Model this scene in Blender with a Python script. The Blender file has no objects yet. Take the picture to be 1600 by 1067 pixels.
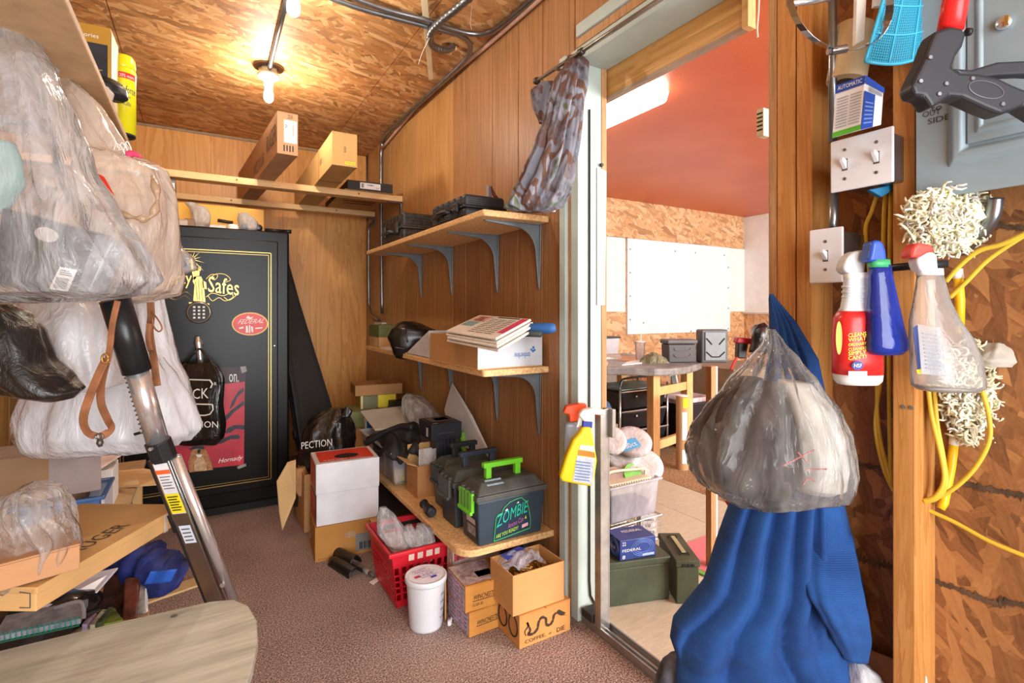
import bpy, bmesh, math, random
from mathutils import Vector, Matrix, noise
R = random.Random(7)
S = bpy.context.scene
COL = S.collection
PI = math.pi
# ---------------------------------------------------------------- camera
FPX, CX, HY, CAMH = 815.0, 800.0, 485.0, 1.15
YAW = math.radians(30.76)
FW = Vector((math.sin(YAW), math.cos(YAW), 0)); RT = Vector((math.cos(YAW), -math.sin(YAW), 0)); UP = Vector((0, 0, 1))
cam = bpy.data.cameras.new('camera'); camo = bpy.data.objects.new('camera', cam); COL.objects.link(camo)
cam.sensor_width = 36; cam.lens = 36 * FPX / 1600; cam.clip_start = .02
cam.shift_y = -(533.5 - HY) / 1600
camo.location = (0, 0, CAMH); camo.rotation_euler = (PI / 2, 0, -YAW)
S.camera = camo
# ---------------------------------------------------------------- light
S.view_settings.view_transform = 'Standard'; S.view_settings.look = 'None'
S.view_settings.gamma = 1; S.view_settings.use_curve_mapping = False
S.view_settings.exposure = 0.24
wd = bpy.data.worlds.new('world'); S.world = wd; wd.use_nodes = True
wd.node_tree.nodes['Background'].inputs[0].default_value = (.85, .92, 1, 1)
wd.node_tree.nodes['Background'].inputs[1].default_value = .8
def area(name, loc, rot, sx, sy, p, col):
    l = bpy.data.lights.new(name, 'AREA'); l.shape = 'RECTANGLE'; l.size = sx; l.size_y = sy; l.energy = p; l.color = col
    o = bpy.data.objects.new(name, l); o.location = loc; o.rotation_euler = rot; COL.objects.link(o); return o
# daylight through the open entrance behind the camera and through the big window of the far room
area('entrance_daylight', (.25, -1.42, 1.15), (PI / 2, 0, 0), 1.7, 2.0, 98, (.94, .97, 1))
area('window_daylight', (4.2, -1.6, 1.5), (PI / 2, 0, 0), 3.6, 1.7, 340, (.97, .98, .95))
BULB_E = 430
LENS_E = 9
# ---------------------------------------------------------------- helpers
def at(px, py, x=None, y=None, z=None, d=None):
    r = FW * FPX + RT * (px - CX) + UP * (HY - py)
    if d is not None: t = d / FPX
    elif x is not None: t = x / r.x
    elif y is not None: t = y / r.y
    else: t = (z - CAMH) / r.z
    return Vector((0, 0, CAMH)) + r * t
MATS = {}
class NT:
    def __init__(s, name):
        m = bpy.data.materials.new(name); m.use_nodes = True; s.m = m; s.t = m.node_tree; s.n = s.t.nodes; s.l = s.t.links
        s.b = s.n['Principled BSDF']; s.out = s.n['Material Output']
    def add(s, ty, **k):
        n = s.n.new(ty)
        for a, b in k.items():
            if a.startswith('i_'):
                key = a[2:].replace('_', ' ')
                n.inputs[int(key) if key.isdigit() else key].default_value = b
            else: setattr(n, a, b)
        return n
    def ln(s, a, b): s.l.new(a, b)
    def coord(s, sc=(1, 1, 1), rot=(0, 0, 0)):
        c = s.add('ShaderNodeTexCoord'); m = s.add('ShaderNodeMapping'); m.inputs['Scale'].default_value = sc; m.inputs['Rotation'].default_value = rot
        s.ln(c.outputs['Object'], m.inputs['Vector']); return m.outputs[0]
    def noise(s, v, scale, detail=3, rough=.55, dist=0):
        n = s.add('ShaderNodeTexNoise'); n.inputs['Scale'].default_value = scale; n.inputs['Detail'].default_value = detail
        n.inputs['Roughness'].default_value = rough; n.inputs['Distortion'].default_value = dist; s.ln(v, n.inputs['Vector']); return n
    def ramp(s, f, stops):
        r = s.add('ShaderNodeValToRGB'); e = r.color_ramp.elements
        while len(e) < len(stops): e.new(.5)
        for q, (p, c) in zip(e, stops): q.position = p; q.color = (*c[:3], 1)
        s.ln(f, r.inputs[0]); return r.outputs[0]
    def mix(s, f, a, b, mode='MIX'):
        n = s.add('ShaderNodeMix', data_type='RGBA', blend_type=mode)
        if hasattr(f, 'links') or hasattr(f, 'is_linked'): s.ln(f, n.inputs[0])
        else: n.inputs[0].default_value = f
        for q, i in ((a, 6), (b, 7)):
            if isinstance(q, tuple): n.inputs[i].default_value = (*q[:3], 1)
            else: s.ln(q, n.inputs[i])
        return n.outputs[2]
    def bump(s, h, st=.3, dist=.002):
        b = s.add('ShaderNodeBump'); b.inputs['Strength'].default_value = st; b.inputs['Distance'].default_value = dist
        s.ln(h, b.inputs['Height']); s.ln(b.outputs[0], s.b.inputs['Normal'])
def lin(c):
    if isinstance(c, str):
        c = [int(c[i:i + 2], 16) / 255 for i in (0, 2, 4)]
        return tuple(x / 12.92 if x <= .04045 else ((x + .055) / 1.055) ** 2.4 for x in c)
    return c
def mat(col, rough=.55, metal=0, var=.08, scale=8, bump=0, bscale=60, name=None, stretch=(1, 1, 1), spec=.4, sheen=0, coat=0):
    key = (col, rough, metal, var, scale, bump, bscale, stretch, spec, sheen, coat)
    if key in MATS: return MATS[key]
    t = NT(name or 'surface_' + str(col)); c = lin(col)
    v = t.coord(stretch); n = t.noise(v, scale, 4)
    d = tuple(max(0, x * (1 - var * 2)) for x in c); u = tuple(min(1, x * (1 + var * 1.5)) for x in c)
    t.ln(t.ramp(n.outputs[0], [(.3, d), (.7, u)]), t.b.inputs['Base Color'])
    t.b.inputs['Roughness'].default_value = rough; t.b.inputs['Metallic'].default_value = metal
    t.b.inputs['Specular IOR Level'].default_value = spec
    if sheen: t.b.inputs['Sheen Weight'].default_value = sheen
    if coat: t.b.inputs['Coat Weight'].default_value = coat; t.b.inputs['Coat Roughness'].default_value = .06
    if bump: t.bump(t.noise(v, bscale, 3).outputs[0], bump, .003)
    MATS[key] = t.m; return t.m
def kraft(col='C39A6B', name='cardboard'):
    if (col, 'k') in MATS: return MATS[col, 'k']
    t = NT(name); c = lin(col); v = t.coord()
    n = t.noise(v, 5, 4); n2 = t.noise(t.coord((3, 3, 160)), 3, 2)
    a = t.ramp(n.outputs[0], [(.3, tuple(x * .86 for x in c)), (.75, tuple(min(1, x * 1.08) for x in c))])
    t.ln(t.mix(.12, a, t.ramp(n2.outputs[0], [(.4, tuple(x * .6 for x in c)), (.6, c)])), t.b.inputs['Base Color'])
    t.b.inputs['Roughness'].default_value = .75; t.b.inputs['Specular IOR Level'].default_value = .2
    MATS[col, 'k'] = t.m; return t.m
def film(col, alpha, rough=.25, name='plastic_film', bump=.5, bs=14, trans=.35, spread=.22):
    """thin plastic sheet: partly see-through, partly milky, glossy"""
    key = (col, alpha, rough, bs, 'film', trans, bump)
    if key in MATS: return MATS[key]
    t = NT(name); c = lin(col); v = t.coord()
    t.b.inputs['Base Color'].default_value = (*c, 1); t.b.inputs['Roughness'].default_value = rough
    t.b.inputs['Specular IOR Level'].default_value = .7
    n = t.noise(t.coord((1, 1, .45)), bs, 5, .6, 1.2)
    t.bump(n.outputs[0], bump, .02)
    tl = t.add('ShaderNodeBsdfTranslucent'); tl.inputs[0].default_value = (*c, 1)
    m1 = t.add('ShaderNodeMixShader'); m1.inputs[0].default_value = trans
    t.ln(t.b.outputs[0], m1.inputs[1]); t.ln(tl.outputs[0], m1.inputs[2])
    tr = t.add('ShaderNodeBsdfTransparent')
    lw = t.add('ShaderNodeLayerWeight', i_Blend=.35)
    rm = t.add('ShaderNodeMapRange'); t.ln(n.outputs[0], rm.inputs[0])
    rm.inputs[1].default_value = .35; rm.inputs[2].default_value = .7
    rm.inputs[3].default_value = max(0, alpha - spread); rm.inputs[4].default_value = min(1, alpha + spread)
    ad = t.add('ShaderNodeMath', operation='ADD', use_clamp=True)
    mu = t.add('ShaderNodeMath', operation='MULTIPLY'); mu.inputs[1].default_value = .35
    t.ln(lw.outputs['Facing'], mu.inputs[0]); t.ln(mu.outputs[0], ad.inputs[0]); t.ln(rm.outputs[0], ad.inputs[1])
    m2 = t.add('ShaderNodeMixShader'); t.ln(ad.outputs[0], m2.inputs[0])
    t.ln(tr.outputs[0], m2.inputs[1]); t.ln(m1.outputs[0], m2.inputs[2])
    gl_ = t.add('ShaderNodeBsdfGlossy'); gl_.inputs['Roughness'].default_value = rough * .8; t.ln(t.b.inputs['Normal'].links[0].from_socket, gl_.inputs['Normal'])
    fr_ = t.add('ShaderNodeFresnel'); fr_.inputs[0].default_value = 1.22; t.ln(t.b.inputs['Normal'].links[0].from_socket, fr_.inputs[1])
    m3 = t.add('ShaderNodeMixShader'); t.ln(fr_.outputs[0], m3.inputs[0]); t.ln(m2.outputs[0], m3.inputs[1]); t.ln(gl_.outputs[0], m3.inputs[2]); t.ln(m3.outputs[0], t.out.inputs[0])
    MATS[key] = t.m; return t.m
def glow(col, e, name='glow'):
    t = NT(name); c = lin(col); t.b.inputs['Base Color'].default_value = (*c, 1)
    t.b.inputs['Emission Color'].default_value = (*c, 1); t.b.inputs['Emission Strength'].default_value = e; return t.m
def osb(plane, dark, mid, light, sc=1, name='osb'):
    """strand board: three layers of long flat flakes, plane = the two board axes"""
    t = NT(name); cols = None; h = None
    tc = t.add('ShaderNodeTexCoord')
    if plane == 'xz': pre = (PI / 2, 0, 0)
    elif plane == 'yz': pre = (0, PI / 2, 0)
    else: pre = (0, 0, 0)
    mp = t.add('ShaderNodeMapping'); mp.inputs['Rotation'].default_value = pre; t.ln(tc.outputs['Object'], mp.inputs[0])
    nz = t.noise(mp.outputs[0], 9, 2)
    ds = t.add('ShaderNodeMix', data_type='VECTOR'); ds.inputs[0].default_value = .035
    t.ln(mp.outputs[0], ds.inputs[4]); t.ln(nz.outputs['Color'], ds.inputs[5])
    for i, (ang, s1, s2) in enumerate(((.25, 15, 44), (1.0, 13, 40), (2.25, 17, 48), (-.25, 10, 36))):
        m2 = t.add('ShaderNodeMapping'); m2.inputs['Rotation'].default_value = (0, 0, ang); t.ln(ds.outputs[1], m2.inputs[0])
        m3 = t.add('ShaderNodeMapping'); m3.inputs['Scale'].default_value = (s1 * sc, s2 * sc, 1); m3.inputs['Location'].default_value = (i * 3.3, i * 1.7, i * .21)
        t.ln(m2.outputs[0], m3.inputs[0])
        vo = t.add('ShaderNodeTexVoronoi', voronoi_dimensions='2D'); vo.inputs['Scale'].default_value = 1; t.ln(m3.outputs[0], vo.inputs['Vector'])
        sp = t.add('ShaderNodeSeparateColor'); t.ln(vo.outputs['Color'], sp.inputs[0])
        c = t.ramp(sp.outputs[0], [(0, dark), (.2, tuple((a + b) / 2 for a, b in zip(dark, mid))), (.55, mid), (1, light)])
        m4 = t.add('ShaderNodeMapping'); m4.inputs['Scale'].default_value = (6 * sc, 150 * sc, 1); t.ln(m2.outputs[0], m4.inputs[0]); st_ = t.noise(m4.outputs[0], 1, 3, .6)
        c = t.mix(.22, c, t.ramp(st_.outputs[0], [(.35, dark), (.5, mid), (.7, light)]))
        if cols is None: cols = c; h = sp.outputs[0]
        else:
            g = t.add('ShaderNodeMath', operation='GREATER_THAN'); g.inputs[1].default_value = .56; t.ln(sp.outputs[1], g.inputs[0])
            cols = t.mix(g.outputs[0], cols, c)
    big = t.noise(mp.outputs[0], 2.2, 3)
    cols = t.mix(.35, cols, t.ramp(big.outputs[0], [(.3, tuple(x * .55 for x in mid)), (.7, light)]), 'MULTIPLY') if False else t.mix(.14, cols, t.ramp(big.outputs[0], [(.35, tuple(x * .7 for x in mid)), (.7, light)]))
    fine = t.noise(mp.outputs[0], 140, 2)
    cols = t.mix(.08, cols, t.ramp(fine.outputs[0], [(.35, dark), (.65, light)]))
    t.ln(cols, t.b.inputs['Base Color']); t.b.inputs['Roughness'].default_value = .6
    t.bump(h, .25, .002); return t.m
def wood(col, col2, axis='z', name='wood', rough=.45, ring=6, fine=1.0, spec=.35):
    key = (col, col2, axis, ring, fine, rough)
    if key in MATS: return MATS[key]
    t = NT(name); a, b = lin(col), lin(col2)
    st = {'z': (1, 1, .09), 'y': (1, .09, 1), 'x': (.09, 1, 1)}[axis]
    st2 = {'z': (1, 1, .02), 'y': (1, .02, 1), 'x': (.02, 1, 1)}[axis]
    v = t.coord(st); n1 = t.noise(v, ring, 5, .6, 1.5); n2 = t.noise(t.coord(st2), 130, 3, .6)
    w = t.add('ShaderNodeMath', operation='MULTIPLY'); w.inputs[1].default_value = 9; t.ln(n1.outputs[0], w.inputs[0])
    fr = t.add('ShaderNodeMath', operation='FRACT'); t.ln(w.outputs[0], fr.inputs[0])
    c1 = t.ramp(fr.outputs[0], [(0, a), (.55, tuple(.6 * x + .4 * y for x, y in zip(a, b))), (.9, b), (1, a)])
    c2 = t.ramp(n2.outputs[0], [(.38, b), (.62, a)])
    big = t.noise(t.coord(), 1.6, 2)
    c = t.mix(.45 * fine, c1, c2); c = t.mix(.3, c, t.ramp(big.outputs[0], [(.3, b), (.7, a)]))
    t.ln(c, t.b.inputs['Base Color']); t.b.inputs['Roughness'].default_value = rough; t.b.inputs['Specular IOR Level'].default_value = spec
    t.bump(n2.outputs[0], .12, .001)
    MATS[key] = t.m; return t.m
TM = {}
def tag(o, label=None, cat=None, group=None, kind=None):
    for k, v in (('label', label), ('category', cat), ('group', group), ('kind', kind)):
        if v: o[k] = v
    return o
def thing(name, label, cat, loc=(0, 0, 0), rz=0, group=None, M=None):
    o = bpy.data.objects.new(name, None); o.empty_display_size = .05; COL.objects.link(o)
    o.matrix_basis = M if M is not None else Matrix.Translation(Vector(loc)) @ Matrix.Rotation(rz, 4, 'Z')
    TM[o.name] = o.matrix_basis.copy(); return tag(o, label, cat, group)
class MB:
    def __init__(s): s.v = []; s.f = []; s.mi = []
    def add(s, vs, fs, mi=0):
        k = len(s.v); s.v += [Vector(p) for p in vs]; s.f += [tuple(i + k for i in f) for f in fs]; s.mi += [mi] * len(fs); return s
    def box(s, x0, x1, y0, y1, z0, z1, mi=0):
        return s.add([(x, y, z) for z in (z0, z1) for y in (y0, y1) for x in (x0, x1)],
                     [(0, 2, 3, 1), (4, 5, 7, 6), (0, 1, 5, 4), (2, 6, 7, 3), (0, 4, 6, 2), (1, 3, 7, 5)], mi)
    def hexa(s, b, t, mi=0):
        """prism between two equal point loops"""
        n = len(b)
        return s.add(list(b) + list(t), [tuple(range(n - 1, -1, -1)), tuple(range(n, 2 * n))] + [(i, (i + 1) % n, n + (i + 1) % n, n + i) for i in range(n)], mi)
    def prism(s, pts, off, mi=0):
        pts = [Vector(p) for p in pts]; off = Vector(off); return s.hexa(pts, [p + off for p in pts], mi)
    def loops(s, L, closed=True, caps=True, mi=0):
        n = len(L[0]); k = [p for l in L for p in l]; f = []
        for a in range(len(L) - 1):
            for i in range(n if closed else n - 1):
                j = (i + 1) % n; f.append((a * n + i, a * n + j, (a + 1) * n + j, (a + 1) * n + i))
        if caps and closed: f.append(tuple(range(n - 1, -1, -1))); f.append(tuple(range((len(L) - 1) * n, len(L) * n)))
        return s.add(k, f, mi)
    def tube(s, pts, r, n=10, mi=0, caps=True, flat=1.0):
        pts = [Vector(p) for p in pts]; L = []; N = None
        for i, p in enumerate(pts):
            d = (pts[min(i + 1, len(pts) - 1)] - pts[max(i - 1, 0)]).normalized()
            if N is None:
                N = d.orthogonal().normalized() if abs(d.z) > .9 else Vector((0, 0, 1)).cross(d).normalized()
            N = (N - d * N.dot(d)).normalized(); B = d.cross(N)
            q = r[i] if isinstance(r, (list, tuple)) else r
            L.append([p + N * (math.cos(2 * PI * k / n) * q) + B * (math.sin(2 * PI * k / n) * q * flat) for k in range(n)])
        return s.loops(L, True, caps, mi)
    def lathe(s, prof, n=24, c=(0, 0, 0), M=None, sy=1, mi=0, caps=True):
        M = M or Matrix.Translation(Vector(c))
        return s.loops([[M @ Vector((r * math.cos(2 * PI * k / n), r * sy * math.sin(2 * PI * k / n), z)) for k in range(n)] for r, z in prof], True, caps, mi)
    def grid(s, fn, nu, nv, mi=0):
        return s.loops([[Vector(fn(i / nu, j / nv)) for i in range(nu + 1)] for j in range(nv + 1)], False, False, mi)
    def build(s, name, mats, parent=None, smooth=False, bevel=0, seg=2, label=None, world=True, solid=0, sub=0, kind=None):
        me = bpy.data.meshes.new(name)
        M = TM.get(parent.name) if parent else None
        P = M.inverted() if (M is not None and world) else None
        vs = [P @ v for v in s.v] if P else s.v
        me.from_pydata([tuple(v) for v in vs], [], s.f)
        for m in (mats if isinstance(mats, (list, tuple)) else [mats]): me.materials.append(m)
        me.polygons.foreach_set('material_index', s.mi); me.update()
        if smooth: me.polygons.foreach_set('use_smooth', [True] * len(me.polygons))
        o = bpy.data.objects.new(name, me); COL.objects.link(o)
        if parent: o.parent = parent; TM[o.name] = TM[parent.name]
        else: TM[o.name] = Matrix.Identity(4)
        if parent and parent.type == 'MESH': o.parent = parent
        if solid: q = o.modifiers.new('thickness', 'SOLIDIFY'); q.thickness = solid; q.offset = 0
        if bevel: q = o.modifiers.new('bevel', 'BEVEL'); q.width = bevel; q.segments = seg; q.limit_method = 'ANGLE'
        if sub: q = o.modifiers.new('sub', 'SUBSURF'); q.levels = sub; q.render_levels = sub
        if label: o['label'] = label
        if kind: o['kind'] = kind
        return o
def recenter(o):
    """a thing that is one mesh: put its origin at the base of its geometry"""
    me = o.data; xs = [v.co for v in me.vertices]
    c = Vector((sum(v.x for v in xs) / len(xs), sum(v.y for v in xs) / len(xs), min(v.z for v in xs)))
    me.transform(Matrix.Translation(-c)); o.matrix_basis = Matrix.Translation(c); TM[o.name] = o.matrix_basis.copy(); return o
def solo(mb, name, mats, label, cat, group=None, **k):
    return tag(recenter(mb.build(name, mats, None, **k)), label, cat, group)
def base_of(mb):
    xs = mb.v; return Vector((sum(v.x for v in xs) / len(xs), sum(v.y for v in xs) / len(xs), min(v.z for v in xs)))
TXT = {}
def text2d(s):
    if s not in TXT:
        c = bpy.data.curves.new('lettering', 'FONT'); c.body = s; c.resolution_u = 2; c.align_x = 'LEFT'
        o = bpy.data.objects.new('lettering', c); COL.objects.link(o)
        me = bpy.data.meshes.new_from_object(o)
        V = [v.co.copy() for v in me.vertices]; Fc = [tuple(p.vertices) for p in me.polygons]
        bpy.data.objects.remove(o); bpy.data.curves.remove(c); bpy.data.meshes.remove(me)
        x0 = min(v.x for v in V); x1 = max(v.x for v in V); y0 = min(v.y for v in V); y1 = max(v.y for v in V)
        TXT[s] = ([((v.x - x0) / (x1 - x0), (v.y - y0) / (y1 - y0)) for v in V], Fc)
    return TXT[s]
def letters(s, o, xe, ye, m, parent, name='lettering', eps=.0012, shear=0, warp=None):
    """flat print: text filling the parallelogram o, o+xe, o+ye"""
    o, xe, ye = Vector(o), Vector(xe), Vector(ye); n = xe.cross(ye).normalized() * eps
    V, Fc = text2d(s); mb = MB()
    mb.add([o + xe * (u + shear * v) + ye * (v + (warp(u) if warp else 0)) + n for u, v in V], Fc)
    return mb.build(name, m, parent)
def patch(pts, m, parent, name='print', eps=.0008):
    pts = [Vector(p) for p in pts]; n = (pts[1] - pts[0]).cross(pts[2] - pts[0]).normalized() * eps
    mb = MB(); mb.add([p + n for p in pts], [tuple(range(len(pts)))]); return mb.build(name, m, parent)
def nz(p, s=1.0): return noise.noise(Vector(p) * s)
def rows_loft(rows, D, n=40, folds=0, fa=0, seed=0, lump=.006, ls=9, nsub=5, sq=2.4, lean=None, closed=True, fade=.55):
    """soft hanging volume: rows = (py, px left, px right, half depth in m); real rings round the camera-right axis at depth D"""
    # refine rows by smooth interpolation
    out = []
    for a in range(len(rows) - 1):
        for k in range(nsub):
            u = k / nsub; w = u * u * (3 - 2 * u) * .5 + u * .5
            out.append([rows[a][0] + (rows[a + 1][0] - rows[a][0]) * u] + [rows[a][i] + (rows[a + 1][i] - rows[a][i]) * w for i in range(1, len(rows[0]))])
    out.append(list(rows[-1])); L = []
    for q, r in enumerate(out):
        py, l, rr, dp = r[:4]; d = D + (r[4] if len(r) > 4 else 0)
        A, B = at(l, py, d=d), at(rr, py, d=d); c = (A + B) / 2; hw = (B - A).length / 2; ring = []
        tq = q / (len(out) - 1)
        for k in range(n):
            th = 2 * PI * k / n; cs, sn = math.cos(th), math.sin(th)
            ex = math.copysign(abs(cs) ** (2 / sq), cs); ey = math.copysign(abs(sn) ** (2 / sq), sn)
            g = 1.0
            if folds:
                f = (r[5] if len(r) > 5 else 1) * fa * (1 - fade * tq)
                w1 = 2.6 * nz((cs * 1.3 + seed, sn * 1.3, tq * 1.4)); w2 = nz((cs * folds * .45 + seed, sn * folds * .45 + seed * 2, tq * 2.2))
                g += f * (.45 * math.sin(folds * th + seed + w1) * (.5 + .9 * abs(nz((cs * 2, sn * 2 + seed, tq * 2)))) + 1.0 * w2)
            p = c + RT * (ex * hw * min(g, 1.03) ) - FW * (ey * dp * g)
            if lump: 
                v = noise.noise_vector(Vector((p.x * ls + seed, p.y * ls, p.z * ls * .8)))
                p += Vector(v) * lump
            ring.append(p)
        L.append(ring)
    mb = MB(); mb.loops(L, True, closed); return mb
# ================================================================ structure
W, YB, CE, XL, YF = 1.206, 4.45, 2.46, -.82, -1.5
Y2, X2 = 4.65, 6.58
def struct(mb, name, mats, parent=None, **k):
    o = mb.build(name, mats, parent, **k)
    if parent is None: o['kind'] = 'structure'
    return o
O_CEIL = osb('xy', lin('74441F'), lin('C88A4E'), lin('ECC48E'), 1.0, 'osb_ceiling')
O_WALL = osb('yz', lin('4E2C14'), lin('925E34'), lin('BC8650'), 1.2, 'osb_wall')
O_BACK = osb('xz', lin('8A5A36'), lin('D3A06C'), lin('EFCBA0'), .8, 'osb_far_wall')
PLY = wood('E8AA60', 'C4813C', 'z', 'plywood', .4, 3.2, .6)
PANEL = wood('B08052', '7C5230', 'z', 'wood_panelling', .42, 4, 1.3)
PANEL2 = wood('C2935A', '966638', 'z', 'wood_panelling_light', .42, 4, 1.0)
PINE = wood('E9BE84', 'C99455', 'z', 'pine', .5, 7, .6)
PINEX = wood('EBC48E', 'CFA066', 'x', 'pine_x', .5, 7, .6)
STUD = wood('CE9454', 'A6682C', 'z', 'stud_pine', .55, 6, .7)
DARKGAP = mat('3A2414', .9, name='groove')
def carpet(a, b, c, name):
    t = NT(name); v = t.coord(); n = t.noise(v, 190, 2, .6); n2 = t.noise(v, 140, 2); n3 = t.noise(v, 2.0, 2)
    col = t.ramp(n.outputs[0], [(.38, lin(a)), (.5, lin(b)), (.6, lin(c))])
    col = t.mix(.25, col, t.ramp(n3.outputs[0], [(.3, lin(a)), (.7, lin(c))]))
    t.ln(col, t.b.inputs['Base Color']); t.b.inputs['Roughness'].default_value = .95; t.b.inputs['Specular IOR Level'].default_value = .1
    t.bump(n2.outputs[0], .8, .006); return t.m
CARPET = carpet('54413A', '937A70', 'C7B0A6', 'carpet_pile')
CARPET2 = carpet('553B2B', '94704F', 'C4A27C', 'carpet_pile_far')
struct(MB().box(XL - .1, W + .06, YF, YB + .1, -.1, 0), 'floor', CARPET)
# tiled floor of the far room
f2 = struct(MB().box(W + .06, 2.70, YF, Y2 + .1, -.1, -.006), 'floor_far_room', mat('8D7F6C', .8))
struct(MB().box(2.70, X2 + .1, YF, Y2 + .1, -.1, .002), 'floor_far_carpet', CARPET2)
def tilemat():
    t = NT('vinyl_tile'); v = t.coord((1, 5, 1)); n = t.noise(v, 14, 5, .65, .8); oi = t.add('ShaderNodeObjectInfo')
    c = t.ramp(n.outputs[0], [(.3, lin('A89E88')), (.6, lin('C6BCA4')), (.8, lin('D6CEBC'))])
    c2 = t.ramp(oi.outputs['Random'], [(0, lin('BDB298')), (1, lin('D2C9B2'))]); t.ln(t.mix(.4, c, c2), t.b.inputs['Base Color'])
    t.b.inputs['Roughness'].default_value = .42; return t.m
TILE = tilemat(); tm = None; TW = .457
for iy in range(9):
    for ix in range(4):
        x0 = W + .07 + ix * TW * .78; y0 = .3 + iy * TW
        if x0 > 2.69: continue
        if tm is None:
            b = MB().box(.0015, TW * .78 - .0015, .0015, TW - .0015, -.006, 0).build('floor_tile', TILE, f2); tm = b; o = b
        else: o = tm.copy(); COL.objects.link(o)
        o.location = (x0, y0, 0)
# ceilings
cb = struct(MB().box(XL - .1, W + .1, YF, YB + .1, CE + .06, CE + .1), 'ceiling', mat('20140C', .9))
def holed(x0, x1, y0, y1, hx, hy, r):
    m = MB(); n = 32; L = [[], [], []]; q = .09
    for i in range(n):
        a = 2 * PI * (i + .5) / n; c, s = math.cos(a), math.sin(a); k = q / max(abs(c), abs(s))
        L[0].append((hx + c * k, hy + s * k, CE)); L[1].append((hx + c * r * 1.25, hy + s * r, CE)); L[2].append((hx + c * r * 1.25, hy + s * r, CE + .05))
    m.loops(L, True, False)
    m.box(x0, hx - q * .99, y0, y1, CE, CE + .012); m.box(hx + q * .99, x1, y0, y1, CE, CE + .012)
    m.box(hx - q, hx + q, y0, hy - q * .99, CE, CE + .012); m.box(hx - q, hx + q, hy + q * .99, y1, CE, CE + .012); return m
HX, HYY = 1.06, 2.38
MB().box(XL - .1, -.349, YF, YB, CE, CE + .012).build('osb_panel', O_CEIL, cb)
MB().box(-.345, .868, YF, 1.0, CE, CE + .012).build('osb_panel', O_CEIL, cb)
MB().box(-.345, .868, 1.004, YB, CE, CE + .012).build('osb_panel', O_CEIL, cb)
holed(.872, W + .1, YF, YB, HX, HYY, .036).build('osb_panel', O_CEIL, cb)
def redmat():
    t = NT('red_ceiling_paint'); v = t.coord(); n = t.noise(v, 120, 3); n2 = t.noise(v, 1.5, 2)
    t.ln(t.ramp(n2.outputs[0], [(.3, lin('C45A34')), (.7, lin('D06A42'))]), t.b.inputs['Base Color'])
    t.b.inputs['Roughness'].default_value = .38; t.bump(n.outputs[0], .35, .004); return t.m
struct(MB().box(W + .12, X2 + .1, YF, Y2 + .1, CE, CE + .1), 'ceiling_far_room', redmat())
# back wall with plywood sheets
wb = struct(MB().box(XL - .1, W + .12, YB + .012, YB + .1, 0, CE + .06), 'wall_back', DARKGAP)
for a, b in ((XL, -.52), (-.5195, .06), (.0605, .55), (.5505, .80), (.8005, 1.0), (1.0005, W)):
    MB().box(a, b, YB, YB + .012, 0, CE).build('plywood_sheet', PLY, wb, bevel=.001, seg=1)
# right wall with vertical boards and the doorway
DY0, DY1, DZ = .79, 1.53, 2.07
wr = struct(MB().box(W + .012, W + .12, DY1 + .03, YB, 0, CE).box(W + .012, W + .12, DY0 - .06, DY1 + .03, DZ + .06, CE), 'wall_right', DARKGAP)
for a, b in ((2.672, 2.93), (2.932, 3.23), (3.232, 3.48), (3.482, 3.80), (3.802, 4.1), (4.102, YB)):
    MB().box(W, W + .012, a, b, 0, CE).build('wall_board', PANEL2, wr, bevel=.001, seg=1)
for a, b in ((1.60, 1.778), (1.782, 1.97), (1.974, 2.212), (2.216, 2.505), (2.509, 2.668)):
    MB().box(W, W + .012, a, b, 0, CE).build('wall_board', PANEL, wr, bevel=.0015, seg=1)
for a, b in ((.70, .92), (.924, 1.12), (1.124, 1.338), (1.342, 1.563), (1.567, 1.598)):
    MB().box(W, W + .012, a, b, DZ + .05, CE).build('wall_board', PANEL, wr, bevel=.0015, seg=1)
# left wall
wl = struct(MB().box(XL - .1, XL - .012, YF, YB, 0, CE), 'wall_left', DARKGAP)
y = YF
while y < YB:
    MB().box(XL - .012, XL, y, min(y + .2, YB) - .004, 0, CE).build('wall_board', PANEL2, wl, bevel=.0015, seg=1); y += .2
# wall behind the camera with a wide entrance
struct(MB().box(XL - .1, -.62, YF - .1, YF, 0, CE).box(1.12, X2, YF - .1, YF, 0, .6).box(1.12, 2.3, YF - .1, YF, .6, CE).box(6.1, X2, YF - .1, YF, .6, CE)
       .box(-.62, X2, YF - .1, YF, 2.36, CE), 'wall_front', mat('D8D2C6', .8))
# door surround
BLUE = mat('B4C2BC', .6, var=.05, scale=9, bump=.1, bscale=30, name='worn_pale_paint')
BARE = wood('C69A6C', '8F6238', 'z', 'bare_wood', .7, 12, 1)
ALU = mat('A9A7A4', .32, .85, var=.1, scale=20, name='aluminium')
DARKM = mat('3C3A38', .5, .3, name='dark_seal')
struct(MB().box(W - .018, W, 1.60, 1.640, 0, DZ + .05), 'trim_1', BLUE, bevel=.003)
struct(MB().box(W - .006, W + .02, 1.575, 1.598, 0, DZ + .02), 'trim_2', BARE, bevel=.002)
struct(MB().box(W - .012, W + .10, 1.53, 1.574, 0, DZ), 'trim_3', BLUE, bevel=.003)
struct(MB().box(W - .022, W, DY0 - .04, 1.53, DZ + .085, DZ + .13), 'trim_4', BLUE, bevel=.003)
struct(MB().box(W - .012, W + .02, DY0 - .04, 1.54, DZ + .052, DZ + .084), 'trim_5', BARE, bevel=.002)
struct(MB().box(W - .010, W + .13, DY0 - .04, 1.574, DZ, DZ + .051), 'trim_6', BLUE, bevel=.003)
struct(MB().box(W + .10, W + .125, 1.528, 1.60, 0, DZ), 'trim_7', BARE, bevel=.002)
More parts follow.
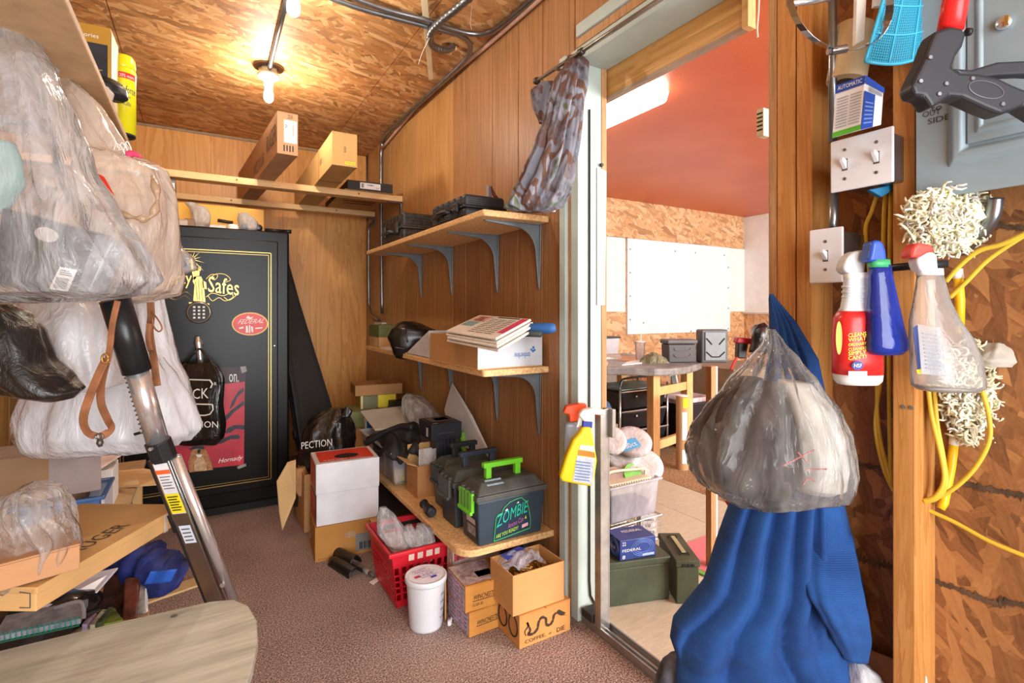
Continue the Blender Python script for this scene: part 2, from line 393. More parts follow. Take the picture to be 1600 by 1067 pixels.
# metal floor track with an upright post
tr = thing('sliding_door_track', 'grey aluminium sill track with a short upright post in the doorway', 'door track', (1.23, 1.43, 0))
MB().box(1.205, 1.262, .80, 1.52, 0, .012).box(1.205, 1.212, .80, 1.52, .012, .03).box(1.232, 1.238, .80, 1.52, .012, .022).box(1.256, 1.262, .80, 1.52, .012, .03).build('sill_track', ALU, tr, bevel=.001)
MB().box(1.207, 1.243, 1.418, 1.424, .012, .80).box(1.207, 1.213, 1.424, 1.45, .012, .80).box(1.243, 1.249, 1.418, 1.45, .012, .80).build('upright', ALU, tr, bevel=.001)
MB().box(1.245, 1.262, 1.40, 1.446, .70, .80).build('latch_plate', mat('8F8B86', .4, .7), tr, bevel=.002)
MB().box(1.198, 1.26, 1.455, 1.515, 0.03, .06).build('end_block', DARKM, tr, bevel=.004)
pts = [(W - .016, 1.528, 1.98)] + [(W - .016 + .05 * (1 - math.cos(a)) * .5, 1.526, .16 - .06 * math.sin(a)) for a in [k * PI / 16 for k in range(9)]]
MB().tube([(1.245, 1.526, 1.9), (1.245, 1.526, .14), (1.25, 1.526, .085), (1.27, 1.526, .05), (1.30, 1.526, .04)], .004, 8).build('seal_strip', DARKM, tr, smooth=True)
# board valance hung on the far side of the doorway
vb = thing('valance_board', 'plywood valance board hung under the far side of the door header', 'board', (1.345, 1.24, 1.965))
MB().box(1.338, 1.352, .945, 1.55, 1.967, 2.14).build('panel', wood('D9A765', 'B8803F', 'y', 'valance_ply', .5, 5, .8), vb, bevel=.001)
MB().box(1.326, 1.362, .925, .945, 1.955, 2.14).build('end_strip', PINE, vb, bevel=.001)
MB().box(1.334, 1.358, .945, 1.55, 1.955, 1.967).build('bottom_strip', mat('A58E7C', .6), vb, bevel=.001)
MB().box(1.334, 1.358, 1.55, 1.562, 1.955, 2.14).build('end_strip', mat('A08A70', .6), vb, bevel=.001)
# far room walls
wf = struct(MB().box(W + .1, X2 + .1, Y2, Y2 + .1, 0, CE), 'wall_far_back', O_BACK)
WH = mat('EDEDF0', .5, var=.02, name='white_board')
x978 = at(978, 500, y=Y2).x; x1138 = at(1138, 500, y=Y2).x
MB().box(W + .2, x978 - .02, Y2 - .012, Y2, 1.135, 2.01).build('white_panel', mat('ECEBE6', .55, var=.03), wf, bevel=.002)
MB().box(x1138 + .02, X2, Y2 - .012, Y2, 1.135, 2.01).build('white_panel', mat('ECEBE6', .55, var=.03), wf, bevel=.002)
MB().box(x978, x1138, Y2 - .03, Y2, .865, 2.01).build('white_panel', WH, wf, bevel=.003)
MB().box(W + .2, X2 - .06, Y2 - .028, Y2, 2.012, CE).build('osb_panel', O_BACK, wf, bevel=.002)
for k in range(14):
    X = x978 + .03 + R.random() * (x1138 - x978 - .06); Z = R.choice((.88, 1.0, 1.2, 1.5, 1.9))
    if k < 8: X = x978 + .04 if k % 2 else x1138 - .04; Z = .9 + k * .14
    MB().lathe([(.012, 0), (.008, .004)], 8, M=Matrix.Translation((X, Y2 - .03, Z)) @ Matrix.Rotation(PI / 2, 4, 'X')).build('screw_head', mat('8C8C90', .4, .6), wf)
w2 = struct(MB().box(X2, X2 + .1, YF, Y2, 0, CE), 'wall_far_right', osb('yz', lin('8A5A36'), lin('D3A06C'), lin('EFCBA0'), .8, 'osb_far_side'))
MB().box(X2 - .012, X2, YF, Y2, 1.12, CE).build('white_panel', mat('EAE9E6', .55, var=.03), w2, bevel=.002)
MB().box(X2 - .022, X2, YF, Y2, 1.10, 1.122).build('edge_strip', mat('C9BFAE', .6), w2)
# framing wall to the right of the doorway
fr = struct(MB().box(1.296, 1.31, YF, .80, 0, CE), 'wall_framing', O_WALL)
def stud(y0, y1, x0=W, x1=1.296, m=None): MB().box(x0, x1, y0, y1, 0, CE).build('stud', m or STUD, fr, bevel=.002)
stud(.678, .714); stud(.718, .762); stud(.476, .515); stud(.03, .07); stud(-.4, -.36)
MB().box(W + .004, 1.296, .765, .786, 0, DZ).build('jamb_strip', BARE, fr, bevel=.002)
MB().box(W + .012, 1.30, .787, .792, 0, DZ).build('wallboard_edge', mat('CFC7B5', .9, bump=.5), fr)
STAIN = mat('5C4634', .9, var=.3, scale=30)
for (p0, p1) in (((1300, 720), (1400, 735)), ((1310, 865), (1395, 885)), ((1455, 905), (1560, 945)), ((1500, 755), (1600, 775)), ((1560, 940), (1640, 950)), ((1550, 352), (1620, 358))):
    a, b = at(*p0, x=1.294), at(*p1, x=1.294)
    m = MB(); n = 44; L = [[], []]
    for k in range(n + 1):
        p = a.lerp(b, k / n); h = .006 * abs(nz((k * .25, p0[0], 1))) * 2 + .004; L[0].append(p + Vector((0, 0, -h * (.4 + R.random())))); L[1].append(p + Vector((0, 0, h * (.4 + R.random()))))
    m.loops(L, False, False); m.build('weather_stain', STAIN, fr)
NAIL = mat('8E8A84', .4, .7)
for p in ((1424, 637), (1412, 636)): 
    c = at(*p, x=W); MB().lathe([(.004, 0), (.004, .002)], 8, M=Matrix.Translation(c) @ Matrix.Rotation(-PI / 2, 4, 'Y')).build('nail_head', NAIL, fr)
# ================================================================ shared builders
STEEL = mat('8C9096', .3, .9, var=.1, scale=12, name='galvanised')
CHROME = mat('DADADC', .2, .8, var=.04, name='chrome')
BLACKP = mat('1E1F22', .42, 0, var=.15, scale=20, name='black_plastic')
BLACKM = mat('2A2B2E', .5, 0, var=.15, bump=.1, bscale=200, name='black_moulded')
WHITEP = mat('EDEBE6', .4, 0, var=.03, name='white_plastic')
PAPER = mat('F1EFEA', .7, var=.03, name='paper')
INK = mat('1B1A1A', .6, var=.05, name='ink')
GREYINK = mat('5E5A55', .6, name='grey_ink')
KR = kraft('C99C66'); KRD = kraft('B98A58'); KRL = kraft('DDB685')
def Lw(o, x, y, z): return TM[o.name] @ Vector((x, y, z))
def carton(name, label, cat, P, yaw, sx, sy, sz, m, group=None, corner=(0, 0), flaps=True, tape=None, pitch=0, bevel=.002, axis='y', fm=None):
    M = Matrix.Translation(Vector(P)) @ Matrix.Rotation(yaw, 4, 'Z') @ Matrix.Rotation(pitch, 4, 'X') @ Matrix.Translation((-corner[0] * sx / 2, -corner[1] * sy / 2, 0))
    o = thing(name, label, cat, M=M, group=group)
    h = sz - (.004 if flaps else 0)
    MB().box(-sx / 2, sx / 2, -sy / 2, sy / 2, 0, h).build('body', m, o, bevel=bevel, world=False)
    if flaps:
        g = .0012
        if axis == 'y':
            MB().box(-sx / 2, -g, -sy / 2, sy / 2, h + .0002, sz).build('flap', fm or m, o, bevel=.001, seg=1, world=False); MB().box(g, sx / 2, -sy / 2, sy / 2, h + .0002, sz).build('flap', fm or m, o, bevel=.001, seg=1, world=False)
            if tape: MB().box(-.024, .024, -sy / 2 - .0006, sy / 2 + .0006, sz - .03 if False else sz, sz + .0006).box(-.024, .024, -sy / 2 - .0008, -sy / 2 - .0002, sz * .75, sz).build('tape', tape, o, world=False)
        else:
            MB().box(-sx / 2, sx / 2, -sy / 2, -g, h + .0002, sz).build('flap', fm or m, o, bevel=.001, seg=1, world=False); MB().box(-sx / 2, sx / 2, g, sy / 2, h + .0002, sz).build('flap', fm or m, o, bevel=.001, seg=1, world=False)
            if tape: MB().box(-sx / 2 - .0006, sx / 2 + .0006, -.024, .024, sz, sz + .0006).build('tape', tape, o, world=False)
    o['_d'] = (sx, sy, sz); return o
def face(o, side, u0, v0, u1, v1):
    """a rectangle on a carton face in 0..1 face coordinates -> origin, x edge, y edge (world)"""
    sx, sy, sz = o['_d']; M = TM[o.name]; e = .0004
    if side == 'front': f = lambda u, v: M @ Vector((-sx / 2 + u * sx, -sy / 2 - e, v * sz))
    elif side == 'left': f = lambda u, v: M @ Vector((-sx / 2 - e, sy / 2 - u * sy, v * sz))
    elif side == 'right': f = lambda u, v: M @ Vector((sx / 2 + e, -sy / 2 + u * sy, v * sz))
    elif side == 'bottom': f = lambda u, v: M @ Vector((-sx / 2 + u * sx, sy / 2 - v * sy, -e))
    else: f = lambda u, v: M @ Vector((-sx / 2 + u * sx, -sy / 2 + v * sy, sz + e))
    a = f(u0, v0); return a, f(u1, v0) - a, f(u0, v1) - a
def fprint(o, side, u0, v0, u1, v1, m, name='print'):
    a, x, y = face(o, side, u0, v0, u1, v1); return patch([a, a + x, a + x + y, a + y], m, o, name)
def ftext(o, side, s, u0, v0, u1, v1, m, **k):
    a, x, y = face(o, side, u0, v0, u1, v1); return letters(s, a, x, y, m, o, **k)
def barcode(o, side, u0, v0, u1, v1, n=9, vertical=True):
    a, x, y = face(o, side, u0, v0, u1, v1); m = MB(); nn = x.cross(y).normalized() * .0016
    for k in range(n):
        w = R.choice((.3, .5, .7)) / n; p = a + x * (k / n) + nn
        m.add([p, p + x * w, p + x * w + y, p + y], [(0, 1, 2, 3)])
    return m.build('barcode', INK, o)
def pipe(name, label, pts, r, m, cat='conduit', n=10, group=None, straps=()):
    mb = MB().tube(pts, r, n); o = thing(name, label, cat, base_of(mb), group=group); mb.build('tube', m, o, smooth=True)
    for s in straps:
        MB().tube([Vector(s[0]), Vector(s[1])], r * 1.25, 12).build('coupling', STEEL, o, smooth=True)
    return o
def smoothpath(pts, n=6):
    pts = [Vector(p) for p in pts]; out = []
    for i in range(len(pts) - 1):
        p0 = pts[max(i - 1, 0)]; p1 = pts[i]; p2 = pts[i + 1]; p3 = pts[min(i + 2, len(pts) - 1)]
        for k in range(n):
            t = k / n
            out.append(.5 * ((2 * p1) + (p2 - p0) * t + (2 * p0 - 5 * p1 + 4 * p2 - p3) * t * t + (3 * p1 - p0 - 3 * p2 + p3) * t ** 3))
    out.append(pts[-1]); return out
# ================================================================ ceiling fittings
BULB = glow('FFF3E0', BULB_E, 'bulb_glow')
def lamp(x, y, label):
    o = thing('ceiling_lampholder', label, 'lamp', (x, y, 2.24), group='bare bulb lampholders')
    MB().lathe([(.075, 2.459), (.075, 2.452)], 28, (x, y, 0)).build('cover_plate', mat('7B5A3C', .7), o, smooth=False)
    MB().lathe([(.05, 2.452), (.05, 2.415)], 8, (x, y, 0)).build('junction_box', STEEL, o, bevel=.002)
    MB().lathe([(.056, 2.415), (.057, 2.405), (.045, 2.395), (.026, 2.385), (.022, 2.355), (.019, 2.35)], 28, (x, y, 0)).build('porcelain_socket', mat('E2DDD2', .25, var=.02), o, smooth=True)
    MB().lathe([(.016, 2.351), (.018, 2.335), (.022, 2.318), (.024, 2.300), (.022, 2.284), (.014, 2.272), (.004, 2.268)], 24, (x, y, 0)).build('bulb', BULB, o, smooth=True)
L1, L2 = (.31, 3.08), (.30, 2.13)
lamp(*L1, 'lit bare bulb in porcelain holder, farther one, above the rifle boxes')
lamp(*L2, 'lit bare bulb in porcelain holder, nearer one at the top edge')
pipe('ceiling_conduit', 'short steel conduit on ceiling joining the two bulb holders', [(L2[0], L2[1] + .05, 2.435), (L1[0], L1[1] - .05, 2.435)], .0115, STEEL)
zc = 2.436
P = lambda px, py, z=zc: at(px, py, z=z)
A = smoothpath([P(490, -14), P(560, 12), P(640, 34), P(690, 47), P(722, 57), P(735, 72), P(728, 92), P(700, 120), P(650, 166), P(604, 209)], 6)
A += smoothpath([at(598, 222, x=1.188), at(595.5, 240, x=1.188), at(595.5, 262, x=1.188), at(595.5, 300, x=1.188), at(596, 400, x=1.188), at(597, 490, x=1.188)], 4)
pipe('ceiling_conduit', 'steel conduit crossing ceiling, bending along the corner and down the right wall', A, .0125, STEEL)
pipe('ceiling_conduit', 'steel conduit crossing ceiling and turning out above the doorway', smoothpath([P(510, -20), P(600, 14), P(660, 30), P(700, 44), P(738, 53), P(765, 50), P(790, 34), P(850, -16)], 6), .0125, STEEL)
pipe('wall_conduit', 'thin pinkish painted conduit running high along right wall', smoothpath([at(597, 232, x=1.19), at(640, 180, x=1.19), at(655, 163, x=1.19), at(720, 105, x=1.19), at(760, 72, x=1.19), at(842, 0, x=1.19), at(900, -55, x=1.19)], 4), .010, mat('C9A08A', .5, var=.06))
# flexible conduit: ribbed hose into the ceiling hole
fp = smoothpath([P(745, -14, 2.40), P(715, 12, 2.40), P(688, 34, 2.40), P(673, 52, 2.40), P(675, 70, 2.40), P(692, 78, 2.405), P(706, 74, 2.44), (HX + .005, HYY, 2.50)], 14)
rr = [.0165 + .002 * math.sin(i * 2.1) for i in range(len(fp))]
solo(MB().tube(fp, rr, 10), 'flexible_conduit', STEEL, 'ribbed flexible steel hose looping into round ceiling hole', 'conduit', smooth=True)
solo(MB().prism([P(657, -8, 2.452), P(668, -8, 2.452), P(677, 122, 2.452), P(670, 124, 2.452)], (0, 0, -.006)), 'lath_strip', mat('D9C9A5', .7), 'thin pale wooden lath nailed flat on the osb ceiling', 'lath', bevel=.001)
solo(MB().tube(smoothpath([P(738, 2, 2.40), P(735, 35, 2.40), P(737, 46, 2.40)], 4), .0012, 6), 'hanging_string', PAPER, 'short white string hanging beside the ribbed hose', 'string')
solo(MB().tube(smoothpath([P(673, 55, 2.39), P(660, 82, 2.36), P(654, 100, 2.34)], 4), .0013, 6), 'loose_string', PAPER, 'loose white string hanging across the pale lath', 'string')
solo(MB().tube(smoothpath([at(1186, -5, d=1.5), at(1185, 20, d=1.5), at(1183, 45, d=1.5), at(1184, 58, d=1.5)], 4), .0025, 8), 'pull_cord', PAPER, 'white pull cord hanging at the top of the doorway', 'cord')
# corner conduits with wall box
cq = pipe('corner_conduit', 'steel conduit standing in the back right room corner', [at(574, 243, y=4.41), at(574, 300, y=4.41), at(574, 345, y=4.41)], .011, STEEL)
pipe('wall_conduit', 'steel conduit dropping from the rear rail and curving into the wall box', smoothpath([at(583, 345, x=1.186), at(577, 352, x=1.186), at(576, 380, x=1.186), at(576, 440, x=1.186), at(577, 480, x=1.186), at(583, 494, x=1.186), at(593, 500, x=1.186)], 5), .011, STEEL)
wbx = thing('wall_box', 'small pale electrical box on right wall where two conduits end', 'junction box', at(598, 527, x=W))
a, b = at(592, 503, x=W), at(604, 528, x=W)
MB().box(W - .035, W, b.y, a.y, b.z, a.z).build('box', mat('C9C7BE', .5), wbx, bevel=.003); MB().box(W - .038, W - .035, b.y + .004, a.y - .004, b.z + .004, a.z - .004).build('cover', mat('D8D6CC', .5), wbx, bevel=.001)
# picture-rail strip along the top of the back wall
solo(MB().tube([(XL, YB - .008, 2.445), (-.2, YB - .008, 2.448), (.6, YB - .008, 2.442), (1.1, YB - .008, 2.445)], .008, 6), 'cornice_cable', mat('9C8C78', .6), 'grey cable run along top edge of the plywood back wall', 'cable')
# ================================================================ rails with long cartons
RZ = 1.905
for yy, lab in ((3.55, 'nearer pine rail spanning the room, long cartons across it'), (4.22, 'farther pine rail spanning the room close to back wall')):
    o = thing('overhead_rail', lab, 'rail', (.2, yy, RZ), group='pine rails holding long cartons')
    MB().box(XL, W - .004, yy - .045, yy + .045, RZ, RZ + .04).build('beam', PINEX, o, bevel=.003)
    MB().box(W - .10, W - .002, yy - .02, yy + .02, RZ - .006, RZ - .0005).box(W - .008, W - .002, yy - .02, yy + .02, RZ - .08, RZ).build('support_bracket', STEEL, o, bevel=.001)
    for xx in (-.2, .18, .9): MB().lathe([(.006, 0), (.006, .002)], 10, M=Matrix.Translation((xx, yy - .045, RZ + .022)) @ Matrix.Rotation(PI / 2, 4, 'X')).build('knot', mat('8A5A30', .7), o)
zt = RZ + .0405
o = carton('rifle_carton', 'long narrow kraft carton on overhead rails with white shipping label', 'carton', at(433, 239, z=zt), math.radians(3.7), .10, 1.47, .215, kraft('C49A74'), corner=(-1, -1), group='long cartons across the rails')
fprint(o, 'front', .32, .28, .95, .82, PAPER, 'shipping_label'); barcode(o, 'front', .72, .45, .86, .72, 5); ftext(o, 'front', 'P', .38, .6, .48, .7, INK)
ftext(o, 'front', 'YI20X', .10, .42, .24, .8, INK) if False else None
for k in range(4): fprint(o, 'front', .30 + k * .14, .07 + .01 * (k % 2), .36 + k * .14, .22, INK)
a, x, y_ = face(o, 'left', .80, .3, .99, .75); letters('RUGER', a, x, y_, GREYINK, o); ftext(o, 'left', 'MADE IN USA', .5, .15, .75, .5, GREYINK)
ftext(o, 'front', '22LR', .5, .86, .75, .95, INK); fprint(o, 'bottom', .5, .3, .58, .31, INK)
ftext(o, 'front', 'KRUGER', .05, .3, .2, .36, INK) if False else None
o = carton('rifle_carton', 'long plain kraft carton on overhead rails with small yellow sticker', 'carton', at(519, 257, z=zt), math.radians(-.5), .135, 1.42, .185, kraft('D3A96C'), corner=(-1, -1), group='long cartons across the rails')
fprint(o, 'front', .52, .06, .92, .15, mat('F2E23A', .5), 'yellow_sticker'); ftext(o, 'front', 'USR', .45, .40, .55, .58, GREYINK); ftext(o, 'front', 'M10', .56, .085, .88, .125, GREYINK)
ftext(o, 'left', '|||', .75, .4, .8, .6, GREYINK); MB().box(.10, .104, -.3, -.29, 0, .1) 
MB().box(-.0685, .0685, -.33, -.30, -.0006, .186).build('strap_band', kraft('B98F58'), o, world=False)
o = carton('flat_carton', 'flat black carton with white label lying on the rails by right wall', 'carton', at(543, 295, z=zt), math.radians(-2), .30, .86, .062, [mat('2A2522', .5), KR], corner=(-1, -1), flaps=False)
MB().box(-.168, .168, -.428, .428, -.0015, .001).build('kraft_base', KR, o, world=False)
fprint(o, 'front', .27, .2, .72, .85, PAPER, 'label'); barcode(o, 'front', .30, .3, .36, .75, 4); barcode(o, 'front', .42, .55, .58, .7, 6); ftext(o, 'front', '9mm 4"', .62, .3, .70, .5, INK)
M_ = TM[o.name]
for i, (yy) in enumerate((-.18, -.10, -.02)): patch([M_ @ Vector(p) for p in ((-.13 + .02 * i, yy + .05, -.003), (.12, yy + .05, -.003), (.12, yy + .0, -.003), (-.13 + .02 * i, yy + .02, -.003))], mat('7A4A28', .7), o)
# ================================================================ wall shelves
def shelf(label, z, x0, y0, y1, brs, round_=.0, th=.025, edge=None, lip='C99B62', bz=.27):
    o = thing('wall_shelf', label, 'shelf', (W, (y0 + y1) / 2, z - th), group='shelves on the right wall')
    PB = mat('DDB078', .6, var=.18, scale=90, bump=.15, bscale=200, name='chipboard')
    n = 6; c = [(W - .002, y0), (W - .002, y1), (x0 + .01, y1), (x0, y1 - .01)]
    r = max(round_, .012)
    c += [(x0 + r - r * math.cos(k * PI / 2 / n), y0 + r - r * math.sin(k * PI / 2 / n)) for k in range(n + 1)]
    MB().prism([(p[0], p[1], z - th) for p in c][::-1], (0, 0, th)).build('board', PB, o, bevel=.004)
    BR = mat('6E7478', .45, .35, var=.1, name='bracket_grey')
    for yy in brs:
        L = W - .003 - x0 - .03; zz = z - th
        m = MB()
        m.hexa([(W - .003, yy - .017, zz - .002), (W - .003, yy + .017, zz - .002), (W - .003, yy + .006, zz - bz), (W - .003, yy - .006, zz - bz)],
               [(W - .007, yy - .017, zz - .002), (W - .007, yy + .017, zz - .002), (W - .007, yy + .006, zz - bz), (W - .007, yy - .006, zz - bz)])
        m.hexa([(W - .003, yy - .017, zz), (W - .003, yy + .017, zz), (x0 + .04, yy + .006, zz), (x0 + .04, yy - .006, zz)],
               [(W - .003, yy - .017, zz - .004), (W - .003, yy + .017, zz - .004), (x0 + .04, yy + .006, zz - .004), (x0 + .04, yy - .006, zz - .004)])
        pr = [(W - .004, zz - .001), (x0 + .045, zz - .001), (x0 + .045, zz - .006)] + [(W - .004 - .018 - .10 * (1 - math.sin(a)) , zz - .018 - .10 * (1 - math.cos(a))) for a in [k * PI / 2 / 8 for k in range(9)]] + [(W - .009, zz - bz + .01), (W - .004, zz - bz + .01)]
        m.prism([(p[0], yy - .0045, p[1]) for p in pr], (0, .009, 0))
        m.build('bracket', BR, o, bevel=.0015)
    return o
BY = (1.80, 2.157, 2.68, 3.15)
shelf('top chipboard shelf on right wall holding two hard pistol cases', 1.53, .905, 1.73, 3.35, BY)
shelf('middle chipboard shelf on right wall holding newspapers and a black bag', .925, .905, 1.73, 3.36, BY)
shelf('lowest chipboard shelf with rounded corner holding ammo cans', .278, .80, 1.695, 4.05, (1.9, 2.7, 3.6), round_=.07, bz=.22)
# ================================================================ gun safe
YS = 3.33
SB = mat('100E0D', .3, 0, var=.2, scale=3, spec=.22, name='gloss_black_enamel')
GOLD = mat('C9A45A', .3, .75, var=.05, name='gold_line')
sf = thing('gun_safe', 'tall glossy black gun safe with gold pinstripe and keypad', 'safe', (0, 3.7, 0))
SX0, SX1 = -.47, at(452, 500, y=YS).x; SZ = at(452, 363, y=YS).z; sb = .05
MB().box(SX0, SX1, YS, 4.10, sb, SZ).build('body', SB, sf, bevel=.012, seg=3)
MB().box(SX0 + .03, SX1 - .03, YS + .04, 4.06, 0, sb).build('base', mat('120F0D', .7), sf)
def sp(px, py, dy=0): return at(px, py, y=YS - dy)
dx1, dz1, dz0 = sp(434, 500).x, sp(434, 378).z, sp(431, 757).z; dx0 = SX0 + .045
MB().box(dx0, dx1, YS - .02, YS + .01, dz0, dz1).build('door', SB, sf, bevel=.006, seg=3)
YD = YS - .021
def dp(px, py): return at(px, py, y=YD)
px1, pz1, pz0 = dp(424, 500).x, dp(422, 395).z, dp(425, 748).z; px0 = dp(187, 780).x
for i, g in enumerate((0, .014)):
    w = .004 if i == 0 else .0022; m = MB(); e = .0012
    a0, a1, b0, b1 = px0 + g, px1 - g, pz0 + g, pz1 - g
    for (u0, u1, v0, v1) in ((a0, a1, b0, b0 + w), (a0, a1, b1 - w, b1), (a0, a0 + w, b0, b1), (a1 - w, a1, b0, b1)): m.box(u0, u1, YD - e, YD, v0, v1)
    m.build('pinstripe', GOLD, sf)
# emblem: crowned figure holding up a torch, rays, blackletter-like name with flourishes
em = MB(); e = YD - .0016
def poly(m, pts): m.add([at(p[0], p[1], y=e) for p in pts], [tuple(range(len(pts)))])
for a in range(11):
    th = math.radians(-100 + a * 29); c = (300, 405); l = (9, 13, 17)[a % 3] * (1.6 if a in (3, 4, 5) else 1)
    d = (math.cos(th), math.sin(th)); nn = (-d[1] * .55, d[0] * .55)
    poly(em, [(c[0] + d[0] * 4 - nn[0], c[1] + d[1] * 4 - nn[1]), (c[0] + d[0] * l, c[1] + d[1] * l), (c[0] + d[0] * 4 + nn[0], c[1] + d[1] * 4 + nn[1])])
em.build('emblem_rays', GOLD, sf)
em = MB()
poly(em, [(303, 432), (301, 440), (304, 445), (303, 458), (302, 470), (321, 472), (319, 452), (318, 440), (314, 432)])
poly(em, [(305, 431), (304, 424), (308, 420), (312, 424), (311, 431)])
for k in range(5): poly(em, [(303 + k * 2.2, 423), (302 + k * 2.9, 415 - (2 - abs(k - 2)) * 1.2), (305 + k * 2.2, 423)])
poly(em, [(303, 438), (299, 421), (298, 409), (301, 409), (302, 420), (307, 434)])
poly(em, [(297, 409), (299, 401), (302, 409)]); poly(em, [(316, 438), (322, 441), (323, 452), (317, 450)])
poly(em, [(295, 472), (295, 474), (327, 476), (327, 474)])
em.build('emblem_figure', GOLD, sf)
em = MB(); DK = mat('1B1510', .4)
for q in ((305, 440, 308, 468), (310, 436, 311, 468), (314, 441, 316, 470)): poly(em, [(q[0], q[1]), (q[2], q[3]), (q[2] + 1, q[3]), (q[0] + .8, q[1])])
for v in em.v: v.y -= .0006
em.build('emblem_folds', DK, sf)
def lt(s, x0, y0, x1, y1, h, m, par, fn=dp, shear=0, **k):
    a = fn(x0, y0); letters(s, a, fn(x1, y1) - a, fn(x0, y0 - h) - a, m, par, shear=shear, **k)
lt('Liberty', 236, 452, 299, 450, 27, GOLD, sf, shear=.02); lt('Safes', 325, 456, 373, 462, 25, GOLD, sf, shear=.02)
def swirl(pts): 
    m = MB(); m.tube([dp(*p) + Vector((0, -.002, 0)) for p in [(v.x, v.z) for v in smoothpath([(q[0], 0, q[1]) for q in pts], 6)]], .0016, 5); m.build('flourish', GOLD, sf)
swirl([(322, 436), (330, 429), (340, 430), (336, 437), (330, 434), (338, 428), (352, 429), (360, 437), (352, 441)])
swirl([(322, 464), (332, 458), (348, 462), (360, 458), (364, 464), (352, 470), (342, 465), (332, 470), (325, 462)])
swirl([(300, 462), (290, 456), (278, 461), (268, 457), (262, 463), (275, 468), (288, 462), (296, 467)])
swirl([(350, 464), (358, 469), (368, 462), (372, 455)])
# keypad and lever
kc = dp(311, 488)
kp = MB().lathe([(.062, 0), (.062, .012), (.054, .022), (.045, .024)], 36, M=Matrix.Translation(kc) @ Matrix.Rotation(PI / 2, 4, 'X')).build('keypad', mat('A9A39A', .3, .8), sf, smooth=False, bevel=.001)
MB().lathe([(.051, .0235), (.049, .0262)], 36, M=Matrix.Translation(kc) @ Matrix.Rotation(PI / 2, 4, 'X')).build('key_face', mat('2B2A29', .5), kp)
for i in range(3):
    for j in range(4):
        c = kc + Vector(((i - 1) * .022, -.026, (j - 1.5) * .019)); MB().box(c.x - .0055, c.x + .0055, c.y - .003, c.y, c.z - .005, c.z + .005).build('key', WHITEP, kp, bevel=.001)
hc = dp(311, 536)
MB().lathe([(.024, 0), (.024, .03), (.017, .036), (.017, .05)], 24, M=Matrix.Translation(hc) @ Matrix.Rotation(PI / 2, 4, 'X')).build('handle_hub', CHROME, sf, smooth=True)
MB().tube([at(309, 526, y=YD - .05), at(310, 535, y=YD - .052), at(313, 560, y=YD - .055), at(315, 590, y=YD - .055)], [.012, .016, .0135, .013], 16).build('handle_lever', CHROME, sf, smooth=True)
for yy in (600,): MB().lathe([(.003, 0), (.003, .002)], 8, M=Matrix.Translation(dp(429, 540)) @ Matrix.Rotation(PI / 2, 4, 'X')).build('rivet', CHROME, sf)
# oval sticker
st = thing('oval_sticker', 'red oval ammunition sticker on black safe door', 'sticker', dp(391, 524))
def oval(cx, cy, rx, ry, y, n=40): return [at(cx + rx * math.cos(2 * PI * k / n), cy + ry * math.sin(2 * PI * k / n), y=y) for k in range(n)]
RED = mat('D8352B', .35, name='print_red'); 
MB().prism(oval(390.5, 506, 28.5, 18, YD - .0005), (0, -.0012, 0)).build('rim', mat('F2C46A', .4), st)
MB().prism(oval(390.5, 506, 26.5, 16.3, YD - .0018), (0, -.0006, 0)).build('field', RED, st)
sy = lambda px, py: at(px, py, y=YD - .0026)
lt('FEDERAL', 371, 506.5, 411, 504.5, 7, PAPER, st, fn=sy, shear=.12)
m = MB(); 
for q in (((384, 497), (388, 493), (391, 496), (396, 495), (392, 499)), ((384, 509), (387, 509), (388, 519), (384, 520)), ((389, 508), (391, 508), (391, 520), (389, 520)), ((392, 510), (395, 510), (396, 519), (393, 519)), ((373, 512), (380, 510), (381, 513), (374, 514)), ((399, 512), (410, 511), (410, 513), (399, 514))): m.add([sy(*p) for p in q], [tuple(range(len(q)))])
m.build('mark', PAPER, st)
# poster with taped corners
pf = lambda px, py: at(px, py, y=YD - .0012)
ps = thing('wall_poster', 'red poster of rifles and a prairie dog taped to safe door', 'poster', pf(310, 738))
PR = mat('C42B3C', .35, var=.22, scale=4, name='poster_red')
MB().prism([pf(237, 741), pf(381, 726), pf(383, 574), pf(237, 574)], (0, .0008, 0)).build('sheet', PR, ps)
pg = lambda px, py: at(px, py, y=YD - .0022); ph = lambda px, py: at(px, py, y=YD - .0032); pi_ = lambda px, py: at(px, py, y=YD - .0042)
def pp(fn, pts, m, n='print'): 
    q = MB(); q.add([fn(*p) for p in pts], [tuple(range(len(pts)))]); q.build(n, m, ps)
DKR = mat('3A2026', .4, var=.2); GUN = mat('2C2A36', .35, var=.3, scale=30)
pp(pg, [(237, 610), (237, 574), (383, 574), (382.5, 596), (350, 600), (345, 640), (300, 655)], DKR)
for q in (((358, 641), (362, 628), (372, 612), (381, 605), (381, 611), (371, 620), (366, 632)), ((349, 660), (352, 650), (362, 640), (381, 626), (382, 632), (366, 644), (357, 654)), ((350, 676), (357, 668), (366, 664), (382, 664), (382, 671), (368, 670), (360, 676), (354, 677)), ((335, 694), (345, 686), (360, 680), (372, 679), (376, 683), (372, 686), (361, 686), (346, 693)), ((284, 694), (296, 688), (312, 690), (312, 693), (298, 693), (287, 697))): pp(pg, q, GUN)
FUR = mat('B98457', .8, var=.25, scale=60); 
pp(pg, [(296, 738), (294, 722), (298, 708), (304, 699), (313, 698), (321, 702), (327, 714), (331, 726), (333, 734)], FUR, 'animal_print')
pp(ph, [(304, 736), (303, 722), (309, 714), (317, 714), (322, 724), (323, 735)], mat('D3AC84', .8, var=.2, scale=50), 'animal_print')
pp(ph, [(294, 702), (303, 697), (313, 695), (320, 699), (318, 702), (308, 701), (298, 703)], GUN, 'animal_print')
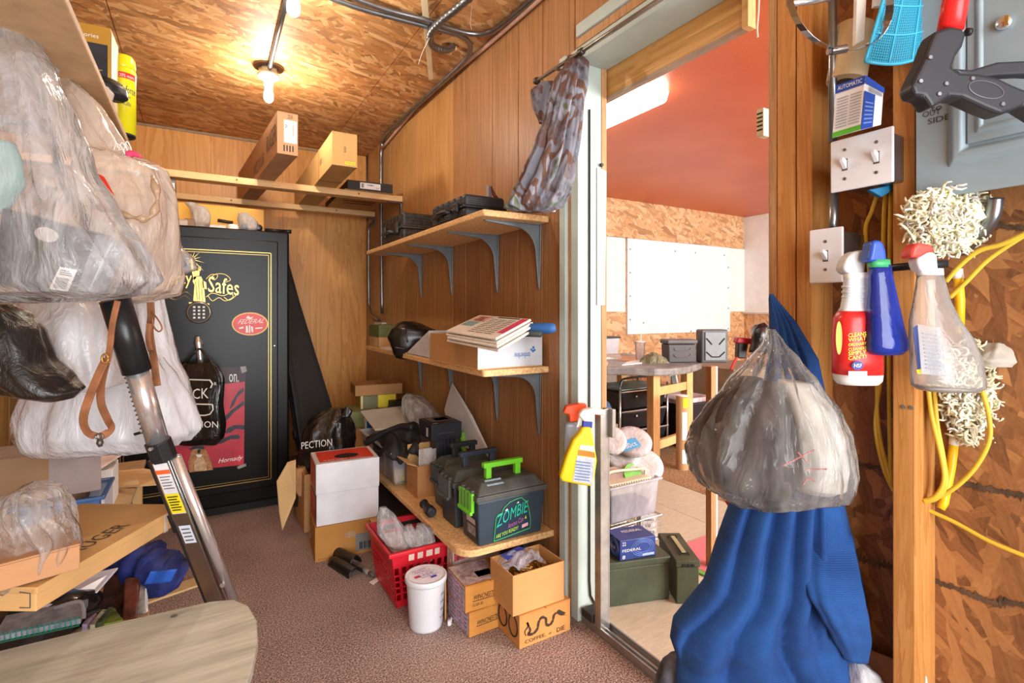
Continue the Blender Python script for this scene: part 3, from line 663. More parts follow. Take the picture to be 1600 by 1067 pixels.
pp(pi_, [(308, 704), (311, 702), (314, 704), (312, 708), (309, 708)], INK, 'animal_print'); pp(pi_, [(306, 710), (316, 710), (314, 714), (308, 714)], PAPER, 'animal_print')
lt('Hornady', 340, 726, 377, 720, 9, PAPER, ps, fn=pg, shear=.1); lt('on.', 358, 597, 373, 597, 13, PAPER, ps, fn=pg); lt('HU', 242, 735, 252, 735, 6, PAPER, ps, fn=pg)
TAPE = film('F4F1EA', .5, .2, 'clear_tape')
pp(ph, [(375, 573), (384, 572), (386, 580), (378, 583)], TAPE, 'tape'); pp(ph, [(370, 729), (384, 724), (385, 728), (372, 733)], TAPE, 'tape')
# black carrier bag hung on the lever
bl = film('151413', .97, .22, 'black_film', .6, 16, .08, .02)
mb = rows_loft([(566, 286, 334, .012), (572, 282, 342, .02), (590, 274, 348, .03), (625, 268, 350, .04), (660, 266, 350, .05), (684, 268, 347, .05), (695, 276, 338, .03), (697, 290, 325, .01)], 2.72, folds=11, fa=.12, seed=3, lump=.012, ls=9)
hb = thing('carrier_bag', 'black printed carrier bag hung over chrome safe lever', 'bag', at(311, 690, d=2.72))
mb.build('bag', bl, hb, smooth=True)
MB().tube(smoothpath([at(288, 570, d=2.74), at(303, 552, d=2.74), at(312, 545, d=2.75), at(320, 553, d=2.74), at(338, 574, d=2.74)], 6), .006, 8).build('handle_loop', bl, hb, smooth=True)
gl = lambda px, py: at(px, py, d=2.655)
lt('GLOCK', 262, 626, 326, 622, 16, PAPER, hb, fn=gl); lt('PERFECTION', 258, 668, 341, 668, 10, PAPER, hb, fn=gl); lt('R', 335, 602, 339, 602, 5, PAPER, hb, fn=gl)
for q in (((258, 592), (328, 594)), ((328, 594), (332, 600), (329, 606)), ((258, 630), (332, 632)), ((332, 632), (333, 640), (328, 647), (320, 649)), ((258, 648), (320, 649))):
    m = MB().tube([gl(*p) for p in q], .0035, 5); m.build('print_outline', PAPER, hb)
# ================================================================ top shelf things
def hardcase(name, label, P, sx, sy, sz, m, m2, rib=True, group=None, yaw=0):
    """hinged moulded case: long side faces the room (-x), latches on it"""
    o = thing(name, label, 'case', P, yaw, group)
    for z0, z1, nm in ((0, sz * .46, 'lower_shell'), (sz * .5, sz, 'lid')):
        MB().box(0, sx, 0, sy, z0, z1).build(nm, m, o, bevel=.014, seg=3, world=False)
    MB().box(-.006, sx + .006, -.006, sy + .006, sz * .44, sz * .5).box(-.004, sx + .004, -.004, sy + .004, sz * .505, sz * .55).build('rim', m2, o, bevel=.003, world=False)
    for yy in (sy * .2, sy * .8):
        lt_ = MB().box(-.016, -.004, yy - .022, yy + .022, sz * .3, sz * .68).build('latch', m2, o, bevel=.003, world=False)
        MB().box(-.02, -.015, yy - .015, yy + .015, sz * .34, sz * .46).build('latch_tab', m, lt_, bevel=.002, world=False)
    MB().tube(smoothpath([(-.004, sy * .36, sz * .4), (-.03, sy * .38, sz * .4), (-.034, sy * .5, sz * .4), (-.03, sy * .62, sz * .4), (-.004, sy * .64, sz * .4)], 4), .009, 8).build('carry_handle', m2, o, world=False, smooth=True)
    if rib:
        for k in range(3): MB().box(sx * .08, sx * .92, -.003, .001, sz * (.62 + .09 * k), sz * (.65 + .09 * k)).build('rib', m, o, bevel=.001, world=False)
        for k in range(5): MB().box(-.003, .001, sy * (.1 + .17 * k), sy * (.14 + .17 * k), sz * .72, sz * .95).build('rib', m, o, bevel=.001, world=False)
    return o
GM = mat('3A3836', .45, .25, var=.35, scale=60, bump=.15, bscale=140, name='grey_moulded')
hardcase('pistol_case', 'dusty grey ribbed pistol case at the far end of top shelf', (.935, 2.73, 1.5305), .22, .37, .155, GM, mat('4C4A47', .4, .3, var=.3, scale=40), group='hard pistol cases')
hardcase('pistol_case', 'black hard pistol case on top shelf beside the camouflage curtain', (.925, 1.93, 1.5305), .19, .36, .10, BLACKM, BLACKP, group='hard pistol cases')
o = carton('small_carton', 'small white carton between the two pistol cases', 'carton', (.99, 2.33, 1.5305), 0, .07, .05, .12, mat('E4E2DE', .6), corner=(-1, -1)); fprint(o, 'front', .2, .3, .8, .5, GREYINK)
tp = thing('tool_piece', 'small brown and grey metal tool part on the black case', 'tool', (1.06, 2.02, 1.631))
MB().prism([(1.07, 2.0, 1.631), (1.09, 2.0, 1.631), (1.085, 2.0, 1.69), (1.07, 2.0, 1.695)], (0, .02, 0)).build('blade', mat('8C8A90', .4, .5), tp, bevel=.002)
MB().tube([(1.085, 2.005, 1.69), (1.10, 2.0, 1.655), (1.115, 1.995, 1.636)], [.006, .008, .006], 8).build('grip', mat('5A3526', .5), tp, smooth=True)
# curtain rod and gathered camouflage curtain
ROD = mat('8D877E', .35, .8, var=.15)
cr = thing('curtain_rod', 'thin old metal curtain rod above the doorway', 'curtain rod', at(838, 127, x=1.15))
ra, rb = at(838, 127, x=1.155), at(1075, -30, x=1.155)
MB().tube([ra, rb], .0075, 12).build('rod', ROD, cr, smooth=True)
MB().lathe([(.003, -.02), (.012, -.014), (.015, -.004), (.012, .006), (.008, .012)], 16, M=Matrix.Translation(ra) @ Matrix.Rotation(-PI / 2, 4, 'X')).build('finial', mat('4B4339', .4, .6), cr, smooth=True)
for q in ((908, 81),):
    c = at(*q, x=1.155); MB().lathe([(.011, -.012), (.013, -.006), (.011, 0), (.013, .006), (.011, .012)], 14, M=Matrix.Translation(c) @ Matrix.Rotation(PI / 2, 4, 'X')).build('ring', mat('4B4339', .4, .6), cr, smooth=True)
MB().box(1.15, W - .001, at(870, 104, x=1.155).y - .006, at(870, 104, x=1.155).y + .006, at(870, 104, x=1.155).z - .012, at(870, 104, x=1.155).z - .006).build('bracket', ROD, cr)
def camo(cols, sc=9):
    t = NT('camouflage_cloth'); v = t.coord((1, 1, .6)); n = t.noise(v, sc, 2, .5, .8); n2 = t.noise(v, sc * 3, 4, .7); n3 = t.noise(v, sc * 1.3, 2, .5)
    s = [lin(c) for c in cols]
    a = t.ramp(n.outputs[0], [(.0, s[0]), (.42, s[0]), (.44, s[1]), (.52, s[1]), (.54, s[2]), (.6, s[2]), (.62, s[3])])
    b = t.ramp(n2.outputs[0], [(.40, s[4]), (.6, s[0])])
    m = t.ramp(n3.outputs[0], [(.45, (.15,) * 3), (.6, (.75,) * 3)]); t.ln(t.mix(m, a, b), t.b.inputs['Base Color'])
    t.b.inputs['Roughness'].default_value = .9; t.bump(n2.outputs[0], .15, .003); return t.m
CAMO = camo(('74747E', '5E3A24', '8E8E98', '5C683A', '3A3A42'), 11)
mb = rows_loft([(86, 890, 912, .014, .12), (98, 884, 920, .022, .08), (130, 866, 918, .03, .05), (175, 852, 911, .035, .03), (225, 836, 905, .04, .02), (270, 815, 898, .045, .02), (300, 800, 890, .05, .02), (322, 787, 880, .05, .02), (331, 806, 862, .025, .02)], 1.80, n=80, folds=11, fa=.6, seed=5, lump=.008, ls=8, sq=2, fade=0)
cu = thing('camo_curtain', 'gathered grey and brown camouflage curtain hanging by the doorway', 'curtain', at(835, 330, d=1.82)); mb.build('drape', CAMO, cu, smooth=True)
rows_loft([(128, 845, 868, .012), (142, 828, 862, .014), (165, 832, 856, .014), (192, 842, 850, .01)], 1.96, n=24, folds=5, fa=.25, seed=2, lump=.006).build('loose_fold', CAMO, cu, smooth=True)
rows_loft([(285, 866, 884, .01), (305, 866, 878, .012), (330, 856, 868, .01)], 1.84, n=20, folds=4, fa=.25, seed=9, lump=.006).build('hem_tail', mat('C7C6CE', .8), cu, smooth=True)
# ================================================================ middle shelf things
zs = .9255
o = carton('ammo_carton', 'tan and olive lidded box at far end of the middle shelf', 'box', (.925, 3.13, zs), 0, .12, .21, .062, kraft('C8A070'), corner=(-1, -1), flaps=False)
MB().box(-.062, .062, -.107, .107, .0625, .135).build('lid', mat('66703F', .6), o, bevel=.002, world=False)
fprint(o, 'left', .5, .1, .9, .9, mat('E2CE9B', .7), 'label')
for k in range(3): ftext(o, 'left', 'SAFETY SLUGS'[k:k + 8], .55, .68 - k * .25, .85, .86 - k * .25, mat('9A4A2A', .7))
LEA = mat('171615', .28, 0, var=.2, scale=12, bump=.12, bscale=40, spec=.55, name='black_leather')
lb = thing('leather_bag', 'slouched shiny black leather bag on the middle shelf', 'bag', (1.06, 2.72, zs))
rows_loft([(502, 632, 648, .05), (507, 622, 660, .08), (515, 612, 680, .10), (527, 605, 690, .11), (540, 607, 686, .11), (550, 611, 676, .10), (557, 614, 672, .08)], 2.83, n=36, folds=3, fa=.1, seed=1, lump=.02, ls=7, sq=2.6).build('body', LEA, lb, smooth=True)
MB().tube(smoothpath([at(634, 510, d=2.73), at(634, 520, d=2.71), at(637, 535, d=2.71)], 4), .004, 6).build('seam', LEA, lb, smooth=True)
MB().tube([at(618, 543, d=2.70), at(632, 545, d=2.70)], .004, 6).build('zip', mat('3A3838', .3, .5), lb)
gt = thing('folder_box', 'pale grey cardboard tray with slanted sides beside black bag', 'tray', (.95, 2.35, zs))
GC = mat('C9CACB', .6, var=.06)
MB().prism([(.915, 2.30, zs), (.915, 2.62, zs), (.915, 2.30, zs + .13)], (.004, 0, 0)).build('slanted_side', GC, gt, bevel=.001)
MB().prism([(1.10, 2.30, zs), (1.10, 2.62, zs), (1.10, 2.30, zs + .13)], (.004, 0, 0)).build('slanted_side', GC, gt, bevel=.001)
MB().box(.915, 1.104, 2.295, 2.299, zs, zs + .13).build('end_panel', GC, gt, bevel=.001); MB().box(.915, 1.104, 2.30, 2.72, zs, zs + .004).build('base', PAPER, gt)
solo(MB().prism([(.90, 2.75, zs), (1.1, 2.78, zs), (1.1, 3.08, zs), (.915, 3.08, zs)], (0, 0, .006)), 'loose_papers', PAPER, 'thin white papers under the black leather bag', 'paper', bevel=.001)
# open carton with newspapers
tb = thing('open_carton', 'open cardboard carton with printed blue word, full of newspapers', 'carton', (1.04, 1.99, zs))
x0, x1, y0, y1, h = .893, 1.185, 1.752, 2.23, .122; c_ = .004
BW = mat('C3C6CB', .6, var=.06, name='coated_card')
MB().box(x0, x1, y0, y1, zs, zs + c_).build('base', KR, tb)
MB().box(x0, x0 + c_, y0 + c_, y1 - c_, zs + c_, zs + h).build('side_wall', KRD, tb, bevel=.001); MB().box(x1 - c_, x1, y0 + c_, y1 - c_, zs + c_, zs + h).build('side_wall', KR, tb, bevel=.001)
MB().box(x0, x1, y0, y0 + c_, zs + c_, zs + h).build('end_wall', BW, tb, bevel=.001); MB().box(x0, x1, y1 - c_, y1, zs + c_, zs + h).build('end_wall', KR, tb, bevel=.001)
BLUEINK = mat('3F6FA8', .5)
fy = y0 - .0006
letters('timberline', (1.128, fy, zs + .058), (-.075, 0, 0), (0, 0, -.022), BLUEINK, tb, eps=.0008)
m = MB()
for q in ((0, 0, .006), (.008, .004, .005), (-.008, .006, .005), (.002, .014, .006)):
    m.prism([(1.140 + q[0] + q[2] * math.cos(k * PI / 3), fy - .0008, zs + .062 + q[1] + q[2] * math.sin(k * PI / 3)) for k in range(6)], (0, .0004, 0))
m.build('leaf_mark', BLUEINK, tb)
NP = mat('E4DED2', .8, var=.06, scale=30, name='newsprint'); NG = mat('8E8A84', .8, var=.3, scale=120); PINK = mat('D3426B', .6); TEAL = mat('7FA3A6', .7, var=.15)
npq = [at(697, 516, d=2.12), at(775, 528, d=1.74), at(830, 498, d=1.93)]; npq.append(npq[0] + npq[2] - npq[1])
for i in range(4):
    o = thing('newspaper', ('top newspaper with pink stripe and portrait photo in the carton', 'second folded newspaper under the pink striped one', 'third folded newspaper showing its edge in the carton', 'lowest folded newspaper on the pile in the carton')[i], 'newspaper', npq[0] - Vector((0, 0, .012 * i)), group='newspapers in the open carton')
    off = Vector((R.uniform(-.012, .012), R.uniform(-.012, .012), -.0125 * i)) if i else Vector()
    c = sum(npq, Vector()) / 4; q = [c + (p - c) * (1 + (.03 * (i % 2))) + off for p in npq]
    MB().prism(q, (0, 0, -.009)).build('folded_sheets', NP, o, bevel=.0035)
    if i == 0:
        f = lambda u, v: (q[0] * (1 - u) + q[1] * u) * (1 - v) + (q[3] * (1 - u) + q[2] * u) * v + Vector((0, 0, .0008))
        def np_(u0, u1, v0, v1, m, n='print', e=0): 
            k = MB(); k.add([f(u0, v0) + UP * e, f(u1, v0) + UP * e, f(u1, v1) + UP * e, f(u0, v1) + UP * e], [(0, 1, 2, 3)]); k.build(n, m, o)
        np_(.88, .99, .2, .95, PINK); np_(.05, .3, .35, .6, TEAL); np_(.06, .36, .62, .93, mat('D9A79A', .7, var=.3, scale=40), 'photo_print'); np_(.12, .28, .66, .9, mat('A8685A', .7, var=.3, scale=40), 'photo_print', .0004)
        for k in range(3):
            for l in range(9): np_(.4 + k * .155, .535 + k * .155, .1 + l * .085, .14 + l * .085, NG, 'text_line')
        np_(.45, .85, .9, .95, INK, 'text_line')
ft = thing('folding_umbrella', 'rolled blue umbrella sticking out of the newspaper carton', 'umbrella', at(830, 520, d=1.93))
MB().tube([at(800, 516, d=1.98), at(835, 513, d=1.92), at(860, 513, d=1.9), at(868, 512, d=1.9)], [.018, .02, .02, .014], 14).build('rolled_cloth', mat('1F4E86', .6, var=.2), ft, smooth=True)
MB().tube([at(790, 520, d=1.97), at(845, 522, d=1.88)], .012, 10).build('dark_pouch', mat('2A3230', .6), ft, smooth=True)
tgx = thing('price_tag', 'yellow and grey swing tag over the edge of newspaper carton', 'tag', at(803, 535, d=1.70))
MB().prism([at(795, 535, y=1.7495), at(809, 534, y=1.7495), at(809, 512, y=1.7495), at(797, 514, y=1.7495)], (0, .001, 0)).build('card', mat('B9C6D2', .5), tgx)
MB().prism([at(804, 534.5, y=1.749), at(809, 534.3, y=1.749), at(809, 514, y=1.749), at(805, 515, y=1.749)], (0, -.0008, 0)).build('stripe', mat('EBDC3C', .5), tgx); MB().prism([at(800.5, 530, y=1.749), at(803, 530, y=1.749), at(803, 526, y=1.749), at(801.5, 525, y=1.749)], (0, -.0008, 0)).build('mark', INK, tgx)
# ================================================================ lowest shelf things
z3 = .2785
def ammocan(label, P, sx, sy, sz, m, lidm, handle, latch, group='plastic ammo cans on the lowest shelf'):
    o = thing('plastic_ammo_can', label, 'ammo can', P, 0, group); h = sz * .74
    b = [(.01, .01, 0), (sx - .01, .01, 0), (sx - .01, sy - .01, 0), (.01, sy - .01, 0)]; t = [(0, 0, h), (sx, 0, h), (sx, sy, h), (0, sy, h)]
    MB().hexa(b, t).build('body', m, o, bevel=.006, seg=2, world=False)
    MB().box(-.008, sx + .008, -.008, sy + .008, h + .001, h + .022).build('lid_rim', lidm, o, bevel=.004, world=False)
    MB().hexa([(-.002, -.002, h + .022), (sx + .002, -.002, h + .022), (sx + .002, sy + .002, h + .022), (-.002, sy + .002, h + .022)], [(.03, .03, sz), (sx - .03, .03, sz), (sx - .03, sy - .03, sz), (.03, sy - .03, sz)]).build('lid', lidm, o, bevel=.005, world=False)
    hy = sy * .5; q = .012
    MB().box(.07, .07 + 2 * q, hy - q, hy + q, sz - .002, sz + .045).box(sx - .07 - 2 * q, sx - .07, hy - q, hy + q, sz - .002, sz + .045).box(.06, sx - .06, hy - q * 1.1, hy + q * 1.1, sz + .04, sz + .06).build('handle', handle, o, bevel=.004, world=False)
    l = MB().box(-.016, -.002, sy * .14, sy * .86, h - .045, h + .028).build('latch', latch, o, bevel=.004, world=False)
    MB().box(-.022, -.010, sy * .14, sy * .86, h - .052, h - .038).build('latch_lip', latch, l, bevel=.003, world=False)
    for k in (.32, .5, .68): MB().box(-.0175, -.0155, sy * k - .002, sy * k + .002, h - .035, h + .028).build('latch_groove', lidm, l, world=False)
    for k in (.25, .5, .75): MB().box(-.011, .004, sy * k - .006, sy * k + .006, h + .024, h + .036).build('hinge_lug', lidm, o, bevel=.002, world=False)
    return o
NAVY = mat('2F3D48', .45, var=.1, bump=.06, bscale=200, name='blue_grey_plastic'); LIDM = mat('4B4C48', .5, var=.18, scale=14); GRN = mat('6FCB2A', .4, var=.05, name='lime_plastic'); OLG = mat('4A4F49', .5, var=.15); OLD = mat('33373B', .45)
zc_ = ammocan('blue-grey ammo can with lime green handle, latch and cartoon lettering', (.868, 1.702, z3), .295, .155, .225, NAVY, LIDM, GRN, GRN)
M_ = TM[zc_.name]; g = lambda u, v: M_ @ Vector((.01 + u * .275, -.0005 + .010 * (1 - v / .75) - .0028, v * .166 / .75))
CY = mat('2BB79A', .4); LIME = mat('B7E04A', .4); PUR = mat('B0609A', .4)
arch = [(.22, .04), (.24, .42), (.27, .48), (.33, .50), (.36, .58), (.45, .66), (.55, .69), (.64, .70), (.67, .66), (.73, .60), (.77, .46), (.80, .28), (.80, .12), (.22, .04)]
MB().tube([g(*p) for p in arch], .0013, 5).build('print_outline', mat('4FC96A', .4), zc_)
MB().add([g(*p) + Vector((0, .0012, 0)) for p in arch[:-1]], [tuple(range(len(arch) - 1))]).build('print_panel', mat('1F3346', .45), zc_)
a = g(.245, .26); letters('ZOMBIE', a, g(.735, .42) - a, g(.26, .47) - a, CY, zc_, warp=lambda u: .10 * math.sin(u * PI))
a = g(.43, .20); letters('Ammo Can', a, g(.68, .275) - a, g(.43, .29) - a, PUR, zc_); a = g(.245, .08); letters('ARE YOU READY?', a, g(.60, .15) - a, g(.245, .145) - a, LIME, zc_)
patch([g(.66, .155), g(.76, .175), g(.76, .235), g(.66, .215)], mat('D8A0A8', .5), zc_); patch([g(.70, .31), g(.735, .31), g(.718, .37)], mat('C9B83A', .5), zc_)
patch([g(.38, .52), g(.43, .535), g(.41, .56), (g(.385, .54))], PAPER, zc_); patch([g(.56, .61), g(.6, .62), g(.59, .645)], PAPER, zc_)
sd = lambda u, v: M_ @ Vector((-.001 + .010 * (1 - v / .75) - .0004, .145 - u * .135, v * .166 / .75))
patch([sd(.3, .05), sd(.92, .05), sd(.92, .45), sd(.3, .45)], mat('3A3433', .5), zc_, 'label'); patch([sd(.34, .34), sd(.88, .34), sd(.88, .43), sd(.34, .43)], mat('B9A9A8', .5), zc_, 'label', .0014); patch([sd(.36, .14), sd(.86, .14), sd(.86, .30), sd(.36, .30)], mat('8E8C90', .5, var=.3, scale=60), zc_, 'label', .0014)
lp = [M_ @ Vector(p) for p in ((.055, .005, .188 + .03), (.115, .005, .188 + .03))]
MB().prism([M_ @ Vector((.05, .018, .2145)), M_ @ Vector((.12, .018, .2145)), M_ @ Vector((.12, .045, .228)), M_ @ Vector((.05, .045, .228))], (0, 0, .001)).build('lid_label', mat('9FB6CC', .4, var=.2, scale=60), zc_)
ammocan('dark grey-green ammo can just behind the blue-grey lettered one', (.862, 1.895, z3), .29, .15, .222, OLD, OLG, mat('2B3440', .45), OLG)
ammocan('small grey-green ammo can with dark handle, third from the doorway', (.90, 2.085, z3), .25, .135, .215, OLG, OLG, mat('22262B', .45), OLD)
cy = thing('scope_tube', 'short black tube lying at front of lowest shelf', 'tube', (.84, 2.12, z3))
MB().lathe([(.018, 0), (.022, .004), (.022, .03), (.017, .035), (.017, .09), (.02, .094)], 20, M=Matrix.Translation((.83, 2.05, z3 + .023)) @ Matrix.Rotation(-PI / 2 + .1, 4, 'X')).build('barrel', BLACKP, cy, smooth=True)
MB().lathe([(.0165, -.001), (.0165, .001)], 20, M=Matrix.Translation((.83, 2.05, z3 + .023)) @ Matrix.Rotation(-PI / 2 + .1, 4, 'X')).build('lens', mat('30343A', .1), cy)
# open kraft box with sleeves, black pack and black carton
ob = thing('open_kraft_box', 'open kraft box on lowest shelf holding clear plastic sleeves', 'box', (.97, 2.36, z3))
x0, x1, y0, y1, h = .856, 1.09, 2.29, 2.44, .15
MB().box(x0, x1, y0, y1, z3, z3 + .004).build('base', KR, ob)
for q in ((x0, x0 + c_, y0, y1), (x1 - c_, x1, y0, y1)): MB().box(*q, z3 + .004, z3 + h).build('side_wall', kraft('B78352'), ob, bevel=.001)
MB().box(x0 + c_, x1 - c_, y0, y0 + c_, z3 + .004, z3 + h).build('front_wall', kraft('B78352'), ob, bevel=.001); MB().box(x0 + c_, x1 - c_, y1 - c_, y1, z3 + .004, z3 + h + .07).build('raised_flap', KR, ob, bevel=.001)
MB().prism([(x0, y0, z3 + h), (x0, y1, z3 + h), (x0 - .05, y1, z3 + h + .02), (x0 - .05, y0, z3 + h + .02)], (0, 0, .003)).build('side_flap', KRL, ob, bevel=.001)
for k in range(4):
    letters('||||', (x0 - .0008, y1 - .03, z3 + .03 + k * .015), (0, -.05, 0), (0, 0, .006), mat('8A5A32', .7), ob) if k < 2 else None
SLV = film('EFEDEA', .4, .12, 'clear_sleeve', .4, 20)
for k in range(3): solo(MB().prism([(.87 + .03 * k, 2.32 + .02 * k, z3 + .006), (.93 + .03 * k, 2.305 + .02 * k, z3 + .006), (.935 + .03 * k, 2.31 + .02 * k, z3 + .225 - .012 * k), (.875 + .03 * k, 2.325 + .02 * k, z3 + .22 - .012 * k)], (.003, .006, 0)), 'clear_sleeve', SLV, ('front clear plastic sleeve standing in the kraft box', 'second clear plastic sleeve standing in the kraft box', 'rear clear plastic sleeve standing in the kraft box')[k], 'sleeve', 'clear sleeves in the kraft box')
fp_ = thing('striped_pack', 'black ribbed plastic pack under small black carton', 'pack', (1.0, 2.41, z3))
MB().box(.97, 1.075, 2.335, 2.42, z3 + .006, z3 + .253).build('core', mat('3A3A3E', .5), fp_)
for k in range(5): MB().box(.972 + k * .021, .984 + k * .021, 2.326, 2.336, z3 + .17, z3 + .25).build('fin', mat('24262C', .4), fp_, bevel=.002)
o = carton('black_carton', 'small glossy black carton on top of the kraft box contents', 'carton', (.93, 2.30, z3 + .255), 0, .155, .17, .078, mat('26272C', .35, var=.1), corner=(-1, -1), flaps=False)
fprint(o, 'top', .15, .3, .85, .9, mat('5C5B58', .4, var=.25, scale=50), 'lid_print'); fprint(o, 'top', .35, .45, .8, .8, mat('A9A6A2', .4, var=.15, scale=50)); fprint(o, 'left', .6, .15, .75, .7, mat('B9B9BC', .5)); fprint(o, 'front', .2, .4, .8, .44, mat('3D4450', .4))
for k in range(12): fprint(o, 'top', .08 + .03 * (k % 6), .08 + .1 * (k // 6), .095 + .03 * (k % 6), .14 + .1 * (k // 6), PAPER) if k < 6 else None
gs = thing('green_brush', 'strip of bright green bristles behind black carton', 'brush', (1.12, 2.42, z3))
MB().prism([(1.11, 2.33, z3 + .12), (1.135, 2.33, z3 + .12), (1.128, 2.36, z3 + .27), (1.105, 2.36, z3 + .25)], (0, .03, 0)).build('bristles', mat('7FB83A', .7, var=.3, scale=60), gs, bevel=.004); MB().box(1.105, 1.14, 2.33, 2.38, z3, z3 + .12).build('handle', BLACKP, gs, bevel=.004)
solo(MB().prism([at(706, 598, x=1.19), at(694, 640, x=1.16), at(704, 690, x=1.12), at(768, 716, x=1.12), at(737, 650, x=1.16)], (.006, 0, 0)), 'white_panel_sheet', mat('DCDAD8', .5, var=.04), 'white pointed plastic sheet leaning against the panelled wall', 'sheet', bevel=.001)
# clear tote with lid, jacket and contents
TOT = film('E6E4EA', .42, .25, 'milky_tote', .15, 8); to = thing('storage_tote', 'milky clear plastic tote on lowest shelf under black jacket', 'tote', (.95, 2.8, z3))
def tub(o, x0, x1, y0, y1, z0, z1, tp_, m, name='shell', th=.003, rim=.012, rimm=None):
    b = [(x0 + tp_, y0 + tp_), (x1 - tp_, y0 + tp_), (x1 - tp_, y1 - tp_), (x0 + tp_, y1 - tp_)]; t = [(x0, y0), (x1, y0), (x1, y1), (x0, y1)]
    mb = MB(); mb.loops([[(*p, z0) for p in b], [(*p, z1) for p in t]], True, False); mb.f.append((3, 2, 1, 0)); mb.mi.append(0); mb.build(name, m, o, bevel=.012, seg=3)
    mb = MB(); mb.loops([[(*p, z1 - .01) for p in t], [(p[0] + (rim if p[0] == x1 else -rim), p[1] + (rim if p[1] == y1 else -rim), z1 - .006) for p in t], [(p[0] + (rim if p[0] == x1 else -rim), p[1] + (rim if p[1] == y1 else -rim), z1 + .004) for p in t], [(*p, z1 + .004) for p in t]], True, False); mb.build('rim', rimm or m, o, bevel=.003)
tub(to, .805, 1.16, 2.50, 3.08, z3 + .001, z3 + .17, .02, TOT, rimm=film('E9E6E4', .75, .3, 'tote_rim', .1, 8))
for k, (x, y, c, s) in enumerate(((.86, 2.58, 'C9B04A', .03), (.93, 2.57, '8C7FA8', .04), (1.0, 2.58, 'B9A0A8', .035), (.87, 2.68, '7F8CA8', .04), (.95, 2.70, 'C8C2BC', .05), (1.05, 2.6, '9A8A78', .04))):
    mb = MB(); mb.box(x - s, x + s, y - s * .8, y + s * .8, z3 + .004, z3 + .03 + s * 1.2); solo(mb, 'tote_packet', mat(c, .5, var=.2, scale=30), ('yellow', 'lilac', 'pinkish', 'blue-grey', 'cream', 'brown')[k] + ' packet seen through the wall of milky tote', 'packet', 'packets inside the milky tote', bevel=.006)
solo(MB().prism([(.84, 2.92, .47), (1.12, 2.86, .47), (1.13, 3.22, .53), (.84, 3.24, .52)], (0, .004, .012)), 'loose_cover', mat('CFCFC6', .5), 'pale plastic cover lying tilted behind black jacket', 'cover', bevel=.005)
jk = thing('black_jacket', 'crumpled black jacket heaped over the milky tote', 'jacket', (.95, 2.75, .46))
JK = mat('1C1C1D', .6, var=.25, scale=10, bump=.2, bscale=60, name='black_cloth')
def heap(fn, nu, nv): return MB().grid(fn, nu, nv)
def jf(u, v):
    a = at(572, 690, d=2.92); b = at(655, 668, d=2.75); c = at(596, 718, d=2.56); d = at(652, 712, d=2.50)
    p = (a * (1 - u) + b * u) * (1 - v) + (c * (1 - u) + d * u) * v
    return p + Vector((0, 0, .05 * math.sin(u * PI) * math.sin(v * PI) + .03 * math.sin(u * 9 + v * 7 + 2 * nz((u * 3, v * 3, 1)))) * 1) + Vector(noise.noise_vector((u * 5, v * 5, 2))) * .02
heap(jf, 34, 22).build('cloth', JK, jk, smooth=True, solid=.01)
MB().tube(smoothpath([at(572, 692, d=2.75), at(600, 676, d=2.72), at(625, 666, d=2.7), at(645, 668, d=2.66)], 6), [.015 + .003 * math.sin(k * .5) for k in range(19)], 12).build('sleeve', JK, jk, smooth=True)
# stack of cartridge boxes at the far end of the shelf
o = carton('cartridge_box', 'tan and olive box at the bottom of the far stack', 'box', (.82, 3.40, z3), math.radians(-8), .17, .22, .12, kraft('BE8F5A'), corner=(-1, -1), group='stacked cartridge boxes')
o = carton('cartridge_box', 'olive green lidded box, second from bottom of far stack', 'box', (.805, 3.39, z3 + .121), math.radians(-8), .18, .24, .10, mat('7E8452', .6), corner=(-1, -1), group='stacked cartridge boxes', flaps=False); MB().box(-.092, .092, -.122, .122, .055, .101).build('lid', mat('868C5A', .6), o, bevel=.002, world=False)
o = carton('cartridge_box', 'yellow and olive ammunition box under the top kraft box', 'box', (.90, 3.46, z3 + .222), math.radians(-6), .235, .2, .085, mat('7C7F5C', .6), corner=(-1, -1), group='stacked cartridge boxes'); fprint(o, 'front', .48, 0, .98, 1, mat('E8D630', .5)); fprint(o, 'front', 0, 0, .06, 1, mat('E8D79A', .5)); fprint(o, 'front', .74, 0, .82, .12, INK); fprint(o, 'left', 0, 0, 1, 1, mat('D9B86A', .6))
o = carton('cartridge_box', 'brown kraft box on top of the far stack', 'box', (.865, 3.46, z3 + .308), math.radians(-6), .31, .23, .07, kraft('B98B5C'), corner=(-1, -1), group='stacked cartridge boxes'); fprint(o, 'left', .2, .2, .6, .8, kraft('9A7048'))
o = carton('dark_carton', 'dark green carton standing behind the yellow box', 'carton', (1.07, 3.32, z3 + .0), math.radians(-4), .12, .12, .27, mat('23281F', .6), corner=(-1, -1), flaps=True)
o = carton('printed_carton', 'white carton with blue and orange triangles beside far stack', 'carton', (.875, 3.26, z3), math.radians(-10), .175, .10, .18, mat('E8E4DC', .5, var=.04), corner=(-1, -1))
a, x, y_ = face(o, 'front', 0, 0, 1, 1)
patch([a + x * .04 + y_ * .0, a + x * .30 + y_ * .0 + y_ * .55, a + x * .26 + y_ * 1, a + x * .06 + y_ * 1], mat('1F5E94', .4), o, 'print', .001); patch([a + x * .10 + y_ * .02, a + x * .40 + y_ * .05, a + x * .30 + y_ * .8], mat('E26A2A', .4), o, 'print', .0016); ftext(o, 'front', 'nowelon', .44, .28, .95, .45, mat('2A5A4A', .5))
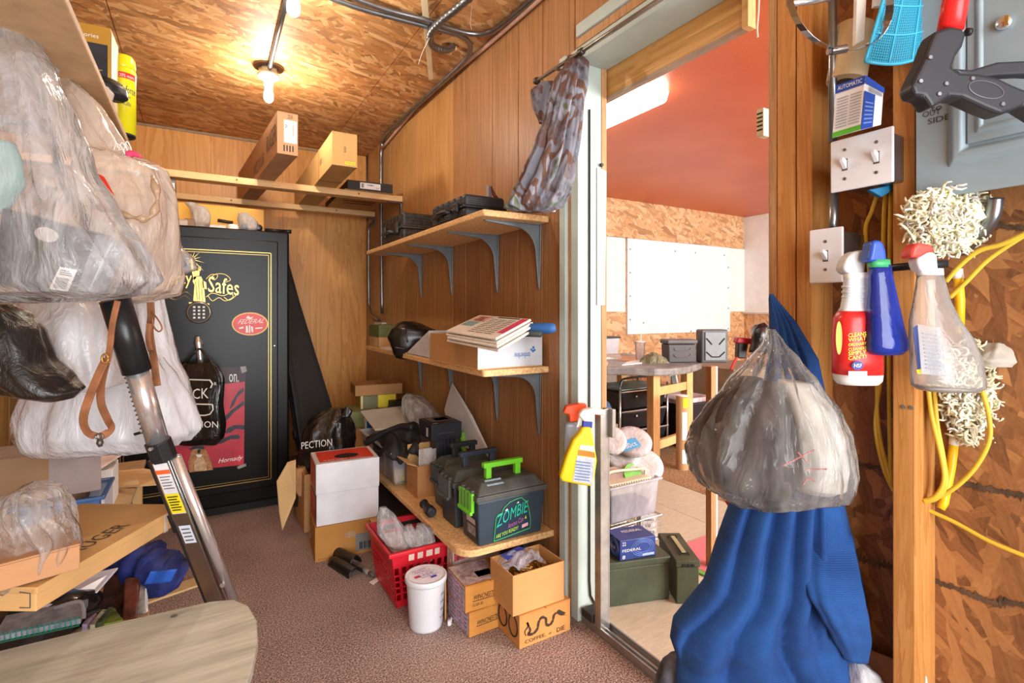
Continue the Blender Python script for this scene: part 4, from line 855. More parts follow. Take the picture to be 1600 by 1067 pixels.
# crinkled clear bag behind
CLR = film('E9E2DA', .34, .1, 'crinkled_clear', .8, 16, .3)
rows_loft([(614, 636, 644, .03), (622, 630, 660, .07), (635, 630, 676, .09), (650, 634, 690, .1), (664, 640, 690, .1), (680, 646, 684, .08)], 3.0, n=36, folds=7, fa=.2, seed=4, lump=.02, ls=8).build('x', CLR)
o = bpy.data.objects['x']; o.name = 'clear_bag'; recenter(o); tag(o, 'crinkled clear plastic bag behind the small black carton', 'bag')
# long black rifle case leaning by the safe
rc = thing('rifle_case', 'long black hard rifle case leaning in the corner beside safe', 'case', (.72, 3.95, 0))
a0, a1 = Vector((.70, 3.55, .02)), Vector((.47, 4.36, 1.62)); ax = (a1 - a0).normalized(); sd_ = Vector((.93, .2, 0)); sd_ = (sd_ - ax * sd_.dot(ax)).normalized(); nn = sd_.cross(ax).normalized()
if nn.y > 0: nn = -nn
LN = (a1 - a0).length
prof = [(0, -.10), (.02, -.13), (.3, -.14), (.6, -.12), (LN - .4, -.085), (LN - .04, -.075), (LN, -.04), (LN, .03), (LN - .05, .06), (LN - .5, .075), (.6, .12), (.3, .14), (.02, .13), (0, .10)]
pt = lambda q, k: a0 + ax * q[0] + sd_ * q[1] + nn * k
MB().prism([pt(q, 0) for q in prof], nn * .035).build('lower_shell', BLACKM, rc, bevel=.008, seg=3); MB().prism([pt(q, .038) for q in prof], nn * .04).build('lid', BLACKM, rc, bevel=.01, seg=3)
for k in (.35, .8, 1.3): MB().box(-.012, .012, -.02, .02, 0, .03).build('latch', BLACKP, rc, world=False) if False else MB().prism([pt((k - .03, -.155), .022), pt((k + .03, -.15), .022), pt((k + .03, -.135), .022), pt((k - .03, -.14), .022)], nn * .03).build('latch', BLACKP, rc, bevel=.002)
MB().prism([pt((q[0] * .9 + .07, q[1] * .72), .079) for q in prof], nn * .004).build('raised_panel', mat('2F2E2E', .6, bump=.2, bscale=180), rc, bevel=.002)
# black bin bag with lettering
bb = thing('bin_bag', 'knotted glossy black plastic bag with white letters behind red carton', 'bag', (.62, 3.05, .3))
rows_loft([(638, 515, 540, .03), (646, 500, 546, .06), (655, 485, 549, .09), (668, 474, 551, .11), (685, 474, 552, .13), (700, 468, 552, .14), (720, 462, 550, .14), (745, 460, 545, .14), (780, 462, 540, .13)], 2.98, n=44, folds=8, fa=.22, seed=8, lump=.03, ls=7).build('bag', bl, bb, smooth=True)
rows_loft([(636, 540, 544, .006), (642, 536, 550, .012), (652, 530, 546, .02)], 2.95, n=16, folds=4, fa=.3, seed=5, lump=.012).build('knot_ear', bl, bb, smooth=True)
a = at(471, 702, d=2.80); letters('PECTION', a, at(519, 696, d=2.80) - a, at(471, 691, d=2.80) - a, PAPER, bb)
# ================================================================ things on the carpet
# open carton beside the safe
oc = thing('open_carton', 'open kraft carton on carpet beside safe with a flap hanging down', 'carton', (.60, 3.0, 0))
x0, x1, y0, y1, h = .455, .78, 2.86, 3.14, .30
MB().box(x0, x1, y0, y1, .002, .006).build('base', KR, oc)
for q in ((x0, x0 + c_, y0, y1), (x1 - c_, x1, y0, y1), (x0 + c_, x1 - c_, y0, y0 + c_), (x0 + c_, x1 - c_, y1 - c_, y1)): MB().box(*q, .006, h).build('side_wall', KR, oc, bevel=.001)
MB().prism([at(462, 718, d=2.66), at(449, 722, d=2.62), at(432, 752, d=2.58), at(436, 800, d=2.56), at(441, 829, d=2.56), at(462, 778, d=2.62)], FW * .004).build('hanging_flap', kraft('D5AE78'), oc, bevel=.001)
solo(rows_loft([(728, 462, 478, .03), (742, 455, 482, .05), (760, 460, 484, .05), (772, 468, 482, .04)], 2.80, n=24, folds=5, fa=.25, seed=3, lump=.02, ls=9), 'packing_paper', kraft('C9986A'), 'crumpled brown packing paper in the carton beside safe', 'paper', smooth=True)
# red and white carton on a kraft one
yw = math.radians(-4)
P0 = Vector((.444, 2.50, 0))
lo = carton('kraft_carton', 'worn kraft carton on the carpet under red and white carton', 'carton', P0, yw, .29, .235, .158, kraft('B98445'), corner=(-1, -1), flaps=False)
MB().prism([Lw(lo, .10, -.118, .155), Lw(lo, .145, -.118, .155), Lw(lo, .20, -.26, .165), Lw(lo, .09, -.24, .17)], (0, 0, .003)).build('open_flap', kraft('C99A5E'), lo, bevel=.001)
fprint(lo, 'front', .62, .1, .98, .62, mat('7E7C78', .6), 'label'); barcode(lo, 'front', .68, .15, .92, .36, 10); fprint(lo, 'front', .45, .55, .62, .72, film('E9D9B8', .45, .2, 'clear_tape2'), 'tape'); ftext(lo, 'front', 'PLEASE RECYCLE', .05, .05, .35, .09, mat('7A4A20', .7)); fprint(lo, 'left', .1, .3, .3, .6, PAPER, 'label'); barcode(lo, 'left', .12, .35, .28, .55, 6)
rwm = mat('D9D8DC', .5, var=.05, name='white_card'); RDW = mat('C0392E', .5, var=.15, scale=30, name='worn_red')
rw = carton('target_carton', 'white two-tier carton with red top and oval cut-out', 'carton', P0 + Vector((.008, .008, .1585)), yw, .282, .228, .284, rwm, corner=(-1, -1), flaps=False, bevel=.003)
M_ = TM[rw.name]; sx, sy_, sz_ = .282, .228, .284
MB().box(-sx / 2 - .003, sx / 2 + .003, -sy_ / 2 - .003, sy_ / 2 + .003, .146, sz_ + .002).build('upper_cover', rwm, rw, bevel=.003, world=False)
f_ = lambda u, v: M_ @ Vector((-sx / 2 + u * sx, -sy_ / 2 + v * sy_, sz_ + .0026))
patch([f_(.06, .10), f_(.94, .10), f_(.94, .93), f_(.06, .93)], RED, rw, 'red_top')
MB().add([f_(.52 + .2 * math.cos(k * PI / 16), .40 + .17 * math.sin(k * PI / 16)) + Vector((0, 0, .0016)) for k in range(32)], [tuple(range(32))]).build('oval_opening', INK, rw)
a = f_(.12, .12) + Vector((0, 0, .001)); letters('TARGET LOADS', a, f_(.88, .12) - a, f_(.12, .22) - a, PAPER, rw)
for (z0, z1) in ((.01, .135), (.155, .275)):
    patch([M_ @ Vector((-sx / 2 - .0036, sy_ * .46, z0)), M_ @ Vector((-sx / 2 - .0036, -sy_ * .42, z0)), M_ @ Vector((-sx / 2 - .0036, -sy_ * .42, z1)), M_ @ Vector((-sx / 2 - .0036, sy_ * .46, z1))], RDW, rw, 'red_side')
# red shopping basket
RB = mat('C8202E', .35, var=.06, name='red_plastic'); bk = thing('shopping_basket', 'red plastic slotted shopping basket filled with bags', 'basket', (.78, 2.08, 0))
bx0, bx1, by0, by1, bh, tpz = .615, .985, 1.925, 2.245, .232, .03
def bw(u, side, z):
    k = tpz * (1 - z / bh); X0, X1, Y0, Y1 = bx0 + k, bx1 - k, by0 + k, by1 - k
    return Vector({'f': (X0 + (X1 - X0) * u, Y0, z), 'b': (X0 + (X1 - X0) * u, Y1, z), 'l': (X0, Y0 + (Y1 - Y0) * u, z), 'r': (X1, Y0 + (Y1 - Y0) * u, z)}[side])
for s in 'fblr':
    d = {'f': (0, .003, 0), 'b': (0, -.003, 0), 'l': (.003, 0, 0), 'r': (-.003, 0, 0)}[s]
    m = MB(); m.prism([bw(0, s, .165), bw(1, s, .165), bw(1, s, bh), bw(0, s, bh)], d)
    m.prism([bw(0, s, .004), bw(1, s, .004), bw(1, s, .03), bw(0, s, .03)], d); m.build('wall_band', RB, bk)
    m = MB()
    for k in range(13): u = k / 12; m.prism([bw(max(0, u - .017), s, .03), bw(min(1, u + .017), s, .03), bw(min(1, u + .017), s, .165), bw(max(0, u - .017), s, .165)], d)
    for z in (.055, .08, .105, .13): m.prism([bw(0, s, z), bw(1, s, z), bw(1, s, z + .007), bw(0, s, z + .007)], d)
    m.build('slotted_wall', RB, bk, kind='stuff')
MB().box(bx0 + tpz, bx1 - tpz, by0 + tpz, by1 - tpz, .002, .006).build('base', RB, bk)
m = MB(); q = .012
m.loops([[(bx0, by0, bh - .02), (bx1, by0, bh - .02), (bx1, by1, bh - .02), (bx0, by1, bh - .02)], [(bx0 - q, by0 - q, bh - .016), (bx1 + q, by0 - q, bh - .016), (bx1 + q, by1 + q, bh - .016), (bx0 - q, by1 + q, bh - .016)], [(bx0 - q, by0 - q, bh), (bx1 + q, by0 - q, bh), (bx1 + q, by1 + q, bh), (bx0 - q, by1 + q, bh)], [(bx0 + .004, by0 + .004, bh), (bx1 - .004, by0 + .004, bh), (bx1 - .004, by1 - .004, bh), (bx0 + .004, by1 - .004, bh)]], True, False); m.build('rim', RB, bk, bevel=.004)
for k, (u, w) in enumerate(((.18, .022), (.28, .022), (.38, .026), (.48, .02))): a = bw(u, 'f', .185); patch([a, a + Vector((w, 0, 0)), a + Vector((w, -.003, .03)), a + Vector((0, -.003, .03))], mat('D9BFAE', .5), bk, 'stamp', .0014)
MB().box(bx0 + .05, bx1 - .05, by1 - .008, by1 - .004, bh - .045, bh - .02).build('handle_slot', INK, bk)
CLR2 = film('F0EEEE', .3, .12, 'clear_pack', .7, 18, .3)
for i, (r_, dd, lab) in enumerate((([(792, 594, 604, .01), (805, 590, 618, .02), (830, 592, 632, .03), (848, 604, 646, .03), (856, 615, 646, .02)], 2.06, 'tall clear zip bag at front of the red basket'), ([(822, 632, 642, .02), (836, 630, 652, .03), (850, 640, 664, .03)], 2.06, 'folded clear bag in the middle of red basket'), ([(820, 650, 662, .02), (832, 645, 674, .03), (848, 652, 680, .03)], 2.08, 'small clear bag at right inside the red basket'))):
    solo(rows_loft(r_, dd, n=26, folds=5, fa=.2, seed=i, lump=.012, ls=12), 'zip_bag', CLR2, lab, 'bag', 'clear bags in the red basket', smooth=True)
solo(MB().prism([(.66, 1.97, .15), (.80, 1.97, .14), (.82, 2.18, .16), (.65, 2.2, .17)], (0, 0, .03)), 'picture_card', mat('C9B4AE', .5, var=.3, scale=25), 'pinkish printed card under the clear bags in basket', 'card', bevel=.003)
# ice-cream style bucket
bc = thing('lidded_bucket', 'white plastic bucket with printed lid and handwriting', 'bucket', (.705, 1.80, 0))
WB = mat('D5D6DC', .4, var=.03, name='white_tub'); 
MB().lathe([(.052, 0), (.058, .002), (.060, .01), (.070, .168), (.070, .17)], 40, (.705, 1.80, .0005)).build('tub', WB, bc, smooth=True)
ld = MB().lathe([(.0735, .166), (.076, .169), (.076, .184), (.073, .187), (.069, .185), (.066, .184)], 40, (.705, 1.80, .0005)).build('lid', WB, bc, smooth=True)
MB().lathe([(.064, .1848), (.001, .1852)], 40, (.705, 1.80, .0005)).build('lid_print', mat('E6E2EA', .4, var=.05, scale=40), ld)
bz = .1865
for k in range(5): letters(('ICE CREAM', 'VANILLA', 'one gallon', '1968', 'family size')[k], (.665 + .004 * k, 1.83 - k * .014, bz), (.055 + .008 * (k % 3), .006, 0), (0, .009, 0), mat(('6A4AA0', '8A3A78', '7A6AB0', '5A5AA8', '6A4AA0')[k], .5), ld)
patch([(.712, 1.762, bz), (.735, 1.765, bz), (.735, 1.778, bz), (.712, 1.775, bz)], mat('4A4AB0', .5), ld); patch([(.66, 1.785, bz), (.685, 1.788, bz), (.68, 1.802, bz), (.66, 1.8, bz)], mat('C23A4A', .5), ld)
for k in range(4):
    th = -1.05; m = MB(); r0 = .0672
    pts_ = [(.705 + (r0 + .0006 - (.12 - .03 * k) * .06 + .0025) * math.cos(th + i * .035), 1.80 + (r0 + .0006 - (.12 - .03 * k) * .06 + .0025) * math.sin(th + i * .035), .045 + .028 * k + .006 * math.sin(i * 2.3 + k)) for i in range(11)]
    m.tube(pts_, .0004, 4).build('pen_scrawl', mat('6A6A78', .6), bc)
# printed ammunition cases
WINK = mat('3A2A20', .6)
for k, (dx, z0, hh, dz, lab) in enumerate(((0, 0.001, .086, .0, 'lower orange-brown ammunition case with worn printed side, on the carpet'), (-.012, .088, .092, .006, 'upper orange-brown ammunition case with worn printed side'))):
    o = carton('ammunition_case', lab, 'carton', (.806 + dx, 1.648 + dz, z0), math.radians(2 - k * 4), .20, .165, hh, kraft('C88A42'), corner=(-1, -1), group='ammunition cases by the bucket')
    fprint(o, 'left', .02, .05, .98, .95, mat('B9A6B6', .5, var=.25, scale=90), 'printed_side'); fprint(o, 'top', 0, .05, .75, .95, mat('BCA8A6', .5, var=.3, scale=60), 'printed_top')
    for l in range(5): ftext(o, 'left', 'WINCHESTER', .08, .1 + l * .17, .92, .2 + l * .17, mat(('A83A4A', '4A4A8A')[l % 2], .5))
    ftext(o, 'front', 'WINCHESTER', .14, .42, .62, .60, WINK, shear=.06); fprint(o, 'front', .14, .36, .62, .385, WINK)
    if k: ftext(o, 'front', '12 GA 25', .14, .18, .34, .28, WINK); fprint(o, 'top', .35, .25, .65, .5, mat('C2303A', .5))
o = carton('printed_carton', 'pale carton with red print lying behind the ammunition cases', 'carton', (.84, 1.86, .001), math.radians(4), .22, .05, .215, mat('C9B2A8', .6, var=.2, scale=60), corner=(-1, -1)); fprint(o, 'front', .02, .8, .98, .98, mat('B94A52', .5, var=.4, scale=50)); fprint(o, 'front', .3, .3, .6, .7, RED)
solo(MB().prism([(.775, 1.79, .001), (.79, 1.86, .001), (.79, 1.86, .17), (.775, 1.79, .16)], (.006, -.001, 0)), 'cardboard_sheet', KRD, 'loose kraft panel standing between bucket and ammunition cases', 'cardboard', bevel=.001)
solo(rows_loft([(968, 699, 706, .012), (976, 697, 708, .016), (981, 699, 706, .012)], 1.92, n=14, lump=.008, ls=40), 'paper_scrap', PAPER, 'tiny crumpled paper scrap on carpet by ammunition cases', 'paper', smooth=True)
# snake box and brass box
o = carton('coffee_box', 'kraft box printed with a black cut snake and the word coffee', 'carton', (.925, 1.505, .001), 0, .215, .16, .112, kraft('C58A4E'), corner=(-1, -1))
a, x, y_ = face(o, 'front', 0, 0, 1, 1); nrm = Vector((0, -.0012, 0))
sn = [(.12, .35), (.10, .5), (.16, .62), (.14, .75), (.20, .48), (.16, .38), (.26, .34), (.34, .45), (.36, .62), (.42, .74), (.50, .66), (.51, .48), (.58, .42), (.64, .52), (.66, .66), (.70, .72)]
sp_ = smoothpath([(u, 0, v) for u, v in sn], 5); pts_ = [a + x * p.x + y_ * p.z + nrm for p in sp_]
for s0 in (0,):
    seg = pts_; w = [.0012 + .0042 * min(1, i / 26) * (.85 if i % 6 else .35) for i in range(len(seg))]
    m = MB(); L = [[], []]
    for i, p in enumerate(seg):
        d = (seg[min(i + 1, len(seg) - 1)] - seg[max(i - 1, 0)]).normalized(); nn_ = Vector((-d.z, 0, d.x)); L[0].append(p + nn_ * w[i]); L[1].append(p - nn_ * w[i])
    m.loops(L, False, False); m.build('snake_print', WINK, o)
q = lambda u, v: a + x * u + y_ * v + nrm
MB().add([q(.70, .72), q(.76, .80), q(.90, .62), q(.86, .58), q(.92, .54), q(.80, .58)], [tuple(range(6))]).build('snake_print', WINK, o)
ftext(o, 'front', 'COFFEE,', .10, .10, .50, .22, WINK); ftext(o, 'front', 'or', .56, .12, .62, .18, WINK); ftext(o, 'front', 'DIE', .72, .10, .88, .24, WINK)
for k in range(2):
    c, X, Y = face(o, 'left', .55 - .45 * k, .2, .95 - .45 * k, .9); m = MB(); m.tube([c + X * (.5 + .45 * math.cos(t)) + Y * (.5 + .45 * math.sin(t)) - Vector((.001, 0, 0)) for t in [i * PI / 8 for i in range(17)]], .0025, 5); m.build('ring_print', INK, o)
bx = thing('brass_box', 'open kraft box of spent brass on top of snake printed box', 'box', (1.0, 1.57, .113)); x0, x1, y0, y1, z0, h = .905, 1.12, 1.515, 1.675, .1135, .137
MB().box(x0, x1, y0, y1, z0, z0 + .004).build('base', KR, bx)
for q4 in ((x0, x0 + c_, y0, y1), (x1 - c_, x1, y0, y1), (x0 + c_, x1 - c_, y0, y0 + c_), (x0 + c_, x1 - c_, y1 - c_, y1)): MB().box(*q4, z0 + .004, z0 + h).build('side_wall', kraft('C4935C'), bx, bevel=.001)
BR_ = mat('B98F45', .3, .9, var=.2, scale=40, name='brass'); first = None
for k in range(46):
    X, Y = R.uniform(x0 + .03, x1 - .03), R.uniform(y0 + .025, y1 - .03); Z = z0 + h - .034 + R.uniform(-.006, .008)
    if first is None:
        first = solo(MB().lathe([(.0047, 0), (.0048, .002), (.0042, .003), (.0048, .004), (.0048, .019), (.0035, .022), (.0035, .027)], 10), 'brass_casing', BR_, 'spent brass cartridge case heaped in the open kraft box', 'casing', 'brass casings', smooth=True); c = first
    else: c = first.copy(); COL.objects.link(c)
    c.matrix_basis = Matrix.Translation((X, Y, Z)) @ Matrix.Rotation(R.uniform(0, 6.28), 4, 'Z') @ Matrix.Rotation(PI / 2 + R.uniform(-.5, .5), 4, 'X')
solo(MB().box(x0 + .005, x1 - .005, y0 + .005, y1 - .005, z0 + .005, z0 + h - .045), 'brass_fill', BR_, 'mass of brass cases filling the open kraft box', 'brass', kind='stuff')
def zb(u, v):
    p = Vector((x0 + .005 + u * .17, y0 + .06 + v * .08, z0 + h - .012 + .03 * math.sin(u * PI) * math.sin(v * PI) + .012 * math.sin(u * 11 + v * 5)))
    return p + Vector(noise.noise_vector((u * 6, v * 6, 4))) * .010
zo = thing('zip_bag', 'crinkled clear zip bag with blue strip lying over the brass', 'bag', (1.0, 1.6, z0 + h)); MB().grid(zb, 26, 18).build('film', film('DCD8EA', .4, .1, 'zip_film', .7, 20), zo, smooth=True)
MB().prism([(.935, 1.60, z0 + h + .012), (1.03, 1.635, z0 + h + .018), (1.02, 1.665, z0 + h + .016), (.93, 1.65, z0 + h + .01)], (0, 0, .001)).build('blue_strip', mat('3A3FA8', .3), zo)
# black holster and pen on the carpet
hs = thing('leather_holster', 'black leather holster folded on the carpet', 'holster', at(550, 895, z=0))
def strip(p0, p1, w0, w1, arch_, z, n=14):
    L = []
    for i in range(n + 1):
        u = i / n; c = p0.lerp(p1, u); d = (p1 - p0).normalized(); s = Vector((-d.y, d.x, 0)); w = w0 + (w1 - w0) * u
        L.append([c + s * (w * math.cos(t)) + Vector((0, 0, z + arch_ * math.sin(t))) for t in [PI * k / 8 for k in range(9)]])
    m = MB(); m.loops(L, False, False); return m
strip(at(522, 880, z=0), at(556, 900, z=0), .03, .035, .03, .002).build('pouch', LEA, hs, smooth=True, solid=.004)
strip(at(522, 868, z=.0), at(556, 886, z=.0), .022, .028, .035, .012).build('belt_loop', LEA, hs, smooth=True, solid=.005)
pn = thing('marker_pen', 'grey marker lying on carpet beside black holster', 'pen', at(578, 892, z=0)); a, b = at(567, 889, z=.011), at(584, 899, z=.011)
MB().tube([a, a.lerp(b, .6)], .011, 12).build('barrel', mat('8A827C', .4), pn, smooth=True); MB().tube([a.lerp(b, .6), b], [.009, .006], 12).build('cap', mat('5C5652', .4), pn, smooth=True)
solo(MB().prism([at(577, 910, z=.001), at(590, 902, z=.001), at(591, 908, z=.001), at(583, 914, z=.001)], (0, 0, .002)), 'paper_slip', PAPER, 'small folded white slip on carpet by red basket', 'paper')
# ================================================================ left side: shelf and its things
SHB = mat('C4A47C', .6, var=.08, scale=20, name='shelf_board'); z5 = 1.66
sx0 = at(203, 232, z=z5).x; sy1 = at(203, 232, z=z5).y
ls = thing('wall_shelf', 'long pale shelf board on the left wall above hanging bags', 'shelf', (-.5, 1.2, z5)); MB().box(XL + .001, sx0, .2, sy1, z5, z5 + .022).build('board', SHB, ls, bevel=.004)
for yy in (.5, 1.3, 1.9): MB().box(XL + .002, XL + .006, yy - .012, yy + .012, z5 - .22, z5 - .001).box(XL + .006, sx0 - .12, yy - .012, yy + .012, z5 - .005, z5 - .001).build('bracket', mat('6E7478', .45, .35), ls)
zu = z5 + .0225
pk = carton('accessory_box', 'black and gold retail box standing on the left shelf', 'box', at(174, 180, z=zu) + Vector((-.005, .03, 0)), math.radians(-2), .22, .11, .25, mat('B98A2C', .4), corner=(1, -1), flaps=False)
fprint(pk, 'front', .03, .04, .97, .80, mat('2A2E36', .35, var=.25, scale=12), 'front_panel'); ftext(pk, 'front', 'Shooting Accessories', .25, .84, .88, .90, PAPER)
for q in ((.5, .50, .64, .62), (.58, .25, .70, .35)): fprint(pk, 'front', *q, mat('8E9294', .5)).location = (0, 0, 0)
for o_ in pk.children:
    if o_.name.startswith('print'):
        for v in o_.data.vertices: v.co.y -= .001
ftext(pk, 'front', 'Dual Plug', .42, .70, .7, .72, mat('D9B04A', .5), eps=.003); ftext(pk, 'front', 'Scope Rings', .7, .5, .92, .52, mat('D9B04A', .5), eps=.003)
fprint(pk, 'right', .02, .02, .98, .98, mat('C9B48A', .5, var=.1, scale=20), 'side_panel')
cn = thing('spray_can', 'tall yellow insect spray can at the end of left shelf', 'spray can', at(201, 229, z=zu)); cc = Vector((sx0 - .013, sy1 - .036, zu)); CYN = mat('E6E01E', .3, var=.03, name='yellow_can')
MB().lathe([(.030, 0), (.032, .004), (.032, .008)], 32, cc).build('base_rim', BLACKP, cn, smooth=True); MB().lathe([(.0325, .008), (.0325, .20), (.030, .21)], 32, cc).build('can', CYN, cn, smooth=True)
MB().lathe([(.031, .205), (.032, .215), (.030, .238), (.024, .248), (.004, .251)], 32, cc).build('cap', CYN, cn, smooth=True)
def oncan(s, z, hh, m, t0, t1, c=cc, r=.0331):
    V, Fc = text2d(s); mb = MB(); mb.add([(c.x + r * math.cos(t0 + (t1 - t0) * u), c.y + r * math.sin(t0 + (t1 - t0) * u), c.z + z + v * hh) for u, v in V], Fc); mb.build('lettering', m, cn)
TH = math.atan2(-cc.y, -cc.x)
mb = MB(); mb.loops([[(cc.x + .0328 * math.cos(TH - .9 + k * .15), cc.y + .0328 * math.sin(TH - .9 + k * .15), cc.z + z) for k in range(15)] for z in (.172, .19)], False, False); mb.build('red_band', RED, cn)
oncan('20% more', .175, .010, PAPER, TH - .3, TH + .9); oncan('Enforcer', .128, .022, mat('2A2A6A', .4), TH - .2, TH + 1.2); oncan('Wasp', .112, .010, mat('2A7A3A', .4), TH - .1, TH + .6); oncan('Kills', .09, .012, mat('3A3A5A', .4), TH, TH + .6)
bt = thing('black_scoop', 'shallow black plastic scoop overhanging the left shelf', 'scoop', at(178, 150, d=1.42)); 
rows_loft([(121, 158, 172, .015), (128, 152, 184, .035), (138, 150, 192, .045), (150, 156, 194, .04), (157, 168, 190, .02)], 1.46, n=30, lump=.002, sq=2).build('bowl', BLACKP, bt, smooth=True)
rows_loft([(136, 158, 168, .01), (146, 160, 176, .014), (157, 166, 174, .01)], 1.42, n=20, lump=.001).build('liner', mat('C9BFB4', .5), bt, smooth=True)
solo(MB().prism([at(180, 165, z=zu) + Vector((-.02, 0, 0)), at(190, 185, z=zu) + Vector((-.02, 0, 0)), at(190, 185, z=zu) + Vector((-.10, .03, 0)), at(180, 165, z=zu) + Vector((-.10, .03, 0))], (0, 0, .03)), 'wood_offcut', STUD, 'small orange wooden offcut on left shelf behind spray can', 'wood', bevel=.002)
# hanging bags (real volumes round their own depth)
BG1 = film('F8FAFC', .27, .12, 'clear_grey_film', .9, 11, .35, .22); BG2 = film('FAEADA', .58, .16, 'tan_film', 1.0, 9, .4, .3); BG3 = film('F6F7FA', .8, .28, 'white_film', .7, 12, .4); BG4 = film('F0F4FA', .9, .3, 'grocery_film', .7, 10, .35)
tn = thing('produce_bag', 'crumpled tan see-through bag hanging beneath the left shelf', 'bag', at(240, 460, d=1.12))
rows_loft([(75, 60, 78, .02), (110, 45, 100, .03), (170, 60, 150, .05), (225, 100, 200, .06), (262, 140, 248, .08), (320, 150, 262, .09), (360, 160, 265, .10), (420, 165, 268, .10), (455, 160, 262, .09), (471, 175, 235, .05)], 1.16, n=56, folds=9, fa=.26, seed=6, lump=.02, ls=10, sq=2.2).build('film', BG2, tn, smooth=True)
MB().tube(smoothpath([at(152, 322, d=1.07), at(180, 332, d=1.05), at(215, 341, d=1.05), at(236, 338, d=1.06), at(246, 310, d=1.07), at(238, 275, d=1.08)], 6), [.006 + .003 * math.sin(k) for k in range(31)], 10).build('twisted_fold', film('C9A988', .9, .3, 'tan_fold', .6, 20), tn, smooth=True)
MB().prism([at(150, 270, d=1.06), at(162, 276, d=1.06), at(178, 305, d=1.06), at(170, 296, d=1.06)], FW * .002).build('red_tie', RED, tn)
MB().tube(smoothpath([at(198, 243, d=1.12), at(208, 240, d=1.12), at(222, 246, d=1.12)], 4), [.004, .007, .008, .008, .007, .006, .005, .003, .002], 8).build('pink_tie', mat('D8406A', .5), tn, smooth=True)
for k in range(3): MB().tube(smoothpath([at(178 + k * 8, 234, d=1.13), at(182 + k * 8, 225 - k * 2, d=1.12), at(190 + k * 7, 230, d=1.12), at(196 + k * 5, 242, d=1.12)], 5), .0012, 6).build('thread', PAPER, tn)
pb = thing('zip_pouch', 'small clear plastic pouch poking out beside the safe logo', 'pouch', at(285, 430, d=1.22)); rows_loft([(365, 262, 268, .01), (385, 264, 282, .02), (405, 266, 300, .03), (418, 267, 304, .03), (430, 268, 284, .02)], 1.24, n=26, folds=5, fa=.2, seed=2, lump=.008, ls=14).build('film', BG1, pb, smooth=True); MB().prism([at(268, 425, d=1.25), at(292, 415, d=1.25), at(280, 392, d=1.25), at(266, 400, d=1.25)], FW * .006).build('dark_insert', mat('2A3446', .4), pb, bevel=.002)
# big clear bag with a black boxed item
bigd = .98
bi = carton('boxed_device', 'flat black boxed device with barcode inside big clear bag', 'box', at(8, 440, d=bigd) - UP * .0, 0, .2, .06, .14, mat('1F2226', .3, var=.2), flaps=False)
bpy.data.objects.remove([c for c in bi.children][0]);
cq = [at(-14, 446, d=bigd), at(114, 463, d=bigd), at(150, 365, d=bigd + .02), at(2, 324, d=bigd + .02)]
MB().prism(cq, FW * .05).build('body', mat('22262C', .28, var=.2, scale=10), bi, bevel=.004)
cf = lambda u, v, e=-.0015: (cq[0] * (1 - u) + cq[1] * u) * (1 - v) + (cq[3] * (1 - u) + cq[2] * u) * v + FW * e
MB().add([cf(.70, .06), cf(.93, .06), cf(.95, .40), cf(.75, .40)], [(0, 1, 2, 3)]).build('barcode_label', PAPER, bi)
m = MB()
for k in range(11): m.add([cf(.745 + .004, .09 + k * .015, -.0025), cf(.90, .09 + k * .015, -.0025), cf(.90, .097 + k * .015, -.0025), cf(.749, .097 + k * .015, -.0025)], [(0, 1, 2, 3)])
m.build('barcode', INK, bi)
for k in range(3): MB().add([cf(.77, .29 + k * .03, -.0025), cf(.92 - .02 * k, .29 + k * .03, -.0025), cf(.92 - .02 * k, .302 + k * .03, -.0025), cf(.77, .302 + k * .03, -.0025)], [(0, 1, 2, 3)]).build('text_line', INK, bi)
MB().add([cf(.52 + .13 * math.cos(k * PI / 14), .80 + .10 * math.sin(k * PI / 14)) for k in range(28)], [tuple(range(28))]).build('round_window', mat('B9B6B2', .4), bi)
MB().add([cf(.25, .1), cf(.60, .12), cf(.60, .70), cf(.30, .72)], [(0, 1, 2, 3)]).build('dark_panel', mat('2C302C', .4, var=.2), bi)
MB().prism([cf(1.0, .02), cf(1.18, .10), cf(1.20, .95), cf(1.0, 1.0)], FW * .04).build('silver_edge', mat('9FA8B4', .25, .5, var=.2), bi, bevel=.004)
cb_ = thing('clear_bag', 'large clear bag hanging at far left around black boxed device', 'bag', at(90, 465, d=bigd))
rows_loft([(-30, -30, 22, .03), (10, -50, 30, .04), (60, -60, 45, .05), (110, -60, 72, .06), (180, -60, 100, .07), (250, -60, 125, .08), (330, -60, 168, .09), (400, -60, 215, .09), (440, -60, 238, .085), (458, -55, 215, .07), (470, -40, 150, .03)], bigd, n=64, folds=14, fa=.14, seed=11, lump=.012, ls=9, sq=2.6).build('film', BG1, cb_, smooth=True)
sb_ = thing('crumpled_bag', 'clear crumpled bag squeezed against the left shelf edge', 'bag', at(40, 180, d=1.02)); rows_loft([(-20, -10, 32, .03), (20, -5, 40, .03), (60, 0, 58, .04), (92, 20, 76, .04), (105, 45, 80, .025), (116, 60, 82, .01)], 1.08, n=40, folds=8, fa=.25, seed=13, lump=.012, ls=12).build('film', film('E4E6E8', .55, .14, 'clear_film_b', .9, 14), sb_, smooth=True)
gb = thing('teal_garment', 'pale teal folded cloth in the clear bag at left edge', 'cloth', at(5, 330, d=1.0)); rows_loft([(225, -40, 12, .02), (250, -40, 20, .03), (285, -40, 26, .03), (310, -40, 14, .03), (330, -40, 4, .02)], 1.0, n=24, folds=4, fa=.2, seed=3, lump=.01).build('cloth', mat('8FB0AE', .7, var=.15), gb, smooth=True)
